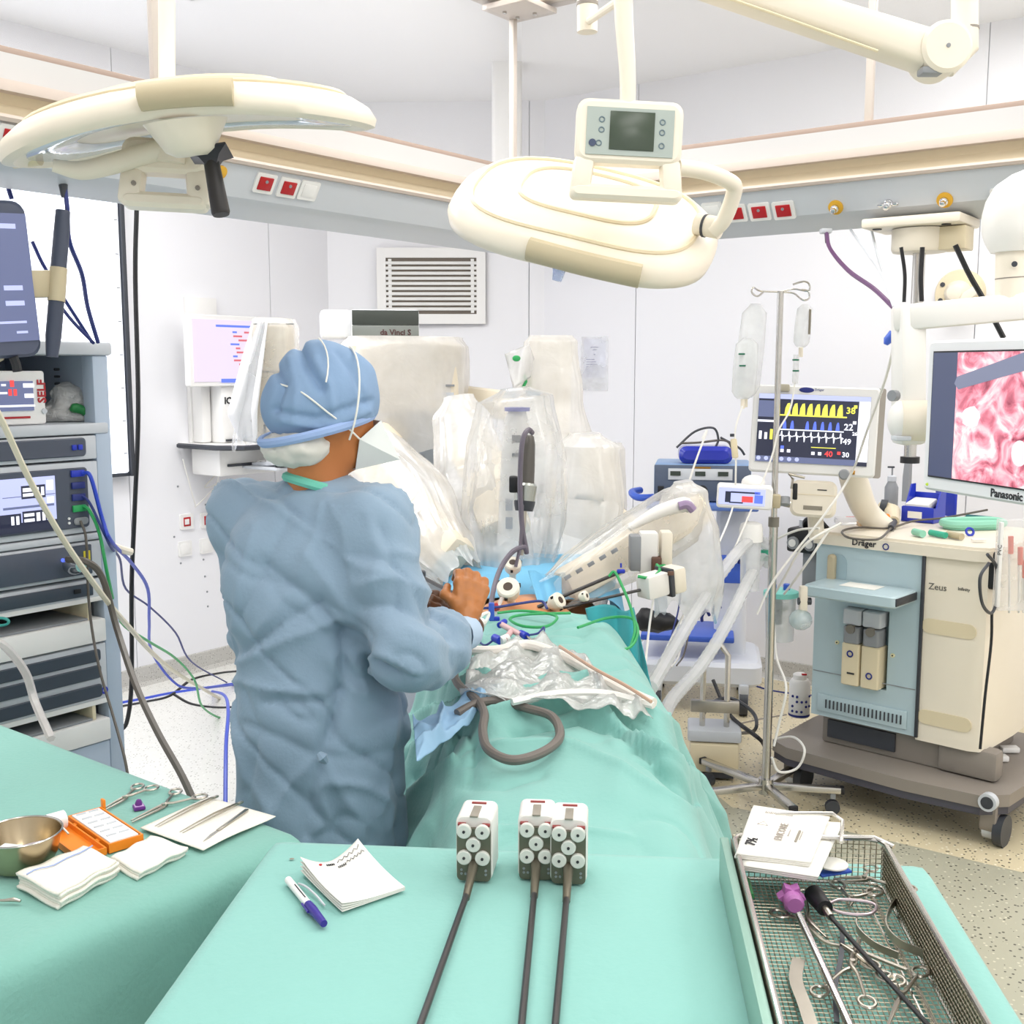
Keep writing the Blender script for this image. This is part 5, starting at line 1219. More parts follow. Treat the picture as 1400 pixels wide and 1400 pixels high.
# the patient: one continuous body lying on the back, feet towards the camera
pt = empty('person', (.10, 3.4, .82), 0, 'patient lying under green drapes, only the iodine-brown belly bare', 'person')
b0 = .86
pp = [('c', (.08, 3.05, b0), (.06, 3.45, b0), .115, .12), ('e', (.03, 3.32, b0 + .045), (.18, .18, .105)), ('c', (.06, 3.45, b0), (.06, 3.7, b0), .12, .115), ('c', (-.09, 3.65, b0), (.21, 3.65, b0), .085, .085),
      ('c', (.06, 3.72, b0 + .02), (.06, 3.82, b0 + .03), .055, .055), ('e', (.06, 3.90, b0 + .045), (.075, .10, .09))]
for sx in (-1, 1):
    pp += [('c', (.09 + sx * .085, 3.0, b0 - .01), (.10 + sx * .09, 2.45, b0 - .025), .08, .055), ('c', (.10 + sx * .09, 2.45, b0 - .025), (.11 + sx * .09, 2.02, b0 - .05), .052, .036), ('c', (.11 + sx * .09, 2.0, b0 - .055), (.11 + sx * .10, 1.88, b0 - .065), .034, .025),
           ('c', (.06 + sx * .18, 3.63, b0), (.06 + sx * .21, 3.40, b0 - .03), .045, .036), ('c', (.06 + sx * .21, 3.40, b0 - .03), (.08 + sx * .19, 3.14, b0 - .05), .034, .026), ('e', (.08 + sx * .18, 3.06, b0 - .05), (.035, .06, .018))]
vs, fs = sdf_mesh(pp, .012, .05)
np_obj('body', vs, fs, PSKIN, pt)

# main drape: heightfield along the patient, falling on both sides
YN, YF = 1.62, 3.17
def prof_c(y):
    """centre x, half width of the top, crown height"""
    t = (y - YN) / (YF - YN)
    cx = np.interp(y, [1.5, 2.0, 2.4, 2.8, 3.2], [.13, .12, .11, .09, .06]); hw = np.interp(y, [1.5, 2.0, 2.4, 2.8, 3.2], [.24, .25, .27, .28, .26])
    zc = np.interp(y, [1.5, 1.8, 2.1, 2.35, 2.7, 2.95, 3.2], [.84, .87, .91, .935, .96, .985, 1.0]); return cx, hw, zc
NU, NV = 210, 190
uu, vv = np.meshgrid(np.linspace(0, 1, NU), np.linspace(-1, 1, NV), indexing='ij')
y = YN + uu * (YF - YN); cx, hw, zc = prof_c(y)
tot = hw + .62                                   # arclength from the crown to the hem
s = vv * tot; a = np.abs(s); sg = np.sign(s)
rad = .11
on = np.minimum(a, hw - rad); rest = np.maximum(a - (hw - rad), 0); q = np.minimum(rest / rad, 1.28); st = np.maximum(rest - rad * 1.28, 0)
x = cx + sg * (on + rad * np.sin(q) + st * math.cos(1.28)); z = zc - rad * (1 - np.cos(q)) - st * math.sin(1.28) + .0 - .02 * (a / hw).clip(0, 1) ** 2
st_n = np.clip(st / .3, 0, 1)
wave = np.sin(y * 21 + 2 * np.sin(y * 5)) + .5 * np.sin(y * 37 + 1)
x = x + sg * st_n * (.034 * wave + .045)
Pv = np.stack([x, y, z], -1).reshape(-1, 3)
px, py = proj(Pv)
d = fbm(Pv, 4, 5, 3) * .007 + (1 - np.abs(fbm(Pv * np.array([1, .55, 1]), 5, 8, 2))) ** 6 * .014 - (1 - np.abs(fbm(Pv * np.array([.6, 1, 1]), 6, 18, 2))) ** 7 * .012
FOLD = [([(660, 985), (760, 965), (830, 985), (900, 1040), (955, 1075)], 9, .020), ([(700, 1000), (790, 985), (850, 1005), (905, 1060), (950, 1100)], 7, -.018), ([(690, 960), (800, 945), (870, 965), (930, 1010)], 9, .020),
        ([(720, 975), (830, 970), (900, 1010), (950, 1055)], 6, -.018), ([(660, 1020), (780, 1020), (860, 1060), (950, 1110)], 8, .010), ([(560, 1030), (600, 1000), (625, 970), (650, 945)], 7, .016), ([(570, 1060), (615, 1025), (630, 985)], 6, -.016),
        ([(545, 1110), (570, 1085), (620, 1040)], 7, .018), ([(560, 960), (620, 940), (670, 935), (710, 925)], 6, .018), ([(565, 975), (625, 955), (680, 950), (730, 935)], 5, -.016), ([(640, 930), (700, 945), (760, 935), (800, 945)], 6, .014),
        ([(560, 990), (600, 965), (630, 970)], 5, .014), ([(570, 1010), (610, 985), (640, 990)], 5, -.012), ([(640, 985), (650, 1020), (645, 1060)], 7, -.012), ([(630, 1070), (690, 1075), (740, 1060)], 12, -.008), ([(870, 1020), (930, 1060), (985, 1120)], 9, .014), ([(620, 1170), (680, 1130), (860, 1140)], 6, .008)]
for poly, w, am in FOLD: d += 2.3 * am * np.exp(-seg_dist(px, py, poly) / (w * .85))
Pv[:, 2] += d * .8; Pv[:, 1] -= d * .4
Pv[:, 2] = np.maximum(Pv[:, 2], .05)
idx = np.arange(NU * NV).reshape(NU, NV); fs = np.stack([idx[:-1, :-1], idx[1:, :-1], idx[1:, 1:], idx[:-1, 1:]], -1).reshape(-1, 4)
# keep the drape above the legs beneath
def drape_z(X, Y):
    cx, hw, zc = prof_c(Y); return zc - .02 * min(1, abs(X - cx) / hw) ** 2
o = np_obj('patient_drape', Pv, fs, TEAL, None, 'large pale teal surgical drape with folds covering the patient', cat='drape', solid=.0015)
def PD(px, py, h=.0):
    """point on the patient drape under a pixel"""
    r = ray(px, py); o_ = Vector((0, 0, CAMH)); lo, hi = 1.6, 4.2
    for _ in range(40):
        m_ = (lo + hi) / 2; p = o_ + r * (m_ / r.y)
        if p.z - drape_z(p.x, p.y) - h > 0: lo = m_
        else: hi = m_
    p = o_ + r * (lo / r.y); return p
# pale blue inner liner showing at the rucked side
def hang_sheet(name, pts_px, material, label, depth_fn, n=(26, 26), ruck=.012, seed=1, cat='drape', solid=.0015):
    """sheet between four pixel corners, each with its own distance; corners in order"""
    c = [P(x, y_, d_) for x, y_, d_ in pts_px]; mb = MB()
    def fn(u, v):
        p = c[0].lerp(c[1], u).lerp(c[3].lerp(c[2], u), v)
        w = ruck * (math.sin(u * 17 + seed + 3 * v) + .6 * math.sin(v * 14 + seed * 2 + 4 * u) + .5 * math.sin((u + v) * 29))
        return p + Vector((0, -.5, .85)) * (w * math.sin(math.pi * min(1, max(0, u))) ** .5)
    return mb.grid(fn, *n).build(name, material, None, label=label, cat=cat, smooth=180, solid=solid)
LINER = mat('liner_blue', '#9DC3E2', .6, var=.08, vscale=7)
lc = [PD(565, 985, .015), PD(700, 925, .02), PD(640, 985, .02), PD(570, 1040, .012)]
def liner(u, v):
    p = lc[0].lerp(lc[1], u).lerp(lc[3].lerp(lc[2], u), v); pa_ = np.array([[p.x, p.y, 0]]); q = float((fbm(pa_, 22, 7, 2) * .012 + (1 - np.abs(fbm(pa_ * np.array([1.0, .6, 1]), 16, 3, 2))) ** 5 * .028)[0]); zz2 = drape_z(p.x, p.y) - .012
    e_ = min(u, 1 - u, v, 1 - v); return Vector((p.x, p.y - .008, max(zz2, p.z - .01) + .018 * min(1, e_ * 8) + q))
MB().grid(liner, 60, 60).build('drape_liner', LINER, None, label='rucked pale blue drape liner bunched beside the grey hose', cat='drape', smooth=180, solid=.0015)
# dark teal screen drape at the far right of the patient
def teal_fn(u, v):
    top = [P(800, 832, 3.18), P(842, 828, 3.2), P(866, 834, 3.16), P(884, 905, 3.02)]; bot = [P(812, 900, 3.05), P(850, 935, 2.98), P(880, 962, 2.92), P(897, 985, 2.86)]
    f = u * 3; i = min(2, int(f)); t = f - i; a_ = top[i].lerp(top[i + 1], t); b_ = bot[i].lerp(bot[i + 1], t)
    return a_.lerp(b_, v) + Vector((0, -.018 * math.sin(u * 14), .01 * math.sin(u * 11 + v * 5)))
MB().grid(teal_fn, 40, 24).build('side_drape', TEAL2, None, label='dark teal drape standing up behind the clear pouch', cat='drape', smooth=180, solid=.002)
def blue_fn(u, v):
    p = P(722 + 46 * u, 780 + 10 * u, 3.42).lerp(P(738 + 30 * u, 832, 3.26), v); return p + Vector((0, .02 * math.sin(u * 9), .0))
MB().grid(blue_fn, 14, 14).build('side_drape', mat('drape_sky', '#6FB2D6', .7), None, label='small sky blue drape edge beside the bare belly', cat='drape', smooth=180, solid=.002)
def chest_fn(u, v):
    s_ = (u * 2 - 1) * .72; a_ = abs(s_); on_ = min(a_, .20); q_ = min(max(a_ - .20, 0) / .1, 1.35); st_ = max(a_ - .2 - .135, 0); y_ = 3.42 + v * .74
    zt_ = .992 + .05 * min(1, v * 5) - .05 * max(0, v - .5)
    return Vector((.06 + math.copysign(on_ + .1 * math.sin(q_) + st_ * .15 + .012 * math.sin(y_ * 24) * min(1, st_ * 5), s_), y_, zt_ - .1 * (1 - math.cos(q_)) - st_ * .95 + .004 * math.sin(u * 30 + v * 11)))
MB().grid(chest_fn, 60, 40).build('chest_drape', mat('drape_sky', '#6FB2D6', .7), None, label='sky blue drape over the chest of the patient behind the robot arms', cat='drape', smooth=180, solid=.0015)
# clear instrument pouch lying on the drape
def pouch_fn(u, v):
    a_ = [(645, 905), (700, 880), (745, 868), (800, 900)]; b_ = [(628, 948), (760, 965), (850, 972), (893, 976)]
    f = u * 3; i = min(2, int(f)); t = f - i
    pa = (a_[i][0] + (a_[i + 1][0] - a_[i][0]) * t, a_[i][1] + (a_[i + 1][1] - a_[i][1]) * t); pb = (b_[i][0] + (b_[i + 1][0] - b_[i][0]) * t, b_[i][1] + (b_[i + 1][1] - b_[i][1]) * t)
    p = PD(pa[0] + (pb[0] - pa[0]) * v, pa[1] + (pb[1] - pa[1]) * v, .042)
    return p + Z * (.010 * math.sin(u * 22 + v * 7) + .008 * math.sin(v * 19 + u * 5) + .004 * math.sin(u * 51 + v * 33))
MB().grid(pouch_fn, 50, 40).build('clear_pouch', film('pouch_film', '#F2F3F0', .55, bscale=18, gloss=.35), None, label='clear crumpled plastic pouch lying on the patient drape', cat='pouch', smooth=180, solid=.001)
# grey camera hose and its loops
hz = .016
hp = [PD(640, 905, .02), PD(622, 925, .02), PD(627, 945, .02), PD(650, 965, .02), PD(662, 985, .02), PD(660, 1010, .014), PD(668, 1035, .014), PD(700, 1050, .014), PD(740, 1040, .014), PD(765, 1018, .014), PD(755, 990, .014), PD(720, 978, .014), PD(680, 968, .016), PD(650, 972, .02), PD(625, 985, .018)]
cable('camera_hose', [p + Z * hz for p in hp], .010, mat('hose_taupe', '#6E6660', .45), 'thick taupe camera hose looped on the patient drape', 'hose', n=8, seg=10)
wt = [(660, 862), (642, 872), (632, 888), (642, 900), (680, 901), (720, 893), (760, 905), (800, 925), (850, 955), (893, 975)]
cable('suction_tube', [PD(x, y_, .02) + Z * .022 for x, y_ in wt], .013, mat('tube_white', '#ECE6DE', .35, var=.08, vscale=40), 'white suction tube curving along the drape into the pouch', 'tube', n=8, seg=10)
cable('suction_tube', [PD(x, y_, .03) + Z * .02 for x, y_ in ((700, 972), (760, 960), (830, 960), (893, 977))], .008, WHITEC, 'thin white tube crossing below the clear pouch', 'tube', n=8)
cable('suction_tube', [PD(x, y_, .04) + Z * .03 for x, y_ in ((765, 900), (810, 930), (855, 955), (890, 978))], .004, mat('tube_brown', '#C9A58E', .4), 'thin pinkish line running along the clear pouch', 'tube', n=8)
# valve fitting with blue caps
vf = empty('stopcock', PD(693, 866, .02), 0, 'clear pink three-way stopcock with blue caps on the drape', 'valve')
def PV(x, y_, h=.035): return PD(x, y_, h)
PINKC = mat('pink_clear', '#D9B3B4', .25)
for a_, b_, r_, m_, nm in (((684, 853), (712, 868), .008, PINKC, 'body'), ((700, 862), (690, 875), .008, PINKC, 'body'), ((683, 855), (690, 850), .0085, BLUE, 'cap'), ((712, 866), (720, 870), .010, BLUE, 'cap'), ((676, 872), (684, 876), .011, BLUE, 'cap'), ((684, 876), (694, 872), .011, WHITE, 'collar'), ((720, 870), (742, 886), .0035, STEEL2, 'needle')):
    MB().cyl(PV(*a_), PV(*b_), r_, 12).build(nm, m_, vf, world=True)
cable('blue_line', [PV(676, 874, .03), PV(664, 882, .02), PV(656, 878, .015), PV(655, 872, .015)], .003, NAVY, 'short navy line curling from the stopcock', 'tube', n=6)
cable('blue_line', [PV(716, 869, .03), PV(735, 866, .03), PV(744, 858, .03), PV(740, 885, .03)], .003, NAVY, 'navy lead looping over the stopcock needle', 'tube', n=6)
# green leads
gz = .03
cable('green_lead', [PD(680, 838, gz), PD(715, 835, gz), PD(760, 842, gz), PD(748, 856, gz), PD(715, 856, gz), PD(697, 846, gz), PD(720, 840, gz), PD(780, 838, gz)], .004, GREENC, 'green lead coiled at the edge of the drape', 'cable', n=7)
cable('green_lead', [PD(790, 858, gz), P(830, 845, 3.06), P(862, 845, 3.02), P(872, 860, 2.98), P(866, 880, 2.94), P(850, 888, 2.92), P(815, 882, 2.95)], .004, GREENC, 'green lead looping over the dark teal drape', 'cable', n=7)
cable('green_lead', [P(832, 788, 3.05), P(840, 782, 3.05), P(850, 800, 3.03), P(862, 830, 3.0), P(868, 860, 2.97), P(862, 885, 2.94)], .004, GREENC, 'green lead hanging from the robot instrument shaft', 'cable', n=7)

# ================================================================ FRONT INSTRUMENT TABLE WITH TEAL DRAPE
ZT2 = .95
ft0 = G(372, 1146, ZT2); fl0 = G(160, 1400, ZT2)
fA = Vector((1, .01, 0)).normalized(); fB = (Vector((fl0.x, fl0.y, 0)) - Vector((ft0.x, ft0.y, 0))).normalized()
fB = Vector((-.09, -.996, 0)).normalized(); fA = Vector((.996, -.09, 0))
FC = Vector((ft0.x, ft0.y, 0)) + (fA + fB) * .018
rE = G(1262, 1205, ZT2)
FW = (Vector((rE.x, rE.y, 0)) - FC).dot(fA) + .005; FL = .92
mt_ = empty('instrument_table', FC + fA * FW / 2 + fB * FL / 2, 0, 'steel instrument table under the flat pale teal drape', 'table')
for s_, t_ in ((.1, .1), (FW - .1, .1), (.1, FL - .1), (FW - .1, FL - .1)):
    p = FC + fA * s_ + fB * t_; MB().cyl(p + Z * .0, p + Z * (ZT2 - .03), .016, 10).build('leg', STEEL, mt_, world=True)
MB().box(FC + fA * FW / 2 + fB * FL / 2 + Z * (ZT2 - .018), (FW - .03, FL - .03, .024), .004, T=frame(fA, Z.cross(fA), Z)).build('table_top', STEEL, mt_, world=True)
draped_cloth('table_drape', FC, fA, fB, FW, FL, ZT2, .30, TEAL, 'pale teal drape over the table holding the robot instruments', (110, 100), .012, .018, 5)
def T2(px, py, h=.0): return G(px, py, ZT2 + .003 + h)
ZF = ZT2 + .0035
# notepad and pen
np_ = [T2(411, 1197), T2(490, 1171), T2(554, 1219), T2(468, 1249)]
nt_ = empty('notepad', np_[0], 0, 'curled white notepad with a handwritten line near the pen', 'notepad')
for k in range(4):
    def fn(u, v, k=k):
        p = np_[0].lerp(np_[1], u).lerp(np_[3].lerp(np_[2], u), v); return Vector((p.x, p.y, ZF + .002 + .0015 * k + .022 * (1 - v) ** 2 * (abs(u - .5) * 2) ** 1.6 * (k + 1) / 4 + .008 * (1 - u) ** 3 * v * k / 3))
    MB().grid(fn, 16, 16).build('sheet', PAPER, nt_, world=True, smooth=180, solid=.0007)
def note_pt(u, v): p = np_[0].lerp(np_[1], u).lerp(np_[3].lerp(np_[2], u), v); return Vector((p.x, p.y, ZF + .0085 + .022 * (1 - v) ** 2 * (abs(u - .5) * 2) ** 1.6))
for i, (u0, u1, v0) in enumerate(((.36, .5, .11), (.55, .95, .09), (.5, .64, .2), (.66, .95, .18))):
    pts = [note_pt(u0 + (u1 - u0) * k / 14, v0 + .025 * math.sin(k * 2.1 + i)) for k in range(15)]; MB().tube(pts, .0006, 4).build('handwriting', INK, nt_, world=True)
q = note_pt(.27, .1); MB().ball(q, (.003, .003, .0012), 8).build('red_mark', INKR, nt_, world=True)
pa, pb = T2(394, 1203, .006), T2(443, 1263, .006); pn_ = empty('pen', pa, 0, 'white marker pen with a dark violet cap', 'pen')
VIOL = mat('pen_violet', '#35278A', .4)
MB().cyl(pa, pa.lerp(pb, .60), .0055, 12).build('barrel', WHITE, pn_, world=True); MB().tube([pa.lerp(pb, .58), pa.lerp(pb, .7), pa.lerp(pb, .92), pb], [.0062, .0068, .0055, .005], 12).build('cap', VIOL, pn_, world=True)
MB().tube([pa.lerp(pb, .56) + Vector((-.008, 0, 0)), pa.lerp(pb, .75) + Vector((-.009, 0, 0))], .0016, 6).build('clip', VIOL, pn_, world=True)
MB().tube([pa.lerp(pb, .2) + Z * .0056, pa.lerp(pb, .5) + Z * .0056], .001, 5).build('print', INK, pn_, world=True)
cable('cable_tie', [T2(408, 1208, .004), T2(418, 1212, .008), T2(432, 1224, .006), T2(444, 1238, .003)], .0016, LGREY, 'thin grey wire curl between pen and notepad', 'wire', n=5)
MB().ball(T2(399, 1174, .0), (.004, .003, .0006), 8).build('drape_mark', INKG, None, label='small grey speck on the teal drape beside the notepad', cat='speck')
# three robot instruments standing on the drape
WHITEI = mat('instrument_white', '#E9E5E0', .4); BRONZE = mat('instrument_bronze', '#6E685A', .38, .6); DISC = mat('drive_disc', '#D5D6CF', .4); SHAFT = mat('shaft_black', '#2E2B2B', .32)
RED_E = mat('edge_red', '#8E3A38', .5)
def robot_instrument(bx, by, tx, ty, label):
    """front-bottom centre pixel of the housing and a pixel further down the shaft"""
    b = T2(bx, by); t = T2(tx, ty); sh = (t - b); sh.z = 0; sh.normalize()
    T_ = frame(Z.cross(-sh) * 1.0, -sh, Z, Vector((b.x, b.y, ZF)))      # local y away along the shaft, front at y=0
    o = empty('robot_instrument', None, 0, label, 'surgical instrument', mtx=T_)
    w, h, l = .054, .098, .062
    MB().rbox((0, l / 2 + .004, h / 2), (w, l, h), .010, 'y', b=.002).build('housing', WHITEI, o)
    MB().rbox((0, .004, h / 2 - .008), (w - .004, .012, h - .018), .007, 'y').build('face_plate', BRONZE, o)
    MB().box((0, .020, h + .0004), (.012, .040, .003), .001).build('top_slot', mat('slot_taupe', '#8B8478', .4), o); MB().box((0, .052, h + .0006), (.022, .004, .003)).build('top_mark', RED_E, o)
    for sx in (-1, 1): MB().box((sx * w * .33, .0015, h - .012), (.012, .006, .004), .001).build('release_edge', RED_E, o)
    for x, z in ((-.0135, .078), (.0135, .078), (0, .058), (-.0135, .038), (.0135, .038)):
        dk = MB().lathe([(.0108, 0), (.0108, .005), (.0095, .006)], 20, T=Matrix.Translation((x, -.002, z)) @ Matrix.Rotation(math.pi / 2, 4, 'X')).build('drive_disc', DISC, o)
        MB().lathe([(.0022, .006), (.0022, .0075)], 8, T=Matrix.Translation((x, -.002, z)) @ Matrix.Rotation(math.pi / 2, 4, 'X')).build('disc_hub', INK, dk)
        MB().ring((0, 0, 0), .0068, .0008, T=Matrix.Translation((0, 0, 0)) @ Matrix.Rotation(math.pi / 2, 4, 'X'), seg=16, s2=4).at(None)
    for x, z in ((-.018, .012), (-.018, .018), (.018, .012), (.012, .012), (.018, .018)): MB().cyl((x, -.0035, z), (x, -.0015, z), .002, 6).build('screw', GREY, o)
    MB().tube([(0, .01, .026), (0, -.004, .026), (0, -.03, .018), (0, -.07, .0075)], [.007, .008, .0065, .0055], 12).build('shaft_collar', BRONZE, o)
    MB().cyl((0, -.055, .0095), (0, -.42, .0062), .0046, 12).build('shaft', SHAFT, o)
    MB().tube([(0, -.42, .0062), (0, -.435, .006), (0, -.45, .006)], [.004, .003, .0015], 8).build('wrist_tip', STEEL2, o)
    return o
robot_instrument(648, 1205, 578, 1400, 'robot instrument with white housing standing apart from the other two')
robot_instrument(733, 1203, 714, 1400, 'robot instrument of the touching pair, on the notepad side')
robot_instrument(777, 1209, 760, 1400, 'robot instrument of the touching pair, on the wire tray side')
# ================================================================ WIRE TRAY OF INSTRUMENTS
ZR = 1.025; ZB2 = ZT2 + .004
bk = G(1002, 1140, ZR); bA = fA; bB = fB
BW = (G(1215, 1162, ZR) - bk).dot(bA); BLn = .62
TB = frame(bA, -bB, Z, Vector((bk.x, bk.y, ZB2)))          # x right, y away; tray runs to y=-BLn
hB = ZR - ZB2
tray_ = empty('wire_tray', None, 0, 'steel wire mesh tray full of loose surgical instruments', 'tray', mtx=TB)
MESHS = mat('mesh_steel', '#A8A08E', .35, 1.0)
def wire_grid(mb, o, e1, e2, l1, l2, n1, n2, r):
    for i in range(n1 + 1): p = o + e1 * (l1 * i / n1); mb.tube([p, p + e2 * l2], r, 4)
    for i in range(n2 + 1): p = o + e2 * (l2 * i / n2); mb.tube([p, p + e1 * l1], r, 4)
X_, Y_ = Vector((1, 0, 0)), Vector((0, -1, 0))
mb = MB(); wire_grid(mb, Vector((0, 0, .006)), X_, Y_, BW, BLn, 34, 66, .0008); mb.build('mesh_floor', MESHS, tray_, kind='stuff')
for nm, o_, e_, l_ in (('mesh_side', Vector((0, 0, .006)), Y_, BLn), ('mesh_side', Vector((BW, 0, .006)), Y_, BLn), ('mesh_end', Vector((0, 0, .006)), X_, BW), ('mesh_end', Vector((0, -BLn, .006)), X_, BW)):
    mb = MB(); wire_grid(mb, o_, e_, Z, l_, hB - .008, max(10, int(l_ / .008)), 9, .0008); mb.build(nm, MESHS, tray_, kind='stuff')
# solid band low on the sides
for x_ in (-.0025, BW + .0025): MB().box((x_, -BLn / 2, hB * .5), (.0015, BLn, hB * .8)).build('side_band', mat('band_steel', '#9C9484', .35, 1.0), tray_)
rr_ = .022
rim = [Vector((rr_, 0, hB)), Vector((BW - rr_, 0, hB)), Vector((BW - rr_ * .3, -rr_ * .3, hB)), Vector((BW, -rr_, hB)), Vector((BW, -BLn + rr_, hB)), Vector((BW - rr_, -BLn, hB)), Vector((rr_, -BLn, hB)), Vector((0, -BLn + rr_, hB)), Vector((0, -rr_, hB)), Vector((rr_ * .3, -rr_ * .3, hB)), Vector((rr_, 0, hB))]
MB().tube(rim, .0036, 8, caps=False).build('rim_wire', STEEL, tray_)
MB().tube([p + Z * (-hB + .004) for p in rim], .003, 8, caps=False).build('base_wire', STEEL, tray_)
MB().tube([Vector((BW - .022, -.03 - .05 * k, .006)) for k in range(12)], .002, 6).build('floor_rail', STEEL, tray_); MB().tube([Vector((BW - .032, -.03 - .05 * k, .006)) for k in range(12)], .002, 6).build('floor_rail', STEEL, tray_)
hi_ = WM[tray_].inverted()
MB().tube([hi_ @ G(1060, 1112, ZR + .02), hi_ @ G(1138, 1112, ZR + .025), hi_ @ G(1152, 1122, ZR + .02), hi_ @ G(1150, 1152, ZR + .004)], .003, 8, smooth=0).build('bail_handle', STEEL, tray_)
MB().tube([hi_ @ G(1150, 1144, ZR + .006), hi_ @ G(1195, 1145, ZR + .003), hi_ @ G(1222, 1158, ZR)], .0035, 8).build('handle_hinge', STEEL, tray_)
# outer steel wall of the tray, green drape reflection put into its colour
MB().box((-.012, -BLn / 2, hB / 2 - .004), (.012, BLn + .01, hB - .006), .002).build('outer_wall', mat('steel_green_reflection', '#8FB3A6', .4, .3), tray_)
# things in the tray
ZTY = ZB2 + .009
def TI(px, py, h=.0): return G(px, py, ZTY + h)
# glove packs
for k, (pts, lab) in enumerate((([(1030, 1122), (1150, 1130), (1116, 1204), (1010, 1188)], 'lower white glove packet under another in the wire tray'), ([(1028, 1106), (1132, 1122), (1106, 1184), (1004, 1172)], 'white glove packet marked 7½ on top of the pile in the tray'))):
    zz0 = ZR - .012 + .010 * k; c = [G(x, y_, zz0) for x, y_ in pts]; t = empty('glove_packet', c[0], 0, lab, 'packet')
    def fn(u, v): p = c[0].lerp(c[1], u).lerp(c[3].lerp(c[2], u), v); return Vector((p.x, p.y, zz0 + .004 * math.sin(math.pi * u) * math.sin(math.pi * v)))
    for j in range(3): MB().grid(lambda u, v, j=j: fn(u, v) + Z * (j * .0028) + Vector((.001 * j, -.0008 * j, 0)), 10, 10).build('fold', PAPER, t, world=True, smooth=180, solid=.0026)
    if k:
        xx = (c[1] - c[0]).normalized(); xx.z = 0; xx.normalize(); yy = Z.cross(xx); top = lambda u, v: fn(u, v) + Z * .0082
        Tt = lambda u, v, rot=math.pi / 2: frame(xx, yy, Z, top(u, v)) @ Matrix.Rotation(rot, 4, 'Z')
        INKW = mat('ink_warm_grey', '#A79F97', .7)
        text_mb('7½', .020, Tt(.18, .78), bold=.0003).build('size_print', INK, t, world=True)
        text_mb('ENCORE', .016, Tt(.52, .55)).build('name_print', INKW, t, world=True)
        MB().at(Tt(.74, .58)).box((.0, 0, 0), (.042, .0035, .0006)).build('small_print', INKG, t, world=True); MB().at(Tt(.78, .58)).box((.004, 0, 0), (.032, .0012, .0006)).build('small_print', INKW, t, world=True)
        MB().at(Tt(.62, .55)).box((.0, 0, 0), (.024, .0015, .0006)).build('small_print', INKW, t, world=True)
        bc_ = MB()
        for j in range(16): bc_.at(Tt(.22 + j * .023, .14, 0)).box((0, 0, 0), (.0009 + .0006 * (j * 7 % 3 == 0), .008, .0005))
        bc_.build('barcode', INKW, t, world=True, kind='stuff')
        MB().at(Tt(.24, .42)).ring((0, 0, 0), .009, .0005, seg=3, s2=4).build('logo_print', INKW, t, world=True)
# paper discs and blue plastic under packets
q = G(1138, 1182, ZR - .03); MB().lathe([(.022, 0), (.022, .002)], 24, T=Matrix.Translation(q)).build('paper_disc', PAPER, None, label='round white paper disc under the glove packets', cat='disc')
q = G(1140, 1192, ZR - .04); MB().box(q, (.05, .016, .004), .0015, T=Matrix.Rotation(.3, 4, 'Z')).build('blue_clip', MBLUE, None, label='blue plastic strip below the round paper disc', cat='strip')
q0, q1 = TI(1018, 1205, .02), TI(1026, 1226, .012); MB().tube([q0, q1], [.008, .006], 10).build('green_connector', mat('conn_green', '#4E9E63', .4), None, label='small green plastic connector at the tray corner', cat='connector')
# purple knob trocar with bright shaft
tr = empty('trocar', TI(1090, 1240), 0, 'laparoscopic instrument with a mauve star knob and bright metal shaft', 'instrument')
k0, k1 = TI(1080, 1222, .026), TI(1092, 1250, .026); ax = (k1 - k0).normalized(); Tk = look(ax); Tk.translation = k0
star = []
for j in range(12):
    r_ = .0185 if j % 2 == 0 else .0125; star.append((r_ * math.cos(j * math.pi / 6), r_ * math.sin(j * math.pi / 6)))
MB().at(Tk).prism(star, 0, .016).build('star_knob', MAUVE, tr, world=True); MB().at(Tk).lathe([(.013, .014), (.0135, .03), (.010, .034)], 12).build('knob_neck', MAUVE, tr, world=True)
MB().cyl(k1 + ax * .002, TI(1168, 1415, .012), .0048, 12).build('shaft', CHROME, tr, world=True); MB().cyl(k0 - ax * .018, k0, .008, 12).build('rear_stub', mat('stub_gold', '#A08658', .35, .8), tr, world=True)
bs = empty('laparoscopic_grasper', TI(1130, 1240), 0, 'laparoscopic grasper with a black collar and long black shaft', 'instrument')
k0, k1 = TI(1112, 1222, .02), TI(1128, 1242, .02); MB().tube([k0, k1], [.013, .011], 12).build('collar', BLACK, bs, world=True)
MB().cyl(k1, TI(1136, 1254, .018), .005, 10).build('ferrule', STEEL2, bs, world=True); MB().cyl(TI(1136, 1254, .018), TI(1290, 1425, .010), .0030, 10).build('shaft', BLACK, bs, world=True)
lp = [TI(x, y_, .016) for x, y_ in ((1132, 1236), (1150, 1230), (1185, 1233), (1198, 1240), (1188, 1250), (1155, 1249), (1134, 1242))]
MB().tube(lp, .0024, 8, smooth=5).build('ring_handle', mat('handle_mauve_steel', '#C3B4BA', .3, .8), bs, world=True)
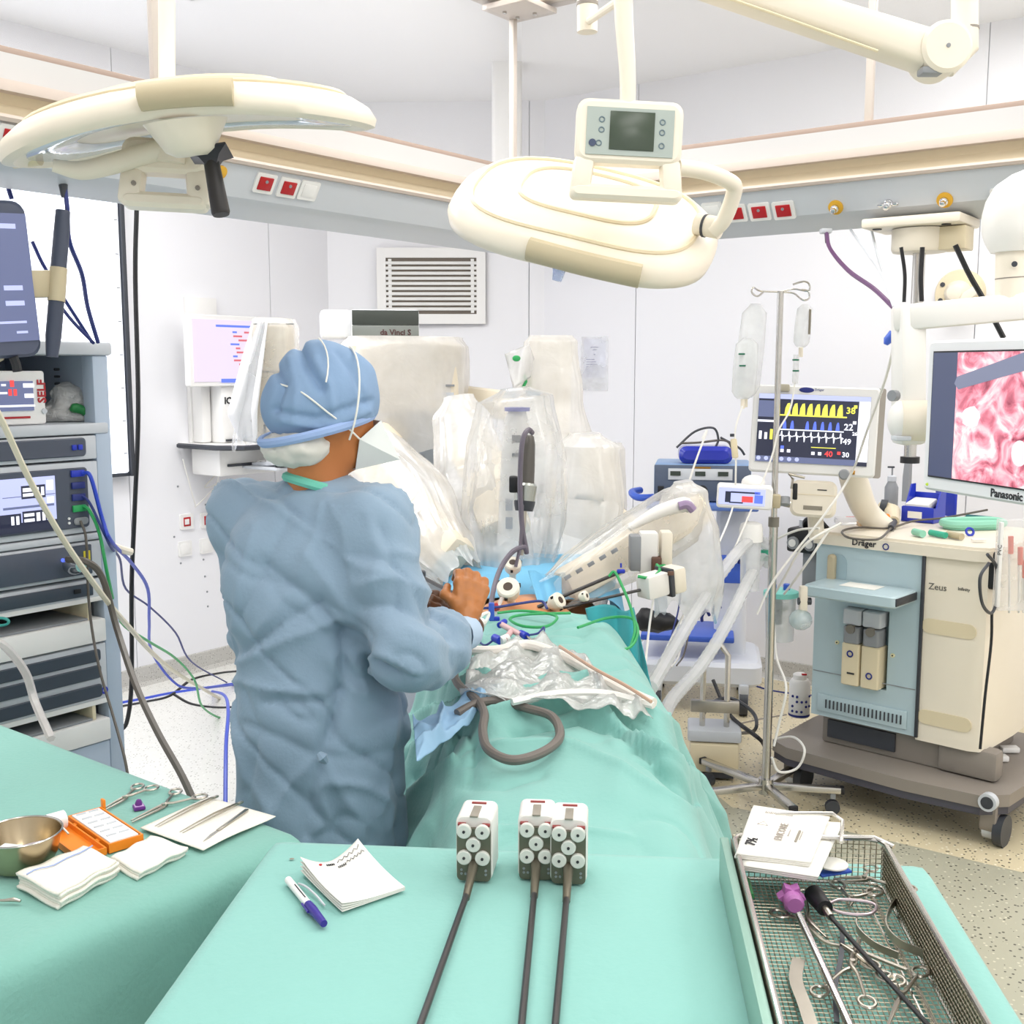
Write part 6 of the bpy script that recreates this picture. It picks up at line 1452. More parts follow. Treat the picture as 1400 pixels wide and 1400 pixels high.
# ring-handled clamps lying about
for tip, ra, rb, lab, jaw in (((1210, 1420), (1258, 1335), (1225, 1350), 'clamp whose rings lie beside the long black shaft', .6), ((1160, 1245), (1145, 1215), (1195, 1228), 'clamp with open rings below the glove packets', .4), ((1130, 1290), (1065, 1255), (1100, 1230), 'clamp with rings under the mauve star knob', .5), ((1175, 1290), (1120, 1362), (1185, 1380), 'scissors with wide rings beside the bent retractor', .45), ((1150, 1300), (1190, 1325), (1210, 1345), 'small clamp lying across the mesh floor', .4), ((1140, 1210), (1190, 1192), (1240, 1222), 'clamp leaning at the far mesh end', .55)):
    scissors('surgical_clamp', TI(*tip), TI(*ra), TI(*rb), ZTY + .004, lab + ' in the wire tray', jaw=jaw, rr=.0095, cat='clamp')
def ribbon(name, pts, w, th, lab, material=STEEL2, flat=True):
    """steel strip along pixel points, standing on edge or lying flat"""
    pp_ = smooth_path([TI(x, y_, .004) for x, y_ in pts], 8); mb = MB(); vs = []; n = len(pp_)
    for i, p in enumerate(pp_):
        t_ = (pp_[min(i + 1, n - 1)] - pp_[max(i - 1, 0)]).normalized(); s_ = Z.cross(t_).normalized()
        if flat: a_, b_ = s_ * w / 2, Z * th
        else: a_, b_ = s_ * th / 2, Z * w
        vs += [p - a_, p + a_, p + a_ + b_, p - a_ + b_]
    fs = [(i * 4 + k, i * 4 + (k + 1) % 4, (i + 1) * 4 + (k + 1) % 4, (i + 1) * 4 + k) for i in range(n - 1) for k in range(4)] + [(0, 1, 2, 3), tuple(range((n - 1) * 4, n * 4))]
    return mb.add(vs, fs).build(name, material, None, label=lab, cat='retractor')
ribbon('curved_retractor', [(1236, 1222), (1216, 1250), (1212, 1275), (1235, 1298), (1284, 1316)], .011, .0016, 'S-curved steel band retractor along the tray side', flat=False)
ribbon('curved_retractor', [(1172, 1256), (1172, 1275), (1195, 1297), (1228, 1312)], .010, .0016, 'shorter curved steel band retractor in the middle of the tray', flat=False)
ribbon('flat_retractor', [(1092, 1312), (1088, 1340), (1100, 1375), (1112, 1412)], .016, .0016, 'flat bent steel retractor blade lying in the tray')
ribbon('flat_retractor', [(1105, 1268), (1130, 1290), (1165, 1298), (1215, 1318), (1240, 1328)], .005, .003, 'slim steel probe with a hooked end lying in the tray')
ribbon('flat_retractor', [(1152, 1270), (1150, 1310), (1142, 1350), (1144, 1400)], .006, .003, 'dark narrow steel rod retractor under the mauve instrument', DKGREY)

# ================================================================ INFUSION STAND
IVD = 4.2
hub = G(1047, 1074, .10); hub.z = 0
iv = empty('infusion_stand', hub, 0, 'chrome infusion stand with hooks at the top and a star base', 'stand')
topP = P(1067, 398, hub.y); pole_top = Vector((hub.x, hub.y, topP.z))
MB().cyl(hub + Z * .09, hub + Z * (P(1050, 715, hub.y).z), .0165, 16).build('outer_tube', STEEL, iv, world=True); MB().cyl(hub + Z * P(1050, 715, hub.y).z, pole_top, .0115, 14).build('inner_tube', STEEL, iv, world=True)
MB().cyl(hub + Z * P(1050, 720, hub.y).z, hub + Z * P(1050, 707, hub.y).z, .02, 14).build('height_collar', mat('collar_grey', '#7E7A70', .4), iv, world=True)
MB().cyl(hub + Z * .07, hub + Z * .13, .028, 14).build('hub', STEEL, iv, world=True)
for x, y_ in ((1150, 1080), (1084, 1106), (955, 1084), (962, 1040), (1100, 1040)):
    e = G(x, y_, .10); d_ = (e - (hub + Z * .1)); L = d_.length; d_.normalize(); T_ = frame(d_, Z.cross(d_), Z, hub + Z * .1)
    lg = MB().at(T_).box((L / 2, 0, 0), (L, .032, .024), .003).build('base_leg', STEEL, iv, world=True)
    MB().at(T_).box((L + .004, 0, 0), (.014, .034, .026), .003).build('end_cap', BLACK, lg, world=True)
    w = MB().at(T_).box((L - .03, 0, -.022), (.02, .018, .03), .003).build('castor', GREY, iv, world=True)
    MB().at(T_).cyl((L - .03, -.012, -.07), (L - .03, .012, -.07), .028, 14).build('wheel', DKGREY, w, world=True)
def IV(px, py, dy=0.0): return P(px, py, hub.y + dy)
for pts in ([(1067, 399), (1040, 398), (1030, 393), (1028, 400), (1036, 405), (1045, 398)], [(1067, 399), (1085, 401), (1097, 410), (1106, 408), (1105, 398), (1096, 396)], [(1067, 399), (1085, 395), (1105, 398), (1106, 388), (1098, 385), (1084, 389)]):
    MB().tube([IV(x, y_, 0 if i < 2 else -.03) for i, (x, y_) in enumerate(pts)], .0035, 6, smooth=4).build('hook', STEEL, iv, world=True)
# saline bags
def bag(name, top, w, h, label, tilt, dx, dr):
    t = empty(name, top, 0, label, 'bag'); mb = MB()
    vs, fs = [], []
    prof = [(0, .35), (.04, .55), (.10, .9), (.5, 1.0), (.88, .95), (.96, .7), (1, .45)]
    n = 20
    for f_, ww in prof:
        for k in range(n):
            a = 2 * math.pi * k / n; vs.append(Vector((top.x + math.cos(a) * w / 2 * ww + tilt * f_ * h, top.y + math.sin(a) * w * .22 * ww, top.z - f_ * h)))
    fs = [(i * n + k, i * n + (k + 1) % n, (i + 1) * n + (k + 1) % n, (i + 1) * n + k) for i in range(len(prof) - 1) for k in range(n)] + [tuple(range(n)), tuple(range((len(prof) - 1) * n, len(prof) * n))]
    mb.add(vs, fs).build('bag', BAGF, t, world=True, smooth=60)
    b = Vector((top.x + tilt * h, top.y, top.z - h))
    MB().cyl(b + Z * .0, b - Z * .035, .008, 10).build('port', CREAM, t, world=True)
    return t, b
tb1, p1 = bag('saline_bag', IV(1033, 415, -.03), .10, .34, 'large clear infusion bag hanging on the stand', -.08, 0, 0)
tb1b, p1b = bag('saline_bag', IV(1022, 462, -.06), .09, .22, 'slimmer clear infusion bag hanging before the large one', -.05, 0, 0)
tb2, p2 = bag('infusion_bottle', IV(1101, 416, -.03), .062, .155, 'small clear infusion bottle with printed scale on the stand', -.07, 0, 0)
MB().box(IV(1107, 440, -.045), (.008, .002, .09)).build('scale_print', INKG, tb2, world=True)
for x, y_, y2_ in ((1014, 484, 486), (1015, 500, 501), (1088, 492, 493), (1088, 507, 508)): MB().box(IV(x, y_, -.085), (.022, .012, .006), .001).build('green_ring', mat('ring_green', '#1F6B52', .4), tb1b if x < 1050 else tb2, world=True)
MB().cyl(IV(1089, 485, -.05), IV(1087, 525, -.05), .011, 12).build('drip_chamber', film('chamber_film', '#EEF0F0', .35, bump=0), tb2, world=True)
cable('infusion_line', [IV(1087, 522, -.05), IV(1080, 560, -.06), IV(1064, 590, -.07), IV(1055, 625, -.08), IV(1030, 690, -.1), IV(1000, 760, -.15)], .0035, WHITEC, 'white infusion line from the small bottle', 'tube', n=6)
cable('infusion_line', [IV(1015, 555, -.08), IV(1005, 590, -.09), IV(1006, 640, -.1), IV(1000, 700, -.1), IV(960, 790, -.3), IV(905, 900, -.6), P(893, 960, 3.0)], .0035, WHITEC, 'white infusion line from the slim bag towards the patient', 'tube', n=6)
rcl = empty('roller_clamp', IV(1004, 620, -.1), 0, 'cream roller clamp on the infusion line', 'clamp'); MB().box(IV(1004, 613, -.1), (.022, .018, .07), .005, T=Matrix.Rotation(-.12, 4, 'Y')).build('clamp_body', CREAM2, rcl, world=True); MB().cyl(IV(1001, 597, -.11), IV(1001, 593, -.11), .008, 8).build('clamp_wheel', DKGREY, rcl, world=True)
cable('infusion_line', [IV(960, 600, -.2), IV(966, 590, -.2), IV(948, 640, -.22), IV(930, 700, -.25), IV(905, 760, -.4), IV(890, 840, -.6), IV(880, 930, -1.1)], .004, WHITEC, 'white line slanting in front of the generator', 'tube', n=6)
# syringe pump on the stand
ip = empty('infusion_pump', IV(1018, 706, -.1), 0, 'white infusion pump with a bright display clamped to the stand', 'pump')
Tp_ = frame(Vector((.97, -.2, -.06)).normalized(), Vector((0, 0, 0)), Vector((0, 0, 0)), (0, 0, 0)); xx = Vector((.98, -.18, -.04)).normalized(); yy = (Z - xx * Z.dot(xx)).normalized(); TP = frame(xx, yy, xx.cross(yy), IV(1018, 680, -.10))
MB().at(TP).rbox((0, 0, -.04), (.20, .085, .09), .012, 'z', b=.006).build('casing', WHITE, ip, world=True)
MB().at(TP).box((-.01, .002, .0065), (.165, .06, .003)).build('display', EM_LILAC, ip, world=True)
for x, y_, w, h, m_ in ((0, .018, .10, .006, EM_DK), (-.06, .0, .02, .04, EM_DK), (.01, -.006, .04, .022, EM_RED), (.05, -.004, .03, .03, EM_BLUE), (.045, .018, .02, .01, EM_BLUE), (-.03, -.02, .05, .005, EM_DK)): MB().at(TP).box((x, y_, .0085), (w, h, .001)).build('display_field', m_, ip, world=True)
MB().at(TP).box((.115, -.01, -.03), (.03, .05, .04), .006).build('clamp_jaw', mat('jaw_tan', '#B5A98C', .5), ip, world=True)
MB().cyl(IV(1045, 682, -.05), IV(1080, 690, -.06), .012, 10).build('clamp_screw', STEEL2, ip, world=True); MB().cyl(IV(1072, 680, -.08), IV(1072, 690, -.09), .022, 14).build('clamp_knob', GREY, ip, world=True)
# white lidded jar under the pump
wj = empty('suction_jar', IV(1026, 720, -.06), 0, 'white lidded jar hanging below the infusion pump', 'jar')
Tj = Matrix.Translation(IV(1026, 760, -.06)); MB().at(Tj).lathe([(.035, -.13), (.038, .07), (.036, .075)], 22).build('jar_body', BAGF, wj, world=True); MB().at(Tj).lathe([(.043, .055), (.043, .10), (.038, .12), (.02, .128)], 22).build('lid', WHITE, wj, world=True)
MB().ball(IV(1030, 660, -.02), (.045, .045, .03), 16).build('dome', WHITE, wj, world=True)
MB().box(IV(1087, 672, -.1), (.016, .014, .06), .006).build('black_clip', BLACK, None, label='black spring clip beside the pump knob on the stand', cat='clip')
MB().tube([IV(1082, 668, -.1), IV(1084, 655, -.1), IV(1078, 648, -.1), IV(1100, 653, -.1)], .005, 8).build('steel_hanger', STEEL2, None, label='small steel hanger above the black spring clip', cat='hanger')

# ================================================================ ANAESTHESIA MACHINE
e1 = Vector((.735, -.678, 0)); e2 = Vector((.678, .735, 0)); MO = G(1062, 1015, .20); MO.z = 0
AE1 = math.atan2(e1.y, e1.x)
TMx = frame(e1, e2, Z, MO)                         # x along the front (to the right), y into the machine, z up
def MS(px, py, d=.08): return (PL(px, py, MO + e2 * d, e2) - MO).dot(e1)
def MZ(px, py, d=.08): return PL(px, py, MO + e2 * d, e2).z
am = empty('anaesthesia_machine', None, 0, 'cream and pale blue anaesthesia machine on castors with vaporizers', 'machine', mtx=TMx)
F_ = .10
sL, sM = MS(1112, 880, F_), MS(1256, 880, F_); zTopD = MZ(1256, 766, F_); zBotD = MZ(1112, 974, F_)
sR = MS(1349, 900, F_) + .0; dep = .62
zDoorB = .5 * (MZ(1112, 974, F_) + MZ(1256, 1010, F_)); zDoorT = .5 * (MZ(1122, 737, F_) + MZ(1256, 766, F_)); zBody = zDoorT + .03
# platform and castors
pls = [(-.03, .02), (.06, -.03), (.55, -.05), (sR + .05, -.02), (sR + .12, .06), (sR + .14, .45), (sR + .1, .8), (-.02, .8), (-.05, .4)]
MB().prism(pls, .155, .20).build('platform', TAUPE, am); MB().prism([(x * 1.0 + (.005 if x < .3 else -.005), y_ + .006) for x, y_ in pls], .125, .155).build('platform_skirt', mat('skirt_dark', '#4B4A55', .5), am)
for x, y_ in ((.05, .06), (sR + .06, .06), (.05, .72), (sR + .04, .72)):
    c_ = MB().rbox((x, y_, .105), (.06, .075, .11), .025, 'x', b=.004).build('castor', TAUPE, am)
    MB().cyl((x + .02, y_ + .01, .058), (x + .052, y_ + .01, .058), .058, 22).build('wheel', DKGREY, c_); MB().cyl((x - .022, y_ + .01, .058), (x + .018, y_ + .01, .058), .040, 20).build('wheel_cover', LGREY, c_)
MB().cyl((sR + .075, -.035, .185), (sR + .075, -.005, .185), .032, 18).build('brake_knob', LGREY, am); MB().cyl((sR + .075, -.037, .185), (sR + .075, -.034, .185), .022, 18).build('knob_face', DKGREY, am)
# plinth
MB().box(((sL + sR) / 2 - .02, .40, (.2 + zDoorB) / 2), (sR - sL - .10, .52, zDoorB - .2), .01).build('plinth', TAUPE, am)
MB().box((sL + .20, .134, (.2 + zDoorB) / 2 + .005), (.28, .012, (zDoorB - .2) * .6)).build('plinth_recess', DKGREY, am)
MB().box((sR - .06, .16, (.2 + zDoorB) / 2), (.22, .08, zDoorB - .2 - .004), .02).build('plinth_front', TAUPE, am)
# cream housing with rounded corner
hs = [(sL + .01, F_ + .05), (sM + .004, F_ + .05), (sM + .004, F_), (sR - .05, F_), (sR - .015, F_ + .015), (sR, F_ + .05), (sR + .01, F_ + .3), (sR + .0, F_ + dep), (sL + .03, F_ + dep)]
zH0 = MZ(1300, 1022, F_)
MB().prism(hs, zH0, zDoorT).build('housing', CREAM, am, smooth=40)
tp = [(sL - .01, F_ - .01), (sR - .06, F_ - .02), (sR - .01, F_ + .0), (sR + .02, F_ + .06), (sR + .03, F_ + .3), (sR + .01, F_ + dep + .01), (sL, F_ + dep + .01)]
MB().prism(tp, zDoorT + .002, zDoorT + .042).build('top_cover', CREAM, am, smooth=40); MB().prism([(x * .985 + .01, y_ * .98 + .012) for x, y_ in tp], zDoorT + .042, zDoorT + .052).build('work_top', CREAM, am, smooth=40)
ZMT = zDoorT + .052
# panel lines on the cream side
for z0 in (MZ(1300, 860, F_), MZ(1290, 985, F_)): MB().rbox((sM + .11, F_ - .001, z0), (.20, .006, .055), .026, 'y').build('grip_hollow', CREAM2, am)
MB().box((sM + .008, F_ - .004, (zDoorB + zDoorT) / 2), (.012, .012, zDoorT - zDoorB), .001).build('door_gap', DKGREY, am)
# pale blue door
rx0, rx1 = MS(1158, 880, F_), MS(1214, 890, F_); zr0, zr1 = MZ(1190, 940, F_), MZ(1185, 832, F_)
db = MB(); y0_ = F_ + .02
for a_, b_, c_, d_ in ((sL, rx0, zDoorB, zDoorT), (rx1, sM, zDoorB, zDoorT), (rx0, rx1, zDoorB, zr0), (rx0, rx1, zr1, zDoorT)): db.box(((a_ + b_) / 2, y0_, (c_ + d_) / 2), (b_ - a_, .04, d_ - c_))
dr = db.build('front_door', PALEB, am)
MB().box(((rx0 + rx1) / 2, F_ + .047, (zr0 + zr1) / 2), (rx1 - rx0, .006, zr1 - zr0)).build('recess_back', mat('recess_blue', '#8FA6B0', .5), am)
MB().box((sL + (sM - sL) * .5, F_ - .004, MZ(1180, 972, F_) - .0), ((sM - sL) * .86, .008, .07), .002).build('vent_panel', PALEB, dr)
for k in range(20): MB().box((sL + (sM - sL) * (.16 + .72 * k / 19), F_ - .010, MZ(1180, 972, F_)), (.005, .004, .034)).build('vent_slit', DKGREY, dr)
MB().box((sL + (sM - sL) * .5, F_ - .001, MZ(1180, 922, F_) - .02), ((sM - sL) * .98, .004, .003)).build('door_seam', GREY, dr)
for px, py in ((1145, 878), (1221, 896)): x, z = MS(px, py, F_), MZ(px, py, F_); MB().cyl((x, F_ - .006, z), (x, F_ + .0, z), .008, 12).build('lock', mat('lock_cream', '#E8E2B8', .5), dr); MB().cyl((x, F_ - .008, z), (x, F_ - .005, z), .003, 8).build('lock_hole', BLACK, dr)
x, z = MS(1139, 777, F_), MZ(1139, 777, F_)
MB().rbox((x + .02, F_ - .0, z), (.075, .004, .12), .035, 'y').build('handle_dish', mat('dish_blue', '#A5BCC6', .4), dr); MB().rbox((x, F_ - .012, z), (.032, .026, .115), .014, 'y', b=.006).build('door_handle', TAN, dr)
# pull-out worktop
sx0, sx1 = MS(1104, 812, -.06), MS(1240, 830, -.06); zs_ = MZ(1175, 806, -.06)
sx0, sx1 = MS(1110, 812, -.02), MS(1236, 830, -.02); zs_ = MZ(1175, 812, -.02)
MB().rbox(((sx0 + sx1) / 2, .0, zs_), (sx1 - sx0, .20, .045), .02, 'z', b=.006).build('pull_out_shelf', PALEB, am); MB().box((sx1 - .02, .0, zs_ - .0), (.045, .18, .03), .003).build('shelf_rail', DKGREY, am)
MB().box(((sx0 + sx1) / 2, .02, zs_ + .0235), (.14, .09, .0012)).build('paper_note', PAPER, am)
# vaporizers
for k, px in enumerate((1172, 1199)):
    x = MS(px, 885, F_ + .02); w_ = (rx1 - rx0) * .44; v = MB().rbox((x, F_ + .0, zr0 + (zr1 - zr0) * .28), (w_, .08, (zr1 - zr0) * .54), .008, 'z', b=.004).build('vaporizer', CREAM2, am)
    MB().rbox((x, F_ - .005, zr0 + (zr1 - zr0) * .66), (w_ * .9, .075, (zr1 - zr0) * .22), .012, 'z', b=.004).build('vaporizer_neck', GREY, v); MB().cyl((x, F_ - .05, zr0 + (zr1 - zr0) * .74), (x, F_ - .03, zr0 + (zr1 - zr0) * .74), .018, 14).build('dial', mat('dial_taupe', '#7C766C', .45), v)
    MB().rbox((x, F_ + .0, zr0 + (zr1 - zr0) * .89), (w_, .08, (zr1 - zr0) * .20), .008, 'z', b=.004).build('vaporizer_head', LGREY, v)
    MB().ring((x, F_ - .042, zr0 + (zr1 - zr0) * (.42 if k == 0 else .18)), .011, .003, T=Matrix.Rotation(math.pi / 2, 4, 'X'), seg=16, s2=6).build('logo', INKB, v)
    if k == 0: MB().box((x + .005, F_ - .041, zr0 + (zr1 - zr0) * .17), (.03, .002, .007)).build('name_print', INK, v)
# lettering
TF = frame(Vector((1, 0, 0)), Z, Vector((0, -1, 0)), (0, 0, 0))
def face_text(txt, px, py, size, m_, d=F_ - .0008, b=.0003): text_mb(txt, size, Matrix.Translation((MS(px, py, F_), d, MZ(px, py, F_))) @ TF, bold=b).build('lettering', m_, am)
face_text('Zeus', 1282, 803, .034, mat('ink_soft', '#6B675F', .6)); face_text('Infinity', 1318, 806, .016, mat('ink_soft', '#6B675F', .6))
text_mb('Dräger', .034, Matrix.Translation((MS(1182, 736, F_ - .012), F_ - .0165, zDoorT + .024)) @ TF, bold=.0006).build('lettering', INK, am)
MB().ring((MS(1212, 740, F_ - .012), F_ - .0165, zDoorT + .02), .011, .0022, T=Matrix.Rotation(math.pi / 2, 4, 'X'), seg=18, s2=6).build('logo', INKB, am)
# side grip opening with stethoscope
MB().rbox((sR - .012, F_ + .04, MZ(1345, 780, F_)), (.03, .05, .14), .012, 'x').build('side_slot', BLACK, am)
# black cable port side devices
blk = empty('suction_regulator', None, 0, 'black suction regulator with round dials beside the blue door', 'regulator', mtx=TMx @ Matrix.Translation((sL - .10, F_ + .1, MZ(1100, 745, F_))))
MB().box((0, .03, 0), (.16, .10, .10), .012).build('body', BLACK, blk)
for x in (-.045, .03): MB().cyl((x, -.03, -.01), (x, -.018, -.01), .026, 16).build('dial', GREY, blk); MB().cyl((x, -.034, -.01), (x, -.03, -.01), .016, 14).build('dial_face', WHITE, blk)
MB().tube([(-.02, .03, .05), (.0, .0, .085), (.05, .0, .09), (.08, .03, .05)], .012, 8, smooth=5).build('grip', BLACK, blk); MB().cyl((-.03, .04, .05), (-.03, .04, .08), .022, 12).build('cap', LGREY, blk)
MB().box((sL - .06, F_ + .2, (MZ(1100, 770, F_) + MZ(1100, 815, F_)) / 2), (.13, .16, MZ(1100, 770, F_) - MZ(1100, 830, F_)), .006).build('side_box', GREY, am)
# monitor arm and patient monitor
def AMP(px, py, d): return P(px, py, d)
vm_d = 4.25
mx = Vector((.955, -.29, -.03)).normalized(); my = (Z + Vector((.06, .12, 0))); my = (my - mx * my.dot(mx)).normalized(); TV = frame(mx, my, mx.cross(my), P(1112, 588, vm_d))
vm = empty('patient_monitor', None, 0, 'white patient monitor showing yellow, blue and white traces', 'monitor', mtx=TV)
iV = TV.inverted()
Wv = .465; Hv = .335
MB().rbox((0, 0, -.035), (Wv, Hv, .06), .012, 'z', b=.006).build('casing', WHITE, vm)
MB().rbox((Wv / 2 + .006, 0, -.04), (.03, Hv, .05), .008, 'z').build('side_trim', mat('trim_grey', '#A59E95', .5), vm)
sw, sh = Wv - .055, Hv - .075; Tsc = Matrix.Translation((-.004, .002, -.004))
MB().box((-.004, .002, -.003), (sw, sh, .005)).build('screen', EM_DK, vm)
def scr(u0, u1, v0, v1, m_, nm='screen_field', z=.0): return MB().box((-.004 - sw / 2 + sw * (u0 + u1) / 2, .002 - sh / 2 + sh * (v0 + v1) / 2, .0004 + z), (sw * (u1 - u0), sh * (v1 - v0), .0012)).build(nm, m_, vm)
scr(0, 1, .93, 1, EM_LILAC); scr(.90, 1, .06, .93, EM_WHITE); scr(0, .9, 0, .085, EM_MID); scr(0, .16, .66, .90, EM_MID); scr(.0, .16, .585, .615, EM_WHITE)
for k in range(6): MB().cyl((-.004 - sw / 2 + sw * (.03 + .07 * k), .002 - sh / 2 + sh * .05, .001), (-.004 - sw / 2 + sw * (.03 + .07 * k), .002 - sh / 2 + sh * .05, .003), .008, 12).build('soft_key', EM_LILAC, vm)
for k, (h_, m_) in enumerate(((.12, EM_WHITE), (.10, EM_WHITE), (.15, EM_YEL))): scr(.02 + .05 * k, .045 + .05 * k, .33, .33 + h_, m_)
def trace(name, pts, m_, r=.0016): MB().tube([Vector((-.004 - sw / 2 + sw * u, .002 - sh / 2 + sh * v, .0022)) for u, v in pts], r, 4).build(name, m_, vm)
# capnogram: filled yellow humps
for k in range(8):
    u0 = .24 + k * .067; mb = MB(); pl_ = [(u0, .70), (u0 + .006, .80), (u0 + .022, .865), (u0 + .044, .875), (u0 + .05, .80), (u0 + .054, .70)]
    mb.prism([(-.004 - sw / 2 + sw * u, .002 - sh / 2 + sh * v) for u, v in pl_], .0005, .002).build('yellow_hump', EM_YEL, vm)
scr(.20, .80, .685, .705, EM_YEL)
for k in range(8):
    if k == 2: continue
    u0 = .23 + k * .068; mb = MB(); pl_ = [(u0, .49), (u0 + .006, .58), (u0 + .014, .615), (u0 + .026, .615), (u0 + .032, .57), (u0 + .036, .49)]
    mb.prism([(-.004 - sw / 2 + sw * u, .002 - sh / 2 + sh * v) for u, v in pl_], .0005, .002).build('blue_hump', EM_BLUE, vm)
scr(.2, .78, .475, .492, EM_WHITE)
ecg = []
for k in range(9): u0 = .2 + k * .066; ecg += [(u0, .39), (u0 + .02, .395), (u0 + .027, .46), (u0 + .036, .31), (u0 + .042, .40), (u0 + .054, .38)]
trace('white_trace', ecg, EM_WHITE, .0018)
def num(t, u, v, s_, m_): text_mb(t, s_, Matrix.Translation((-.004 - sw / 2 + sw * u, .002 - sh / 2 + sh * v, .0025)), bold=.0006).build('readout', m_, vm)
num('38', .83, .79, .034, EM_YEL); num('22', .82, .55, .034, EM_WHITE); num('49', .815, .34, .03, EM_WHITE); num('40', .66, .15, .03, EM_RED); num('30', .81, .15, .026, EM_WHITE); num('26', .878, .46, .018, EM_WHITE)
for u, v, m_ in ((.52, .15, EM_WHITE), (.58, .15, EM_WHITE), (.75, .17, EM_RED), (.24, .17, EM_WHITE), (.30, .17, EM_WHITE), (.87, .62, EM_WHITE), (.87, .85, EM_YEL), (.24, .22, EM_BLUE)): scr(u - .015, u + .015, v - .02, v + .025, m_)
scr(.5, .72, .235, .245, EM_YEL)
MB().ball((-.035, Hv / 2 - .016, -.004), (.028, .0105, .002), 16).build('logo', INKB, vm); text_mb('Dräger', .012, Matrix.Translation((.012, Hv / 2 - .014, -.0045))).build('lettering', INKB, vm)
MB().box((-.12, Hv / 2 - .012, .0), (.045, .028, .03), .006).build('camera_lug', mat('lug_tan', '#B5AE9C', .5), vm)
q = iV @ P(1154, 649, vm_d - .08); MB().lathe([(.020, 0), (.020, .03), (.016, .036)], 18, T=Matrix.Translation(q)).build('rotary_knob', GREY, vm)
MB().box(iV @ P(1166, 646, vm_d - .06), (.016, .016, .02), .003).build('amber_lamp', BRASS, vm)
MB().tube([P(1160, 630, vm_d + .08), P(1170, 665, vm_d + .12), P(1185, 700, vm_d + .2), P(1210, 725, vm_d + .2)], [.05, .055, .05, .05], 14, smooth=4).build('support_arm', CREAM, am, world=True)
# module box below the monitor
mbx = empty('gas_module', None, 0, 'cream rounded module box below the patient monitor', 'module', mtx=frame(mx, my, mx.cross(my), P(1112, 682, vm_d - .02)))
MB().rbox((0, 0, -.05), (.17, .14, .11), .03, 'z', b=.01).build('casing', CREAM, mbx); MB().box((.03, .035, .006), (.035, .004, .002)).build('print', INK, mbx); MB().box((.0, -.035, .006), (.07, .016, .001)).build('print', INKG, mbx)
MB().box((0, .015, .0055), (.16, .002, .002)).build('seam', CREAM2, mbx)
MB().tube([(.0, .0, -.1), (.02, -.15, -.12)], .03, 10).build('stem', CREAM, mbx)

# ---- things on the machine top
def MT(px, py, h=.0): return G(px, py, ZMT + .002 + h)
bb = MT(1262, 712); t = empty('blue_bin', (bb.x, bb.y, ZMT + .002), AE1, 'open royal blue plastic bin with a white label on the machine', 'bin')
w_ = .13; MB().box((0, 0, .004), (w_, .12, .008), .003).build('floor', BLUE, t)
MB().box((0, -.06, .035), (w_, .006, .06), .002).build('front_wall', BLUE, t)
for sx in (-1, 1): MB().prism([(-.062, 0), (.06, 0), (.06, .15), (.02, .15), (-.03, .06), (-.062, .062)], -.003, .003, T=Matrix.Translation((sx * w_ / 2, 0, 0)) @ frame(Vector((0, 1, 0)), Z, Vector((1, 0, 0)))).build('side_wall', BLUE, t)
MB().box((0, .06, .06), (w_, .006, .11), .002).build('rear_wall', BLUE, t); MB().box((-.01, -.0645, .03), (.06, .002, .028)).build('label', PAPER, t)
MB().box((-.01, .0, .07), (.10, .10, .03), .012, T=Matrix.Rotation(.2, 4, 'X')).build('tissue', PAPER, t)
bb = MT(1296, 706); MB().box((bb.x, bb.y + .03, ZMT + .082), (.012, .16, .16), .004, T=Matrix.Rotation(AE1 + .9, 4, 'Z')).build('blue_folder', BLUE, None, label='upright royal blue folder beside the blue bin', cat='folder')
q = MT(1228, 700); t = empty('spray_bottle', (q.x, q.y + .1, ZMT + .002), 0, 'grey pump bottle standing behind the blue bin', 'bottle'); MB().lathe([(.028, 0), (.03, .01), (.03, .10), (.016, .13), (.014, .14)], 18).build('body', GREY, t); MB().lathe([(.02, .128), (.02, .15), (.012, .155)], 14).build('cap', LGREY, t); MB().cyl((0, 0, .155), (0, 0, .19), .004, 8).build('stem', GREY, t); MB().box((-.006, 0, .192), (.03, .012, .008), .003).build('spout', DKGREY, t)
q = MT(1251, 690); MB().tube([Vector((q.x, q.y + .12, ZMT + .004)), Vector((q.x, q.y + .12, ZMT + .12)), Vector((q.x + .005, q.y + .12, ZMT + .26))], [.022, .022, .016], 4).build('grey_bracket', GREY, None, label='upright grey metal bracket behind the blue bin', cat='bracket')
q = MT(1330, 722); t = empty('mint_tray', (q.x, q.y, ZMT + .002), AE1 + .9, 'mint green kidney tray on the machine top', 'tray')
MB().rbox((0, 0, .004), (.24, .11, .008), .05, 'z').build('base', MINT, t); pr_ = []
for k in range(33): a = 2 * math.pi * k / 32; pr_.append(Vector((.12 * math.copysign(abs(math.cos(a)) ** .6, math.cos(a)), .056 * math.copysign(abs(math.sin(a)) ** .6, math.sin(a)), .022)))
MB().tube(pr_, .014, 8, caps=False, flat=1.2).build('wall', MINT, t)
TEALO = mat('teal_plastic', '#1D6E72', .4); q = MT(1345, 708, .03); MB().tube([q - e1 * .07, q + e1 * .03], .009, 10).build('teal_laryngoscope', TEALO, None, label='dark teal rod-shaped tool lying in the mint tray', cat='tool')
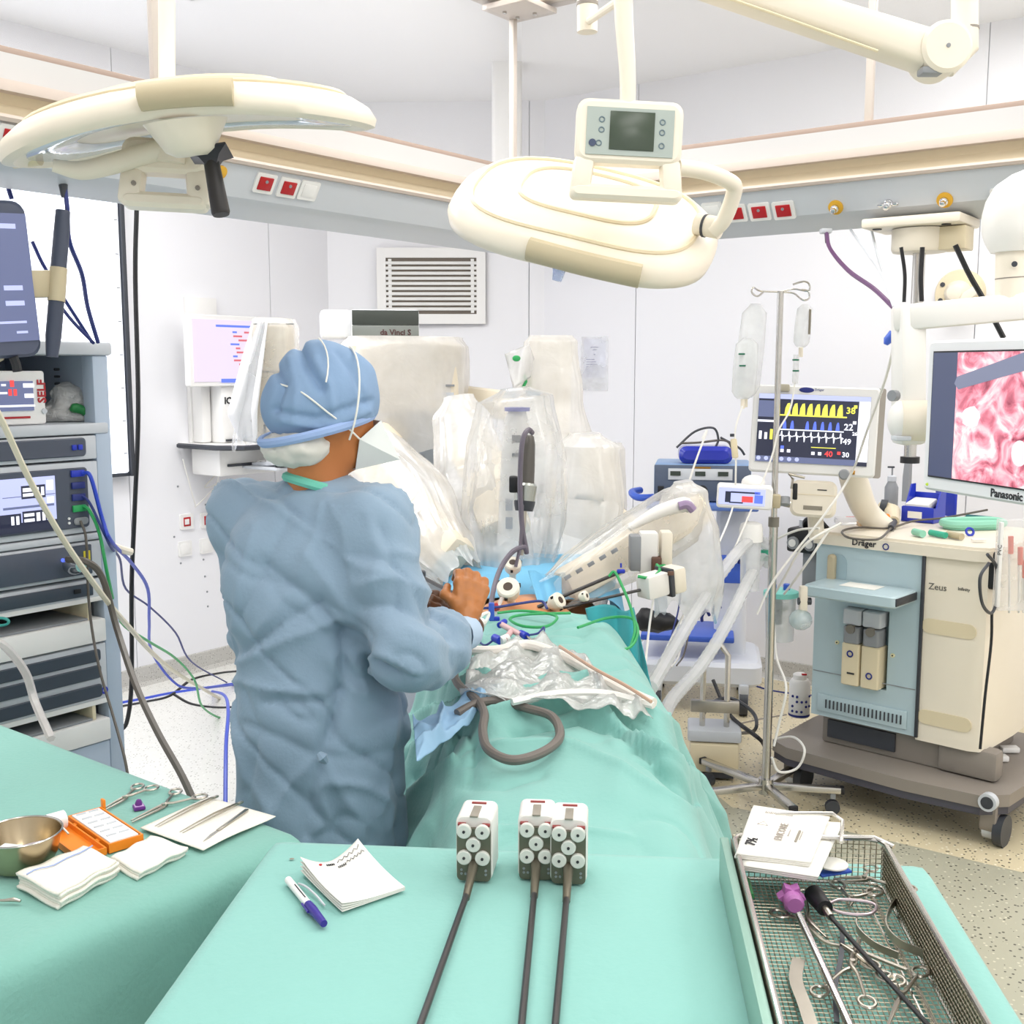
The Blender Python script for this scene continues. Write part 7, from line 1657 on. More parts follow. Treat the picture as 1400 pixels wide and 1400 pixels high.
q = MT(1218, 706, .02); t = empty('scanner', q, 0, 'grey and cream handheld probe resting on the machine top', 'probe'); MB().tube([MT(1206, 692, .05), MT(1220, 700, .035), MT(1222, 713, .02)], [.022, .034, .022], 14).build('head', CREAM2, t, world=True); MB().tube([MT(1203, 692, .055), MT(1212, 694, .05)], [.03, .034], 14).build('grey_collar', DKGREY, t, world=True); MB().ball(MT(1213, 706, .045), .012, 10).build('orange_light', ORANGE, t, world=True); MB().tube([MT(1222, 712, .018), MT(1218, 722, .012)], [.018, .012], 12).build('neck', DKGREY, t, world=True)
cable('probe_cable', [MT(1218, 722, .012), MT(1205, 735, .01), MT(1190, 738, .01), MT(1160, 735, .008), MT(1152, 726, .008), MT(1175, 721, .008), MT(1215, 722, .008), MT(1250, 712, .02), MT(1290, 708, .03), MT(1350, 697, .06)], .0045, GREYC, 'thin grey probe cable looped over the machine edge', n=7)
for (xa, ya), (xb, yb), r_, m_, lab in (((1250, 727), (1262, 730), .014, MINT, 'mint capped vial lying on the machine top'), ((1272, 728), (1293, 732), .012, mat('syr_green', '#3FB295', .4), 'green syringe barrel lying on the machine top'), ((1296, 730), (1315, 734), .013, TAN, 'tan cylinder lying beside the green syringe')): MB().cyl(MT(xa, ya, r_), MT(xb, yb, r_), r_, 12).build('vial', m_, None, label=lab, cat='vial')
t = empty('blue_clip', MT(1330, 730, .01), 0, 'small blue and white mask clip at the machine edge', 'clip'); MB().ring(MT(1326, 727, .014), .014, .005, T=Matrix.Rotation(1.2, 4, 'X'), seg=16, s2=6).build('ring', BLUE, t, world=True); MB().box(MT(1338, 738, .008), (.05, .02, .008), .003).build('tag', PAPER, t, world=True)
t = empty('document_wallet', MT(1165, 708, .0), 0, 'clear wallet with small red print on the machine top', 'wallet'); q = MT(1165, 712, .02); MB().box(q, (.13, .07, .03), .01).build('wallet', FILM3, t, world=True); MB().box(q + Z * .017, (.05, .008, .001)).build('red_print', mat('print_red', '#D0553C', .5), t, world=True); MB().box(q + Vector((.07, 0, .01)), (.05, .05, .01), .003).build('blue_corner', mat('corner_blue', '#6FA6D8', .4), t, world=True)
t = empty('sponge_pack', MT(1195, 720, .0), 0, 'peach foam block on the machine top', 'foam'); MB().box(MT(1190, 716, .012), (.10, .05, .022), .004).build('foam', mat('peach_foam', '#E8C9A4', .8), t, world=True); MB().box(MT(1190, 716, .0015), (.104, .054, .002)).build('sleeve', PAPER, t, world=True)
# clear catheter box and stethoscope at the right side
def SD(px, py, o=.05): return PL(px, py, MO + e1 * (sR + o), e1)
cx0 = SD(1382, 772, .06); cd0 = cx0.y
t = empty('catheter_box', SD(1382, 842, .06), .0, 'clear upright box holding red-tipped catheters', 'box')
MB().rbox(cx0, (.10, .05, .32), .008, 'z').build('case', FILM3, t, world=True); MB().box(P(1366, 772, cd0 - .03), (.012, .02, .30), .002).build('spine', WHITE, t, world=True)
for px, py in ((1380, 745), (1393, 760), (1399, 778)):
    o_ = MB().cyl(P(px, 838, cd0), P(px, py, cd0), .004, 8).build('catheter', WHITEC, t, world=True); MB().cyl(P(px + 2, py + 12, cd0 - .005), P(px + 2, py - 12, cd0 - .005), .009, 10).build('red_tip', mat('tip_red', '#E2532E', .4), o_, world=True)
text_mb('PVC', .02, frame(Z, Vector((-1, 0, 0)), Vector((0, -1, 0)), P(1367, 752, cd0 - .042))).build('lettering', INK, t, world=True)
cable('stethoscope', [SD(1350, 758, .03), SD(1362, 775, .03), SD(1364, 812, .03), SD(1356, 838, .03), SD(1343, 825, .03), SD(1340, 790, .03), SD(1352, 770, .03)], .006, DKGREY, 'dark stethoscope loop hanging on the machine side', 'stethoscope', n=8)
cable('stethoscope_tube', [SD(1356, 838, .03), SD(1355, 880, .03), SD(1347, 950, .03), SD(1340, 1024, .03)], .005, BLACKC, 'black tube running down the machine side from the stethoscope', 'tube', n=6)
# clear foot pedal pieces below on the platform
for px, py, lab in ((1365, 1036, 'small white plug block lying on the machine platform'), (1380, 1024, 'second white plug block lying behind on the platform')): MB().box(G(px, py, .215), (.07, .04, .022), .006).build('plug_block', WHITE, None, label=lab, cat='plug')

# ================================================================ MONITOR BOOM (right)
PMd1 = P(1265, 567, 2.75); dirM = Vector((.27, -.963, 0)).normalized(); nM = Vector((-.963, -.27, 0))
PMo = Vector((PMd1.x, PMd1.y, 0))
def PMx(px, py): return PL(px, py, PMo, nM)
zt_, zb_ = PMx(1266, 466).z, PMx(1264, 669).z
TQ = frame(dirM, Z, nM * 1.0, PMo + Z * (zt_ + zb_) / 2)
TQ = frame(dirM, Z, dirM.cross(Z), PMo + Z * (zt_ + zb_) / 2)
pm_ = empty('surgical_monitor', None, 0, 'large white framed monitor showing the pink endoscope view', 'monitor', mtx=TQ)
Wq, Hq = .60, zt_ - zb_
MB().rbox((Wq / 2, 0, -.035), (Wq, Hq, .07), .012, 'z', b=.006).build('casing', mat('monitor_white', '#E6E6E8', .4), pm_)
iq = TQ.inverted(); s0_ = (iq @ PMx(1274, 560)); s1_ = (iq @ PMx(1308, 560)); zt2 = (iq @ PMx(1290, 480)).y; zb2 = (iq @ PMx(1274, 652)).y
MB().box(((s0_.x + Wq - .03) / 2, (zt2 + zb2) / 2, .001), (Wq - .03 - s0_.x, zt2 - zb2, .004)).build('bezel_inner', BLACK, pm_)
MB().box(((s0_.x + s1_.x) / 2 + .002, (zt2 + zb2) / 2, .0035), (s1_.x - s0_.x - .004, zt2 - zb2 - .008, .002)).build('dark_bar', mat('bar_slate', '#4A5478', .3, emit=.45), pm_)
# endoscope picture: procedural tissue
def tissue():
    m = bpy.data.materials.new('endoscope_picture'); m.use_nodes = True; nt = m.node_tree; b = nt.nodes['Principled BSDF']; tc = nt.nodes.new('ShaderNodeTexCoord')
    n1 = nt.nodes.new('ShaderNodeTexNoise'); n1.inputs['Scale'].default_value = 14; n1.inputs['Detail'].default_value = 8; n1.inputs['Distortion'].default_value = 1.6; nt.links.new(tc.outputs['Object'], n1.inputs['Vector'])
    cr = nt.nodes.new('ShaderNodeValToRGB'); e = cr.color_ramp.elements; e[0].position = .30; e[0].color = lin('#7A2136'); e[1].position = .72; e[1].color = lin('#FFF2F2')
    for p_, c_ in ((.42, '#B85C6E'), (.52, '#D58E9C'), (.62, '#F0BFC0')): x = e.new(p_); x.color = lin(c_)
    nt.links.new(n1.outputs['Fac'], cr.inputs[0]); nt.links.new(cr.outputs[0], b.inputs['Base Color']); nt.links.new(cr.outputs[0], b.inputs['Emission Color']); b.inputs['Emission Strength'].default_value = .55; b.inputs['Roughness'].default_value = .25
    return m
pw = Wq - .035 - s1_.x; MB().box((s1_.x + pw / 2, (zt2 + zb2) / 2, .0035), (pw, zt2 - zb2 - .008, .002)).build('picture', tissue(), pm_)
SHF = mat('picture_shaft', '#8D93B0', .3, emit=.45); a_, b_ = iq @ PMx(1312, 523), iq @ PMx(1400, 495); mb = MB(); dd_ = (b_ - a_).normalized(); up_ = Vector((-dd_.y, dd_.x, 0)); pts = [a_ - up_ * .016, b_ + dd_ * .2 - up_ * .024, b_ + dd_ * .2 + up_ * .024, a_ + up_ * .014, a_ - dd_ * .012]
mb.prism([(p.x, p.y) for p in pts], .0047, .0056).build('picture_shaft', SHF, pm_)
c_ = iq @ PMx(1330, 570); mb = MB(); mb.prism([(c_.x + .032 * math.cos(k * .42) * (1 + .1 * math.sin(k * 3)), c_.y + .024 * math.sin(k * .42) * (1 + .1 * math.cos(k * 2))) for k in range(15)], .0047, .0056).build('picture_gauze', mat('picture_pale', '#EBC9D2', .4, emit=.5, var=.25, vscale=60), pm_)
MB().ball(iq @ PMx(1396, 620) + Vector((0, 0, .0)), (.045, .05, .0055), 20).build('picture_glare', mat('picture_white', '#F6F2F6', .4, emit=.6), pm_)
q = iq @ PMx(1376, 677); text_mb('Panasonic', .026, Matrix.Translation((q.x, q.y, .0008)), bold=.0005).build('lettering', INK, pm_)
q = iq @ PMx(1268, 662); MB().ball((q.x, q.y, .001), .004, 8).build('power_light', mat('led_green', '#B8D63A', .4, emit=.6), pm_)
bm_ = empty('monitor_boom', PMo + Z * 1.4, 0, 'white square yoke boom carrying the endoscope monitor', 'boom')
YD = 2.9
def YP(px, py, d=YD): return P(px, py, d)
yk = MB(); YW_ = mat('boom_white', '#EEEBE6', .38)
def square_tube(pts, w, d): # chain of boxes with mitred look
    mb = MB()
    for a_, b_ in zip(pts[:-1], pts[1:]):
        m_ = (a_ + b_) / 2; L = (b_ - a_).length; x = (b_ - a_).normalized(); y = Vector((0, 1, 0)); y = (y - x * y.dot(x)).normalized(); mb.box(m_, (L + w * .98, d, w), .012, T=frame(x, y, x.cross(y)))
    return mb
square_tube([YP(1242, 590), YP(1242, 434), YP(1430, 416, 2.75)], .066, .09).build('yoke', YW_, bm_, world=True)
jd = dirM; c_ = YP(1248, 575, 2.86)
MB().tube([c_ + Vector((.10, -.02, 0)), c_ - Vector((.03, -.005, 0))], .052, 24).build('tilt_joint', CREAM, bm_, world=True); MB().ball(c_ - Vector((.03, -.005, 0)), (.03, .05, .05), 16).build('joint_cap', YW_, bm_, world=True)
MB().cyl(YP(1225, 541, 2.83), YP(1219, 541, 2.82), .014, 12).build('lock_screw', GREY, bm_, world=True)
MB().box(YP(1232, 599, 2.84), (.04, .04, .012), .003).build('joint_plate', LGREY, bm_, world=True)
MB().cyl(YP(1383, 412, 2.78), YP(1384, 336, 2.78), .038, 22).build('stem', CREAM, bm_, world=True); MB().cyl(YP(1383.5, 381, 2.78), YP(1383.5, 379.5, 2.78), .0388, 22).build('stem_ring', TAUPE, bm_, world=True); MB().cyl(YP(1387, 361, 2.735), YP(1387, 361, 2.73), .007, 10).build('screw', DKGREY, bm_, world=True)
MB().tube([YP(1384, 345, 2.78), YP(1386, 320, 2.78), YP(1398, 285, 2.78), YP(1440, 262, 2.78)], [.05, .075, .085, .07], 20, smooth=4).build('elbow', YW_, bm_, world=True)
MB().tube([YP(1440, 262, 2.78), YP(1500, 150, 2.78), YP(1510, -120, 2.78)], .05, 14).build('arm', YW_, bm_, world=True)
# steel pole clamped to the beam
s_b = (PL(1250, 310, K, U) - K).dot(V_); pb = beam_at(1, -.06, s_b, ZB)
bp_ = empty('beam_pole', pb, AV, 'steel pole hanging from a cream clamp on the service beam', 'pole')
MB().box((0, 0, -.012), (.30, .22, .03), .012).build('mounting_plate', CREAM, bp_)
for x in (-.11, .10): MB().cyl((x, -.075, -.03), (x, -.075, -.0265), .014, 14).build('bolt', BLACK, bp_)
MB().lathe([(.085, -.03), (.085, -.09), (.08, -.10), (.06, -.102)], 28).build('collar', CREAM, bp_); MB().box((.11, 0, -.065), (.08, .09, .07), .004).build('clamp_block', CREAM2, bp_)
MB().cyl((0, 0, -.10), (0, 0, -.75), .019, 16).build('pole', STEEL, bp_); MB().lathe([(.03, -.76), (.03, -.74)], 16).build('pole_stop', BLACK, bp_)
for i, (pts, r_, m_, lab) in enumerate(((((1232, 338), (1237, 375), (1236, 413)), .0055, BLACKC, 'black cable hanging beside the steel pole'), (((1261, 338), (1259, 380), (1260, 412)), .007, BLACKC, 'thick black cable hanging along the steel pole'), (((1306, 335), (1325, 375), (1345, 410), (1372, 462)), .008, BLACKC, 'black cable slanting from the beam clamp to the monitor'), (((1130, 318), (1135, 340), (1160, 370), (1195, 395), (1225, 424)), .0065, VIOLETC, 'violet cable curving from the beam to the boom'), (((1163, 314), (1185, 345), (1205, 375), (1222, 420)), .004, LGREY, 'thin grey cable curving from the beam to the boom'), (((1192, 316), (1200, 350), (1212, 390), (1223, 425)), .004, LGREY, 'second thin grey cable dropping from the beam'), ((((1225, 430)), (1222, 470), (1210, 520), (1185, 590), (1165, 645), (1130, 700), (1060, 790), (1035, 840)), .0045, WHITEC, 'white line running from the boom past the patient monitor'))):
    ds = [3.45] * len(pts) if i < 3 else [3.7 - .7 * k / (len(pts) - 1) for k in range(len(pts))] if i < 6 else [3.0 + 1.1 * min(1, k / 4) for k in range(len(pts))]
    cable('hanging_cable', [P(x, y_, d_) for (x, y_), d_ in zip(pts, ds)], r_, m_, lab, n=6)
t = empty('cable_plug', P(1130, 316, 3.7), 0, 'small white plug under the beam with a violet cable', 'plug'); MB().box(P(1129, 316, 3.7), (.035, .03, .016), .004).build('socket', LGREY, t, world=True); MB().cyl(P(1130, 318, 3.7), P(1131, 332, 3.7), .007, 8).build('plug_tip', BLACK, t, world=True)
MB().tube([P(1221, 455, 2.98), P(1214, 465, 2.98), P(1211, 471, 2.98)], [.011, .012, .006], 10).build('blue_connector', MBLUE, None, label='small blue connector on the boom side', cat='connector')

# ================================================================ ELECTROSURGERY CART
CD = 5.55
ex = Vector((.985, -.17, 0)).normalized(); ey = Vector((.17, .985, 0)); CO = P(955, 930, CD); CO = Vector((CO.x, CO.y, 0)); TC = frame(ex, ey, Z, CO)
ct = empty('generator_cart', None, 0, 'white trolley with blue trays carrying the electrosurgery generator', 'cart', mtx=TC)
ic = TC.inverted()
def CX(px, py, d=CD): return ic @ P(px, py, d)
zsurf = CX(960, 683).z
MB().rbox((CX(1000, 780).x, .10, (zsurf + .22) / 2 + .0), (.16, .14, zsurf - .22), .03, 'z').build('column', mat('cart_white', '#E2E6EE', .4), ct)
MB().box((CX(960, 690).x, .05, zsurf - .02), (.54, .42, .035), .012).build('top_shelf', mat('cart_blue', '#5E7CC2', .4), ct)
MB().tube([CX(893, 680) + Vector((0, 0, 0)), CX(872, 680), CX(862, 676) + Vector((0, .1, 0)), CX(872, 676) + Vector((0, .2, 0))], .018, 10, smooth=4).build('push_handle', MBLUE, ct)
MB().box((CX(940, 860).x, .05, CX(940, 866).z), (.46, .36, .03), .012).build('lower_tray', MBLUE, ct); MB().box((CX(1000, 775).x, -.04, CX(1000, 775).z), (.14, .03, .14), .01).build('side_pocket', MBLUE, ct)
for px, py in ((1000, 757), (1010, 757), (960, 835), (975, 825), (995, 830)): q = CX(px, py); MB().tube([q + Vector((0, -.1, -.03)), q + Vector((0, -.12, .0)), q + Vector((.02, -.12, .03)), q + Vector((.035, -.1, .0))], .008, 8, smooth=4).build('hook', INKB, ct)
MB().rbox((CX(955, 915).x, .08, .20), (.62, .5, .12), .06, 'z', b=.02).build('base', mat('cart_white', '#E2E6EE', .4), ct)
for px, dd_ in ((1015, -.15), (900, -.15), (1015, .3), (900, .3)):
    x = CX(px, 930).x; c_ = MB().box((x, dd_, .13), (.05, .08, .06), .01).build('castor', LGREY, ct); MB().cyl((x - .02, dd_ - .0, .065), (x + .02, dd_, .065), .065, 22).build('tyre', DKGREY, c_); MB().cyl((x - .022, dd_, .065), (x + .022, dd_, .065), .038, 18).build('wheel_disc', LGREY, c_)
gen = empty('electrosurgery_unit', None, 0, 'blue and grey electrosurgery generator with three small displays', 'generator', mtx=TC @ Matrix.Translation((CX(960, 660).x, .05, zsurf)))
ig = WM[gen].inverted(); gw, gh = .47, ig @ P(960, 633, CD); gh = gh.z
MB().box((0, .03, gh / 2), (gw, .34, gh), .012).build('casing', mat('gen_blue', '#7C9CC6', .4), gen); MB().box((0, -.146, gh * .5), (gw - .004, .012, gh * .96), .004).build('front_panel', mat('gen_slate', '#535E73', .4), gen)
MB().box((-.01, -.154, gh * .74), (gw * .66, .005, gh * .3), .002).build('display_strip', LGREY, gen)
for x in (-.13, -.01, .10): MB().box((x, -.158, gh * .76), (.05, .004, .022)).build('display', mat('lcd_dark', '#39423C', .3), gen)
for x in (-.13, 0.0, .1): MB().lathe([(.028, 0), (.028, .006), (.02, .008)], 16, T=Matrix.Translation((x, -.152, gh * .3)) @ Matrix.Rotation(math.pi / 2, 4, 'X')).build('output_socket', BLACK, gen)
MB().box((-.2, -.154, gh * .3), (.03, .006, .04), .003).build('power_switch', BLACK, gen); MB().box((.0, -.155, gh * .92), (.08, .004, .008)).build('amber_strip', BRASS, gen)
sgc = P(964, 626, CD - .02)
t = empty('blue_pouch', Vector((sgc.x, sgc.y, WM[gen].translation.z + gh)), -.1, 'glossy royal blue pouch resting on the generator', 'pouch'); MB().rbox((0, .02, .045), (.26, .16, .085), .035, 'y', b=.02).build('pouch', mat('pouch_blue', '#1F2FA8', .22, coat=.4), t)
for i, (pts, m_, lab) in enumerate(((((925, 612), (950, 590), (975, 585), (982, 600), (978, 612)), DKGREY, 'dark lead looped over the blue pouch'), (((930, 606), (955, 605), (990, 602), (1000, 612), (998, 625)), GREYC, 'grey lead lying on the blue pouch'), (((985, 598), (1010, 612), (1018, 622)), DKGREY, 'short dark lead behind the blue pouch'))): cable('coiled_lead', [P(x, y_, CD - .04) for x, y_ in pts], .006, m_, lab, n=6)
# probes and leads hanging at the lower tray
for i, (x, y_) in enumerate(((931, 806), (940, 803), (948, 802), (955, 800))): cable('hanging_lead', [P(x, y_, 5.2), P(x - 4, y_ + 30, 5.15), P(x - 12, y_ + 60, 5.1), P(x - 20, y_ + 95, 5.0), P(x - 30, y_ + 110, 4.9)], .004, [NAVY, WHITEC, WHITEC, GREYC][i], ['navy lead hanging at the blue tray of the cart', 'white lead hanging at the blue tray of the cart', 'looped white lead hanging at the cart tray', 'grey lead hanging at the cart tray'][i], n=6)
prim = [('e', tuple(P(900, 850, 5.3)), (.10, .06, .05)), ('e', tuple(P(885, 845, 5.3)), (.05, .05, .05))]; vs, fs = sdf_mesh(prim, .012, .03); vs = vs + normals(vs, fs) * (fbm(vs, 25, 4, 2) * .012)[:, None]; np_obj('black_bag', vs, fs, BLACK, None, 'crumpled black bag in the blue lower tray of the cart', cat='bag')
# breathing tubes
CORR = film('corrugated_clear', '#F4F5F7', .5, bump=0, ov=.05)
def corr(name, pts, r, lab):
    pp_ = smooth_path(pts, 14); rr = [r * (1.0 + .10 * (k % 2)) for k in range(len(pp_))]
    return MB().tube(pp_, rr, 10).build(name, CORR, None, label=lab, cat='tube')
corr('breathing_tube', [P(1048, 745, 4.3), P(1035, 738, 4.2), P(1015, 748, 4.0), P(985, 785, 3.8), P(955, 830, 3.6), P(925, 880, 3.4), P(890, 940, 3.1)], .020, 'upper corrugated breathing tube sloping to the patient')
corr('breathing_tube', [P(1050, 770, 4.3), P(1040, 765, 4.2), P(1020, 800, 4.0), P(990, 860, 3.8), P(955, 915, 3.6), P(920, 955, 3.3), P(905, 985, 3.1)], .020, 'lower corrugated breathing tube sloping to the patient')
MB().cyl(P(1045, 752, 4.28), P(1045, 766, 4.28), .016, 12).build('green_coupling', mat('coupling_green', '#2F9C7C', .4), None, label='green tube coupling beside the infusion stand', cat='coupling')
for i, pts in enumerate((((1055, 740), (1090, 725), (1120, 722)), ((1060, 810), (1072, 790), (1100, 745), (1150, 715)), ((1072, 812), (1085, 795), (1110, 760), (1135, 722)), ((1058, 850), (1062, 900), (1075, 940), (1065, 990), (1058, 1020)), ((1060, 1010), (1085, 1008), (1100, 1025), (1090, 1050), (1065, 1055), (1055, 1035)))): cable('sampling_line', [P(x, y_, 4.3 - .1 * min(k_, 2)) for k_, (x, y_) in enumerate(pts)], .005, WHITEC, ['white sampling line reaching the blue door top', 'white sampling line crossing the regulator', 'white sampling line rising past the suction canister', 'white sampling line hanging beside the canister', 'white sampling line looped near the stand base'][i], 'tube', n=6)
# suction canister with mint lid
cn = P(1066, 868, 4.45); t = empty('suction_canister', cn, 0, 'clear suction canister with a mint lid and blue ports', 'canister'); hC = P(1066, 815, 4.45).z - cn.z
MB().lathe([(.055, -.02), (.062, hC), (.060, hC + .003)], 24).build('canister', film('canister_film', '#E6ECEC', .42, bump=0), t); MB().lathe([(.070, hC), (.070, hC + .02), (.05, hC + .028)], 24).build('lid', mat('lid_mint', '#7FCFC4', .4), t)
for x in (-.035, .02): MB().lathe([(.014, hC + .02), (.014, hC + .05), (.010, hC + .053)], 12, T=Matrix.Translation((x, -.01, 0))).build('port', MBLUE, t)
MB().box((.0, .07, hC * .5), (.04, .05, .10), .006).build('bracket', GREY, t); MB().tube([(.0, .07, hC * .5), (.06, .15, hC * .5)], .012, 8).build('bracket_arm', GREY, t)
q = P(1098, 822, 4.2); t = empty('gas_sampler', q, 0, 'small cream valve with a clear cup at the blue door edge', 'valve'); MB().box((0, 0, .01), (.03, .03, .10), .006).build('body', CREAM, t); MB().cyl((-.02, -.0, .0), (.03, 0, .0), .014, 10).build('cross_tube', DKGREY, t); MB().ball((-.01, -.01, -.07), (.045, .045, .04), 14).build('cup', film('cup_film', '#CFE6E8', .35, bump=0), t)
# wipes canister on the platform
q = G(1097, 985, .20); t = empty('wipes_tub', (q.x, q.y + .06, .202), 0, 'white wipes tub with blue dots and a red cap', 'tub'); MB().lathe([(.042, 0), (.045, .01), (.045, .15), (.036, .165)], 22).build('tub', WHITE, t); MB().lathe([(.03, .165), (.03, .185), (.022, .19)], 18).build('cap', WHITE, t); MB().box((.012, -.02, .19), (.022, .014, .006), .002).build('red_tab', RED, t)
MB().lathe([(.0456, .004), (.0456, .014)], 22, close=False).build('blue_band', INKB, t)
for k in range(12): a = -2.5 + (k % 5) * .45; z = .03 + .022 * (k // 3); MB().ball((.0452 * math.cos(a), .0452 * math.sin(a), z), (.006, .006, .006), 8).build('blue_dot', INKB, t)
# low floor stand with pump box and pedals
q = G(975, 1060, .0); ft = empty('floor_pump', (q.x, q.y, 0), -.15, 'low beige floor pump with a chrome bail behind the stand base', 'pump')
MB().box((0, 0, .10), (.20, .16, .12), .008).build('body', CREAM2, ft); MB().box((0, .02, .19), (.22, .18, .05), .01).build('lid', LGREY, ft); MB().box((0, .0, .03), (.16, .14, .03)).build('foot', DKGREY, ft)
MB().tube([(-.05, 0, .21), (-.05, 0, .52), (-.02, 0, .56), (.02, 0, .56), (.05, 0, .52), (.05, 0, .21)], .012, 8).build('bail', STEEL, ft); MB().box((0, 0, .30), (.20, .03, .05), .004).build('cross_bar', STEEL2, ft)
cable('pedal_cable', [G(958, 985, .08), P(972, 962, 4.7), P(1000, 955, 4.7), P(1030, 975, 4.6), P(1032, 998, 4.5), G(1010, 1003, .02)], .008, DKGREY, 'dark pedal cable looped over the floor pump', n=7)
cable('pedal_cable', [P(975, 930, 4.8), P(990, 965, 4.7), P(1005, 985, 4.6), P(1040, 1012, 4.4), G(1048, 1030, .03)], .009, BLACKC, 'thick black pedal cable running to the stand base', n=7)
cable('floor_lead', [G(1030, 938), G(1055, 945), G(1090, 950), G(1115, 952)], .008, INKB, 'dark blue lead lying on the beige floor by the cart wheel', n=6)
cable('floor_lead', [G(1005, 992), G(1040, 984), G(1075, 978)], .007, TAUPE, 'taupe lead lying on the beige floor', n=6)
# ================================================================ SURGICAL ROBOT UNDER CLEAR DRAPES
RDp = 4.75
rb0 = P(575, 700, RDp); rob = empty('surgical_robot', (rb0.x, rb0.y, 0), 0, 'beige surgical robot with several arms wrapped in clear plastic drapes', 'robot')
RGR = mat('robot_grey', '#BFC6CF', .4); RBG = BEIGE
MB().rbox((rb0.x, rb0.y + .15, .12), (.85, 1.0, .2), .15, 'z', b=.04).build('base', RGR, rob, world=True)
for sx in (-.35, .35):
    for sy in (-.2, .5): MB().cyl((rb0.x + sx - .02, rb0.y + sy, .045), (rb0.x + sx + .02, rb0.y + sy, .045), .045, 16).build('castor', DKGREY, rob, world=True)
zc0 = P(575, 560, RDp).z; MB().rbox((rb0.x, rb0.y, (.2 + zc0) / 2), (.24, .26, zc0 - .2), .04, 'z', b=.01).build('column', RGR, rob, world=True)
for py in (625, 655): MB().box(P(560 + (py - 625), py, RDp - .135), (.12, .006, .008)).build('column_seam', DKGREY, rob, world=True)
# tower head
c_ = P(556, 515, RDp - .05); hw_ = P(630, 515, RDp).x - P(484, 515, RDp).x; hh_ = P(556, 468, RDp).z - P(556, 562, RDp).z
MB().rbox(c_, (hw_, .34, hh_), .04, 'z', b=.02).build('tower_head', RBG, rob, world=True)
MB().box(P(612, 527, RDp - .225), (.055, .006, .008)).build('head_seam', GREY, rob, world=True); MB().box(P(612, 540, RDp - .225), (.05, .006, .02)).build('head_label', LGREY, rob, world=True)
# display box on top
a0 = P(484, 442, RDp - .12); Td = frame(Vector((.985, .17, 0)), Vector((-.17, .985, 0)), Z, P(527, 443, RDp - .14)); wd_ = P(572, 443, RDp).x - P(482, 443, RDp).x; hd_ = P(527, 423, RDp).z - P(527, 461, RDp).z
db_ = MB().at(Td).rbox((0, .12, 0), (wd_, .24, hd_), .02, 'z', b=.006).build('display_box', mat('box_white', '#EDEFF3', .4), rob, world=True)
MB().at(Td).box((0, -.003, hd_ * .22), (wd_ - .006, .008, hd_ * .52), .002).build('dark_screen', mat('box_dark', '#3C413C', .35), db_, world=True); MB().at(Td).box((0, -.003, -hd_ * .26), (wd_ - .006, .008, hd_ * .42), .002).build('grey_strip', mat('box_grey', '#7B807C', .4), db_, world=True)
text_mb('da Vinci S', .032, Td @ Matrix.Translation((.04, -.0085, -hd_ * .30)) @ frame(Vector((1, 0, 0)), Z, Vector((0, -1, 0))), bold=.0008).build('lettering', mat('ink_maroon', '#4A2A2A', .5), db_, world=True)
MB().at(Td).box((-wd_ / 2 - .06, .13, 0), (.13, .22, hd_), .02).build('box_side', mat('box_white', '#EDEFF3', .4), db_, world=True)

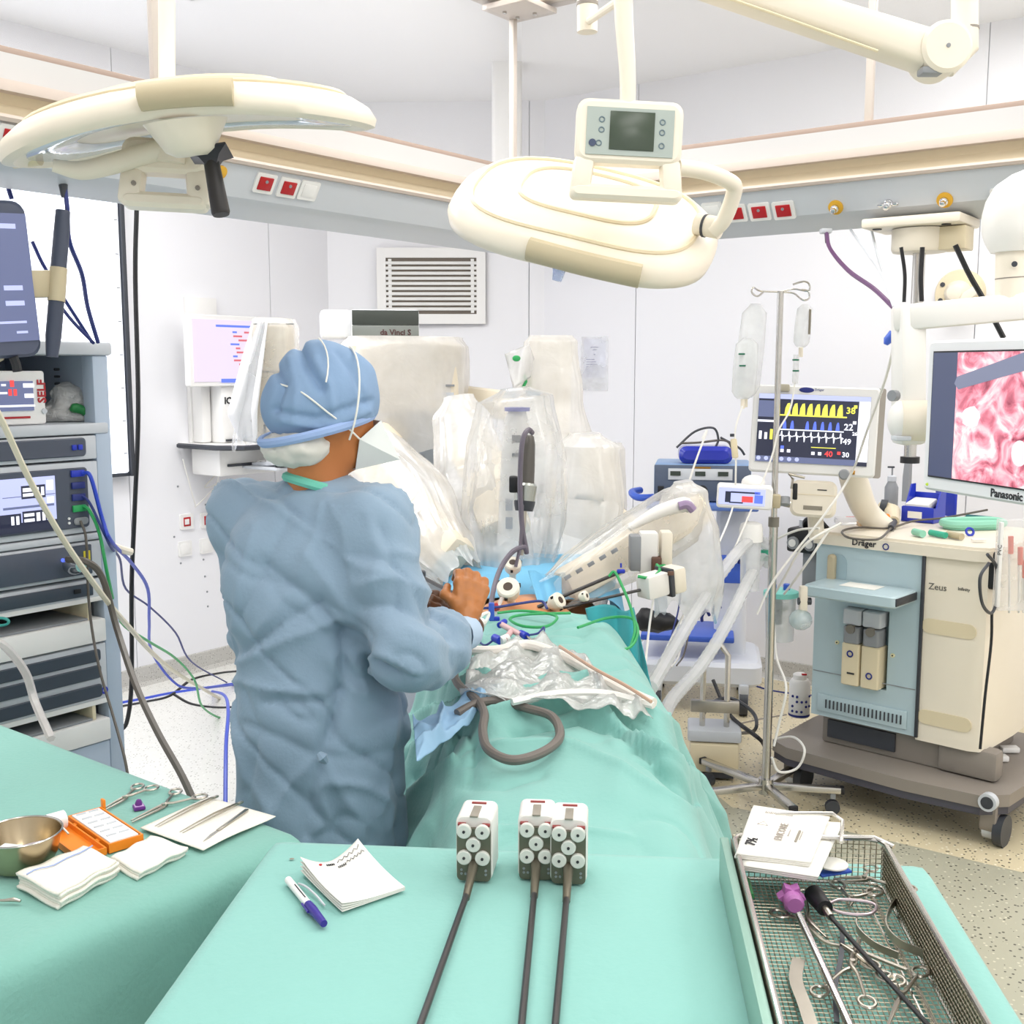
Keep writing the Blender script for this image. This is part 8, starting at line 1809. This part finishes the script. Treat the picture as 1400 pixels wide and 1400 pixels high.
def blob(prims, vox, k, amp, seed, ridge=.0, rs=8, squash=None):
    vs, fs = sdf_mesh(prims, vox, k); N_ = normals(vs, fs); q = vs if squash is None else vs * np.array(squash)
    d = fbm(q, rs, seed, 3) * amp + (1 - np.abs(fbm(q, rs * 1.3, seed + 5, 2))) ** 6 * ridge - (1 - np.abs(fbm(q, rs * 1.7, seed + 9, 2))) ** 7 * ridge * .8
    return vs + N_ * d[:, None], fs
def V(px, py, d): return tuple(P(px, py, d))
def sheath(parent, rings, seed, material=FILM, n=9, amp=.13, twist=.6, hem=.05, power=.62, segs=96, per=9):
    """plastic sleeve: rings of (centre, half width, half depth) with crisp pleats running along it and an uneven open hem"""
    rg = random.Random(seed); ph = [rg.uniform(0, 6.28) for _ in range(6)]
    cs = [a_.lerp(b_, k_ / per) for a_, b_ in zip([r[0] for r in rings[:-1]], [r[0] for r in rings[1:]]) for k_ in range(per)] + [rings[-1][0].copy()]; m_ = len(cs); ra = [(r[1], r[2]) for r in rings]; vs = []
    def half(i):
        f = i / per; k = min(int(f), len(ra) - 2); t = f - k; t = t * t * (3 - 2 * t); return ra[k][0] + (ra[k + 1][0] - ra[k][0]) * t, ra[k][1] + (ra[k + 1][1] - ra[k][1]) * t
    for i, c in enumerate(cs):
        t = (cs[min(i + 1, m_ - 1)] - cs[max(i - 1, 0)]).normalized(); x = Vector((0, 1, 0)).cross(t); x = x.normalized() if x.length > .1 else Vector((1, 0, 0)); y = t.cross(x); w, d = half(i); s_ = i / (m_ - 1)
        for k in range(segs):
            a = 2 * math.pi * k / segs; ca, sa = math.cos(a), math.sin(a)
            f1 = 1 - abs(math.sin(n * a / 2 + ph[0] + twist * s_ * 2 + .5 * math.sin(2 * a + ph[1]))); f2 = 1 - abs(math.sin((n + 4) * a / 2 + ph[2] - twist * s_ * 3)); f3 = math.sin(3 * a + ph[3] + 5 * s_) * math.sin(4 * s_ + ph[4])
            g = 1 + amp * (f1 ** 2.2 * .9 + f2 ** 3 * .6 - .45) * (.35 + .65 * s_) + amp * .55 * f3
            px_ = math.copysign(abs(ca) ** power, ca) * w * g; py_ = math.copysign(abs(sa) ** power, sa) * d * g
            e = hem * (math.sin(5 * a + ph[5]) * .5 + math.sin(9 * a + ph[1]) * .3) * max(0, (s_ - .8) / .2)
            vs.append(c + x * px_ + y * py_ + t * e)
    fs = [(i * segs + k, i * segs + (k + 1) % segs, (i + 1) * segs + (k + 1) % segs, (i + 1) * segs + k) for i in range(m_ - 1) for k in range(segs)] + [tuple(reversed(range(segs)))]
    return MB().add(vs, fs).build('film_drape', material, parent, world=True, smooth=70)
# film over the tower head
th_ = [o for o in rob.children if o.name.startswith('tower_head')][0]
sheath(th_, [(P(556, 461, RDp - .05), .235, .19), (P(556, 475, RDp - .05), .26, .20), (P(554, 540, RDp - .05), .265, .20), (P(560, 622, RDp - .06), .25, .19)], 3, FILM2, 11, .07)
def link_arm(name, pts, w, h, material=RBG):
    mb = MB()
    for a_, b_ in zip(pts[:-1], pts[1:]):
        d = (b_ - a_); L = d.length; x = d.normalized(); y = Vector((0, 1, 0)); y = (y - x * y.dot(x)).normalized(); mb.rbox((0, 0, 0), (1, 1, 1), .3, 'z') if False else mb.box((a_ + b_) / 2, (L + h * .3, w, h), min(w, h) * .28, T=frame(x, y, x.cross(y)))
    return mb.build(name, material, rob, world=True)
# arm marked 1 (near the wall workstation)
d1 = 4.25
a1 = link_arm('arm', [P(373, 446, d1), P(371, 592, d1)], .15, .15)
link_arm('arm_link', [P(395, 520, d1 + .12), P(500, 525, RDp - .02)], .12, .13)
MB().box(P(374, 508, d1 - .077), (.15, .004, .004)).build('arm_seam', GREY, a1, world=True); MB().box(P(374, 443, d1 - .077), (.15, .004, .004)).build('arm_seam', GREY, a1, world=True)
text_mb('1', .05, frame(Vector((1, 0, 0)), Z, Vector((0, -1, 0)), P(344 + 18, 588, d1 - .082)), bold=.002).build('arm_number', INK, a1, world=True)
sheath(a1, [(P(376, 436, d1), .07, .085), (P(376, 450, d1), .085, .095), (P(374, 520, d1), .10, .10), (P(378, 604, d1), .15, .12)], 11, FILM3, 9, .08)
def cloth_fn(u, v):
    t = [(346, 436), (331, 490), (311, 566), (328, 602)]; r = [(366, 438), (360, 490), (352, 560), (352, 606)]; f = v * 3; i = min(2, int(f)); q = f - i
    x0 = t[i][0] + (t[i + 1][0] - t[i][0]) * q; y0 = t[i][1] + (t[i + 1][1] - t[i][1]) * q; x1 = r[i][0] + (r[i + 1][0] - r[i][0]) * q; y1 = r[i][1] + (r[i + 1][1] - r[i][1]) * q
    return P(x0 + (x1 - x0) * u, y0 + (y1 - y0) * u, d1 - .11 + .06 * (1 - u) + .012 * math.sin(u * 9 + v * 4))
MB().grid(cloth_fn, 20, 36).build('white_cover', CLOTHW, a1, world=True, smooth=180, solid=.003)
# lower instrument arm reaching down to the surgeon's hands
a2 = link_arm('arm', [P(505, 625, 4.2), P(560, 690, 3.95), P(618, 762, 3.65)], .11, .15)
for (x0, y0), (x1, y1) in (((478, 650), (490, 660)), ((565, 695), (592, 722)), ((556, 755), (566, 770)), ((572, 752), (592, 782))): MB().tube([P(x0, y0, 3.78), P(x1, y1, 3.72)], .004, 6).build('panel_gap', TAUPE, a2, world=True)
sheath(a2, [(P(498, 612, 4.25), .06, .06), (P(515, 635, 4.15), .13, .10), (P(560, 692, 3.95), .155, .11), (P(597, 745, 3.75), .11, .09), (P(632, 790, 3.6), .07, .06)], 23, FILM, 9, .11)
link_arm('arm_link', [P(505, 620, 4.25), P(540, 590, RDp - .1)], .10, .12)
# tall arm wrapped in milky film (right of the tower)
d4 = 4.45
a4 = link_arm('arm', [P(752, 472, d4), P(745, 600, d4)], .13, .18)
sheath(a4, [(P(752, 459, d4), .085, .07), (P(752, 468, d4), .105, .09), (P(750, 540, d4), .135, .11), (P(745, 600, d4 - .02), .17, .13), (P(742, 680, d4 - .08), .21, .15)], 31, FILM2, 9, .10)
link_arm('arm_link', [P(735, 560, d4 + .1), P(620, 545, RDp + .02)], .1, .12)
# film corner with green print
def flag(u, v): return P(690 + 34 * u + 12 * v, 484 - 14 * u + 48 * v - 10 * u * v, d4 - .1 + .03 * math.sin(u * 5 + v * 3))
fg = MB().grid(flag, 12, 14).build('film_flap', FILM, a4, world=True, smooth=180, solid=.001)
MB().ball(P(706, 490, d4 - .12), (.016, .003, .012), 12).build('green_print', GREENC, fg, world=True); MB().tube([P(717, 512, d4 - .11), P(719, 522, d4 - .11), P(715, 530, d4 - .11)], .007, 6).build('green_tab', GREENC, fg, world=True)
# camera arm in the middle
d3 = 3.85
a3 = link_arm('arm', [P(640, 600, 4.3), P(668, 655, 4.15), P(690, 720, d3 + .05)], .12, .18)
MB().tube([P(707, 560, d3), P(706, 580, d3), P(702, 640, d3), P(697, 740, d3), P(694, 800, d3 - .1)], [.03, .045, .045, .045, .03], 14).build('camera_rail', mat('rail_white', '#E6E4E0', .4), a3, world=True)
MB().cyl(P(707, 562, d3 - .01), P(707, 557, d3 - .01), .044, 16).build('rail_cap', mat('cap_indigo', '#4B4FA8', .4), a3, world=True)
for py in (600, 622): MB().box(P(706, py, d3 - .05), (.03, .006, .025 if py < 610 else .012)).build('rail_marker', DKGREY, a3, world=True)
for py in (690, 715): MB().box(P(696, py, d3 - .05), (.024, .006, .04)).build('rail_marker', mat('marker_grey', '#9EA4AE', .5), a3, world=True)
sheath(a3, [(P(628, 545, 4.35), .06, .06), (P(632, 580, 4.32), .11, .11), (P(645, 660, 4.2), .14, .13), (P(668, 740, 4.0), .15, .13), (P(680, 830, 3.85), .13, .12)], 41, FILM, 9, .12)
sheath(a3, [(P(704, 530, d3 + .05), .05, .06), (P(706, 548, d3 + .05), .13, .12), (P(708, 620, d3 + .05), .17, .15), (P(702, 710, d3 + .03), .18, .15), (P(694, 800, d3 - .05), .14, .12)], 47, FILM3, 9, .12)
# round arm on the right side
d5 = 4.3
a5 = link_arm('arm', [P(818, 620, d5 + .05), P(822, 740, d5)], .14, .16)
sheath(a5, [(P(800, 592, d5), .06, .08), (P(800, 612, d5), .13, .12), (P(796, 690, d5 - .02), .165, .15), (P(786, 760, d5 - .1), .165, .15), (P(776, 828, d5 - .3), .13, .12)], 53, FILM2, 9, .12)
sheath(a5, [(P(836, 605, d5 + .12), .04, .05), (P(836, 615, d5 + .12), .05, .06), (P(838, 690, d5 + .1), .055, .06), (P(830, 760, d5 + .05), .05, .06)], 57, FILM, 7, .10)
link_arm('arm_link', [P(815, 640, d5 + .1), P(752, 590, d4 + .05)], .1, .1)
# right instrument arm
a6 = link_arm('arm', [P(955, 695, 3.75), P(870, 745, 3.6), P(775, 800, 3.45)], .09, .11)
MB().tube([P(860, 722, 3.52), P(900, 700, 3.55), P(935, 690, 3.58), P(945, 697, 3.58)], [.012, .022, .026, .016], 12, smooth=4).build('carriage_rail', mat('rail_white', '#E6E4E0', .4), a6, world=True)
MB().tube([P(928, 692, 3.55), P(940, 690, 3.55), P(948, 698, 3.55)], .014, 8, smooth=4).build('indicator_ring', mat('ring_mauve', '#9C86A8', .4), a6, world=True)
for k in range(5): MB().box(P(776 + 16 * k, 789 - 9 * k, 3.39), (.022, .006, .012), .001, T=Matrix.Rotation(-.55, 4, 'Y')).build('rail_slot', GREY, a6, world=True)
sheath(a6, [(P(934, 658, 3.78), .03, .04), (P(936, 675, 3.78), .075, .07), (P(934, 730, 3.76), .12, .09), (P(938, 790, 3.74), .12, .09), (P(936, 835, 3.72), .10, .08)], 61, FILM, 9, .10)
sheath(a6, [(P(950, 690, 3.74), .05, .05), (P(925, 705, 3.7), .10, .08), (P(860, 748, 3.58), .10, .08), (P(800, 785, 3.47), .085, .07), (P(755, 812, 3.4), .06, .05)], 67, FILM3, 9, .10)
link_arm('arm_link', [P(945, 715, 3.85), P(885, 745, 4.1), P(830, 700, d5 + .1)], .09, .1)
# sterile adapter blocks
for x, y_, w, h, m_ in ((868, 755, .035, .11, GREY), (886, 755, .055, .13, mat('rail_white', '#E6E4E0', .4)), (910, 752, .035, .12, CREAM)): MB().box(P(x, y_, 3.42), (w, .06, h), .006).build('adapter', m_, a6, world=True)
MB().box(P(897, 772, 3.39), (.03, .04, .05), .004).build('adapter_notch', mat('notch_brown', '#5A3C2E', .5), a6, world=True); MB().box(P(903, 776, 3.375), (.035, .02, .02), .006).build('green_latch', GREENC, a6, world=True)
cable('green_lead', [P(872, 788, 3.2), P(890, 790, 3.2), P(902, 780, 3.25), P(898, 772, 3.3)], .005, GREENC, 'short green lead at the robot instrument mount', n=6)
# robot instruments in use
mi = empty('robot_instrument', P(905, 800, 3.25), 0, 'robot instrument with cream housing mounted on the draped arm', 'surgical instrument')
T_ = look((P(935, 790, 3.3) - P(870, 808, 3.2)).normalized()); T_.translation = P(905, 796, 3.25)
MB().at(T_).box((0, 0, .045), (.07, .08, .05), .012).build('housing_end', CREAM, mi, world=True); MB().at(T_).box((0, 0, .012), (.074, .084, .014), .003).build('clamp_band', DKGREY, mi, world=True); MB().at(T_).box((0, 0, -.035), (.062, .07, .08), .008).build('housing', WHITEI, mi, world=True)
MB().box(P(917, 784, 3.21), (.018, .004, .012), .001).build('label', mat('label_brown', '#6B4A3C', .5), mi, world=True)
MB().cyl(P(878, 806, 3.22), P(770, 831, 3.2), .0045, 10).build('shaft', SHAFT, mi, world=True)
m2 = empty('robot_instrument', P(850, 780, 3.3), 0, 'thin black robot shaft with a blue clip entering the belly', 'surgical instrument')
MB().cyl(P(850, 781, 3.3), P(735, 830, 3.24), .0055, 10).build('shaft', SHAFT, m2, world=True); MB().box(P(849, 781, 3.28), (.024, .012, .012), .003).build('blue_clip', BLUE, m2, world=True)
MB().tube([P(849, 776, 3.28), P(849, 770, 3.28)], .003, 6).build('clip_pin', BLUE, m2, world=True)
m3 = empty('robot_instrument', P(575, 788, 3.3), 0, 'robot shaft seen beside the gowned sleeve with a blue lead', 'surgical instrument')
MB().cyl(P(575, 788, 3.3), P(622, 812, 3.1), .006, 10).build('shaft', SHAFT, m3, world=True); MB().box(P(575, 787, 3.3), (.03, .03, .03), .006).build('joint', DKGREY, m3, world=True)
cable('blue_lead', [P(574, 792, 3.2), P(579, 812, 3.1), P(577, 835, 3.0)], .006, BLUEC, 'blue lead hanging beside the gowned sleeve', n=6)
# trocars
def port(cx, cy, d, r, tilt, label, barrel=True):
    t = empty('trocar_port', P(cx, cy, d), 0, label, 'trocar'); T_ = look(Vector(tilt)); T_.translation = P(cx, cy, d); w_ = mat('trocar_cream', '#EDE6D6', .35)
    MB().at(T_).lathe([(r * .62, -r * 1.1), (r * .95, -r * .6), (r, -r * .2), (r, r * .25), (r * .86, r * .4), (r * .42, r * .42), (r * .40, r * .1)], 22).build('head', w_, t, world=True)
    MB().at(T_).lathe([(r * .40, r * .1), (r * .40, r * .43)], 16).build('seal', mat('seal_brown', '#4A3A30', .5), t, world=True)
    for k in range(3):
        a = k * 2.1 + .4; MB().at(T_).box((r * .98 * math.cos(a), r * .98 * math.sin(a), 0), (r * .28, r * .28, r * .35), .001).build('latch', BLACK, t, world=True)
    if barrel: MB().at(T_).cyl((0, 0, -r * 3.2), (0, 0, -r), r * .38, 12).build('cannula', w_, t, world=True)
    return t
port(695, 805, 3.22, .034, (-.1, -.75, .65), 'cream trocar port with dark opening in the bare belly')
port(701, 772, 3.45, .028, (.0, -.6, .8), 'small cream trocar head below the endoscope')
port(763, 822, 3.22, .026, (.7, -.5, .5), 'cream trocar gripping the black robot shaft')
port(800, 815, 3.2, .016, (.8, -.4, .3), 'tiny cream valve beside the second robot shaft', False)
MB().tube([P(686, 818, 3.2), P(680, 832, 3.15), P(676, 840, 3.12)], .006, 8).build('insufflation_tube', film('tube_film', '#F3EDEA', .7, bump=0), None, label='short clear tube hanging from the belly trocar', cat='tube')
MB().cyl(P(680, 834, 3.12), P(677, 826, 3.13), .008, 10).build('red_stop', RED, None, label='small red stopper beside the belly trocar', cat='stopper')
# endoscope camera head with its cable
ec = empty('endoscope_camera', P(718, 690, 3.5), 0, 'dark endoscope camera head with steel ring above the belly', 'camera')
ED = 3.5
T_ = look((P(723, 595, ED) - P(716, 690, ED - .03)).normalized()); T_.translation = P(717, 690, ED)
MB().at(T_).lathe([(.028, -.02), (.033, 0), (.034, .012)], 22).build('lower_band', DKGREY, ec, world=True)
MB().at(T_).lathe([(.032, .012), (.036, .06), (.030, .068)], 22).build('steel_ring', mat('camera_steel', '#A9ADA6', .25, .9), ec, world=True)
MB().at(T_).lathe([(.026, .066), (.024, .12), (.020, .19), (.015, .215), (.010, .22)], 20).build('grip', mat('camera_dark', '#57534E', .35), ec, world=True)
MB().box(P(702, 662, ED - .0), (.028, .05, .05), .006).build('holder', BLACK, ec, world=True)
MB().at(T_).cyl((0, 0, -.16), (0, 0, -.02), .009, 12).build('scope', STEEL2, ec, world=True)
cable('camera_cable', [P(728, 592, ED), P(722, 588, ED - .02), P(714, 605, ED - .04), P(711, 660, ED - .05), P(714, 720, ED - .05), P(720, 755, ED - .05), P(716, 748, ED - .06), P(700, 755, ED - .08), P(684, 778, ED - .12), P(674, 810, ED - .2), P(670, 845, ED - .35)], .008, mat('cam_cable', '#6B6470', .45), 'grey camera cable looping down from the endoscope head', n=8, seg=8)
cable('camera_cable', [P(714, 690, ED - .05), P(712, 740, ED - .06), P(705, 775, ED - .08)], .006, mat('cam_cable', '#6B6470', .45), 'second grey cable hanging from the endoscope head', n=6)
cable('blue_lead', [P(655, 832, 3.1), P(680, 830, 3.1), P(710, 825, 3.12), P(740, 822, 3.15), P(748, 832, 3.12)], .004, NAVY, 'dark blue lead lying across the bare belly', n=6)
t = empty('cable_clip', P(672, 838, 3.05), 0, 'blue cable clip bundling leads at the drape edge', 'clip'); MB().box(P(672, 836, 3.05), (.016, .014, .05), .004).build('clip_body', MBLUE, t, world=True); MB().box(P(676, 846, 3.05), (.03, .012, .012), .003).build('clip_arm', BLUE, t, world=True)
cable('white_lead', [P(652, 852, 2.98), P(658, 842, 3.0), P(668, 838, 3.02), P(664, 850, 3.0), P(655, 858, 2.98)], .005, WHITEC, 'white lead coiled beside the blue cable clip', n=6)
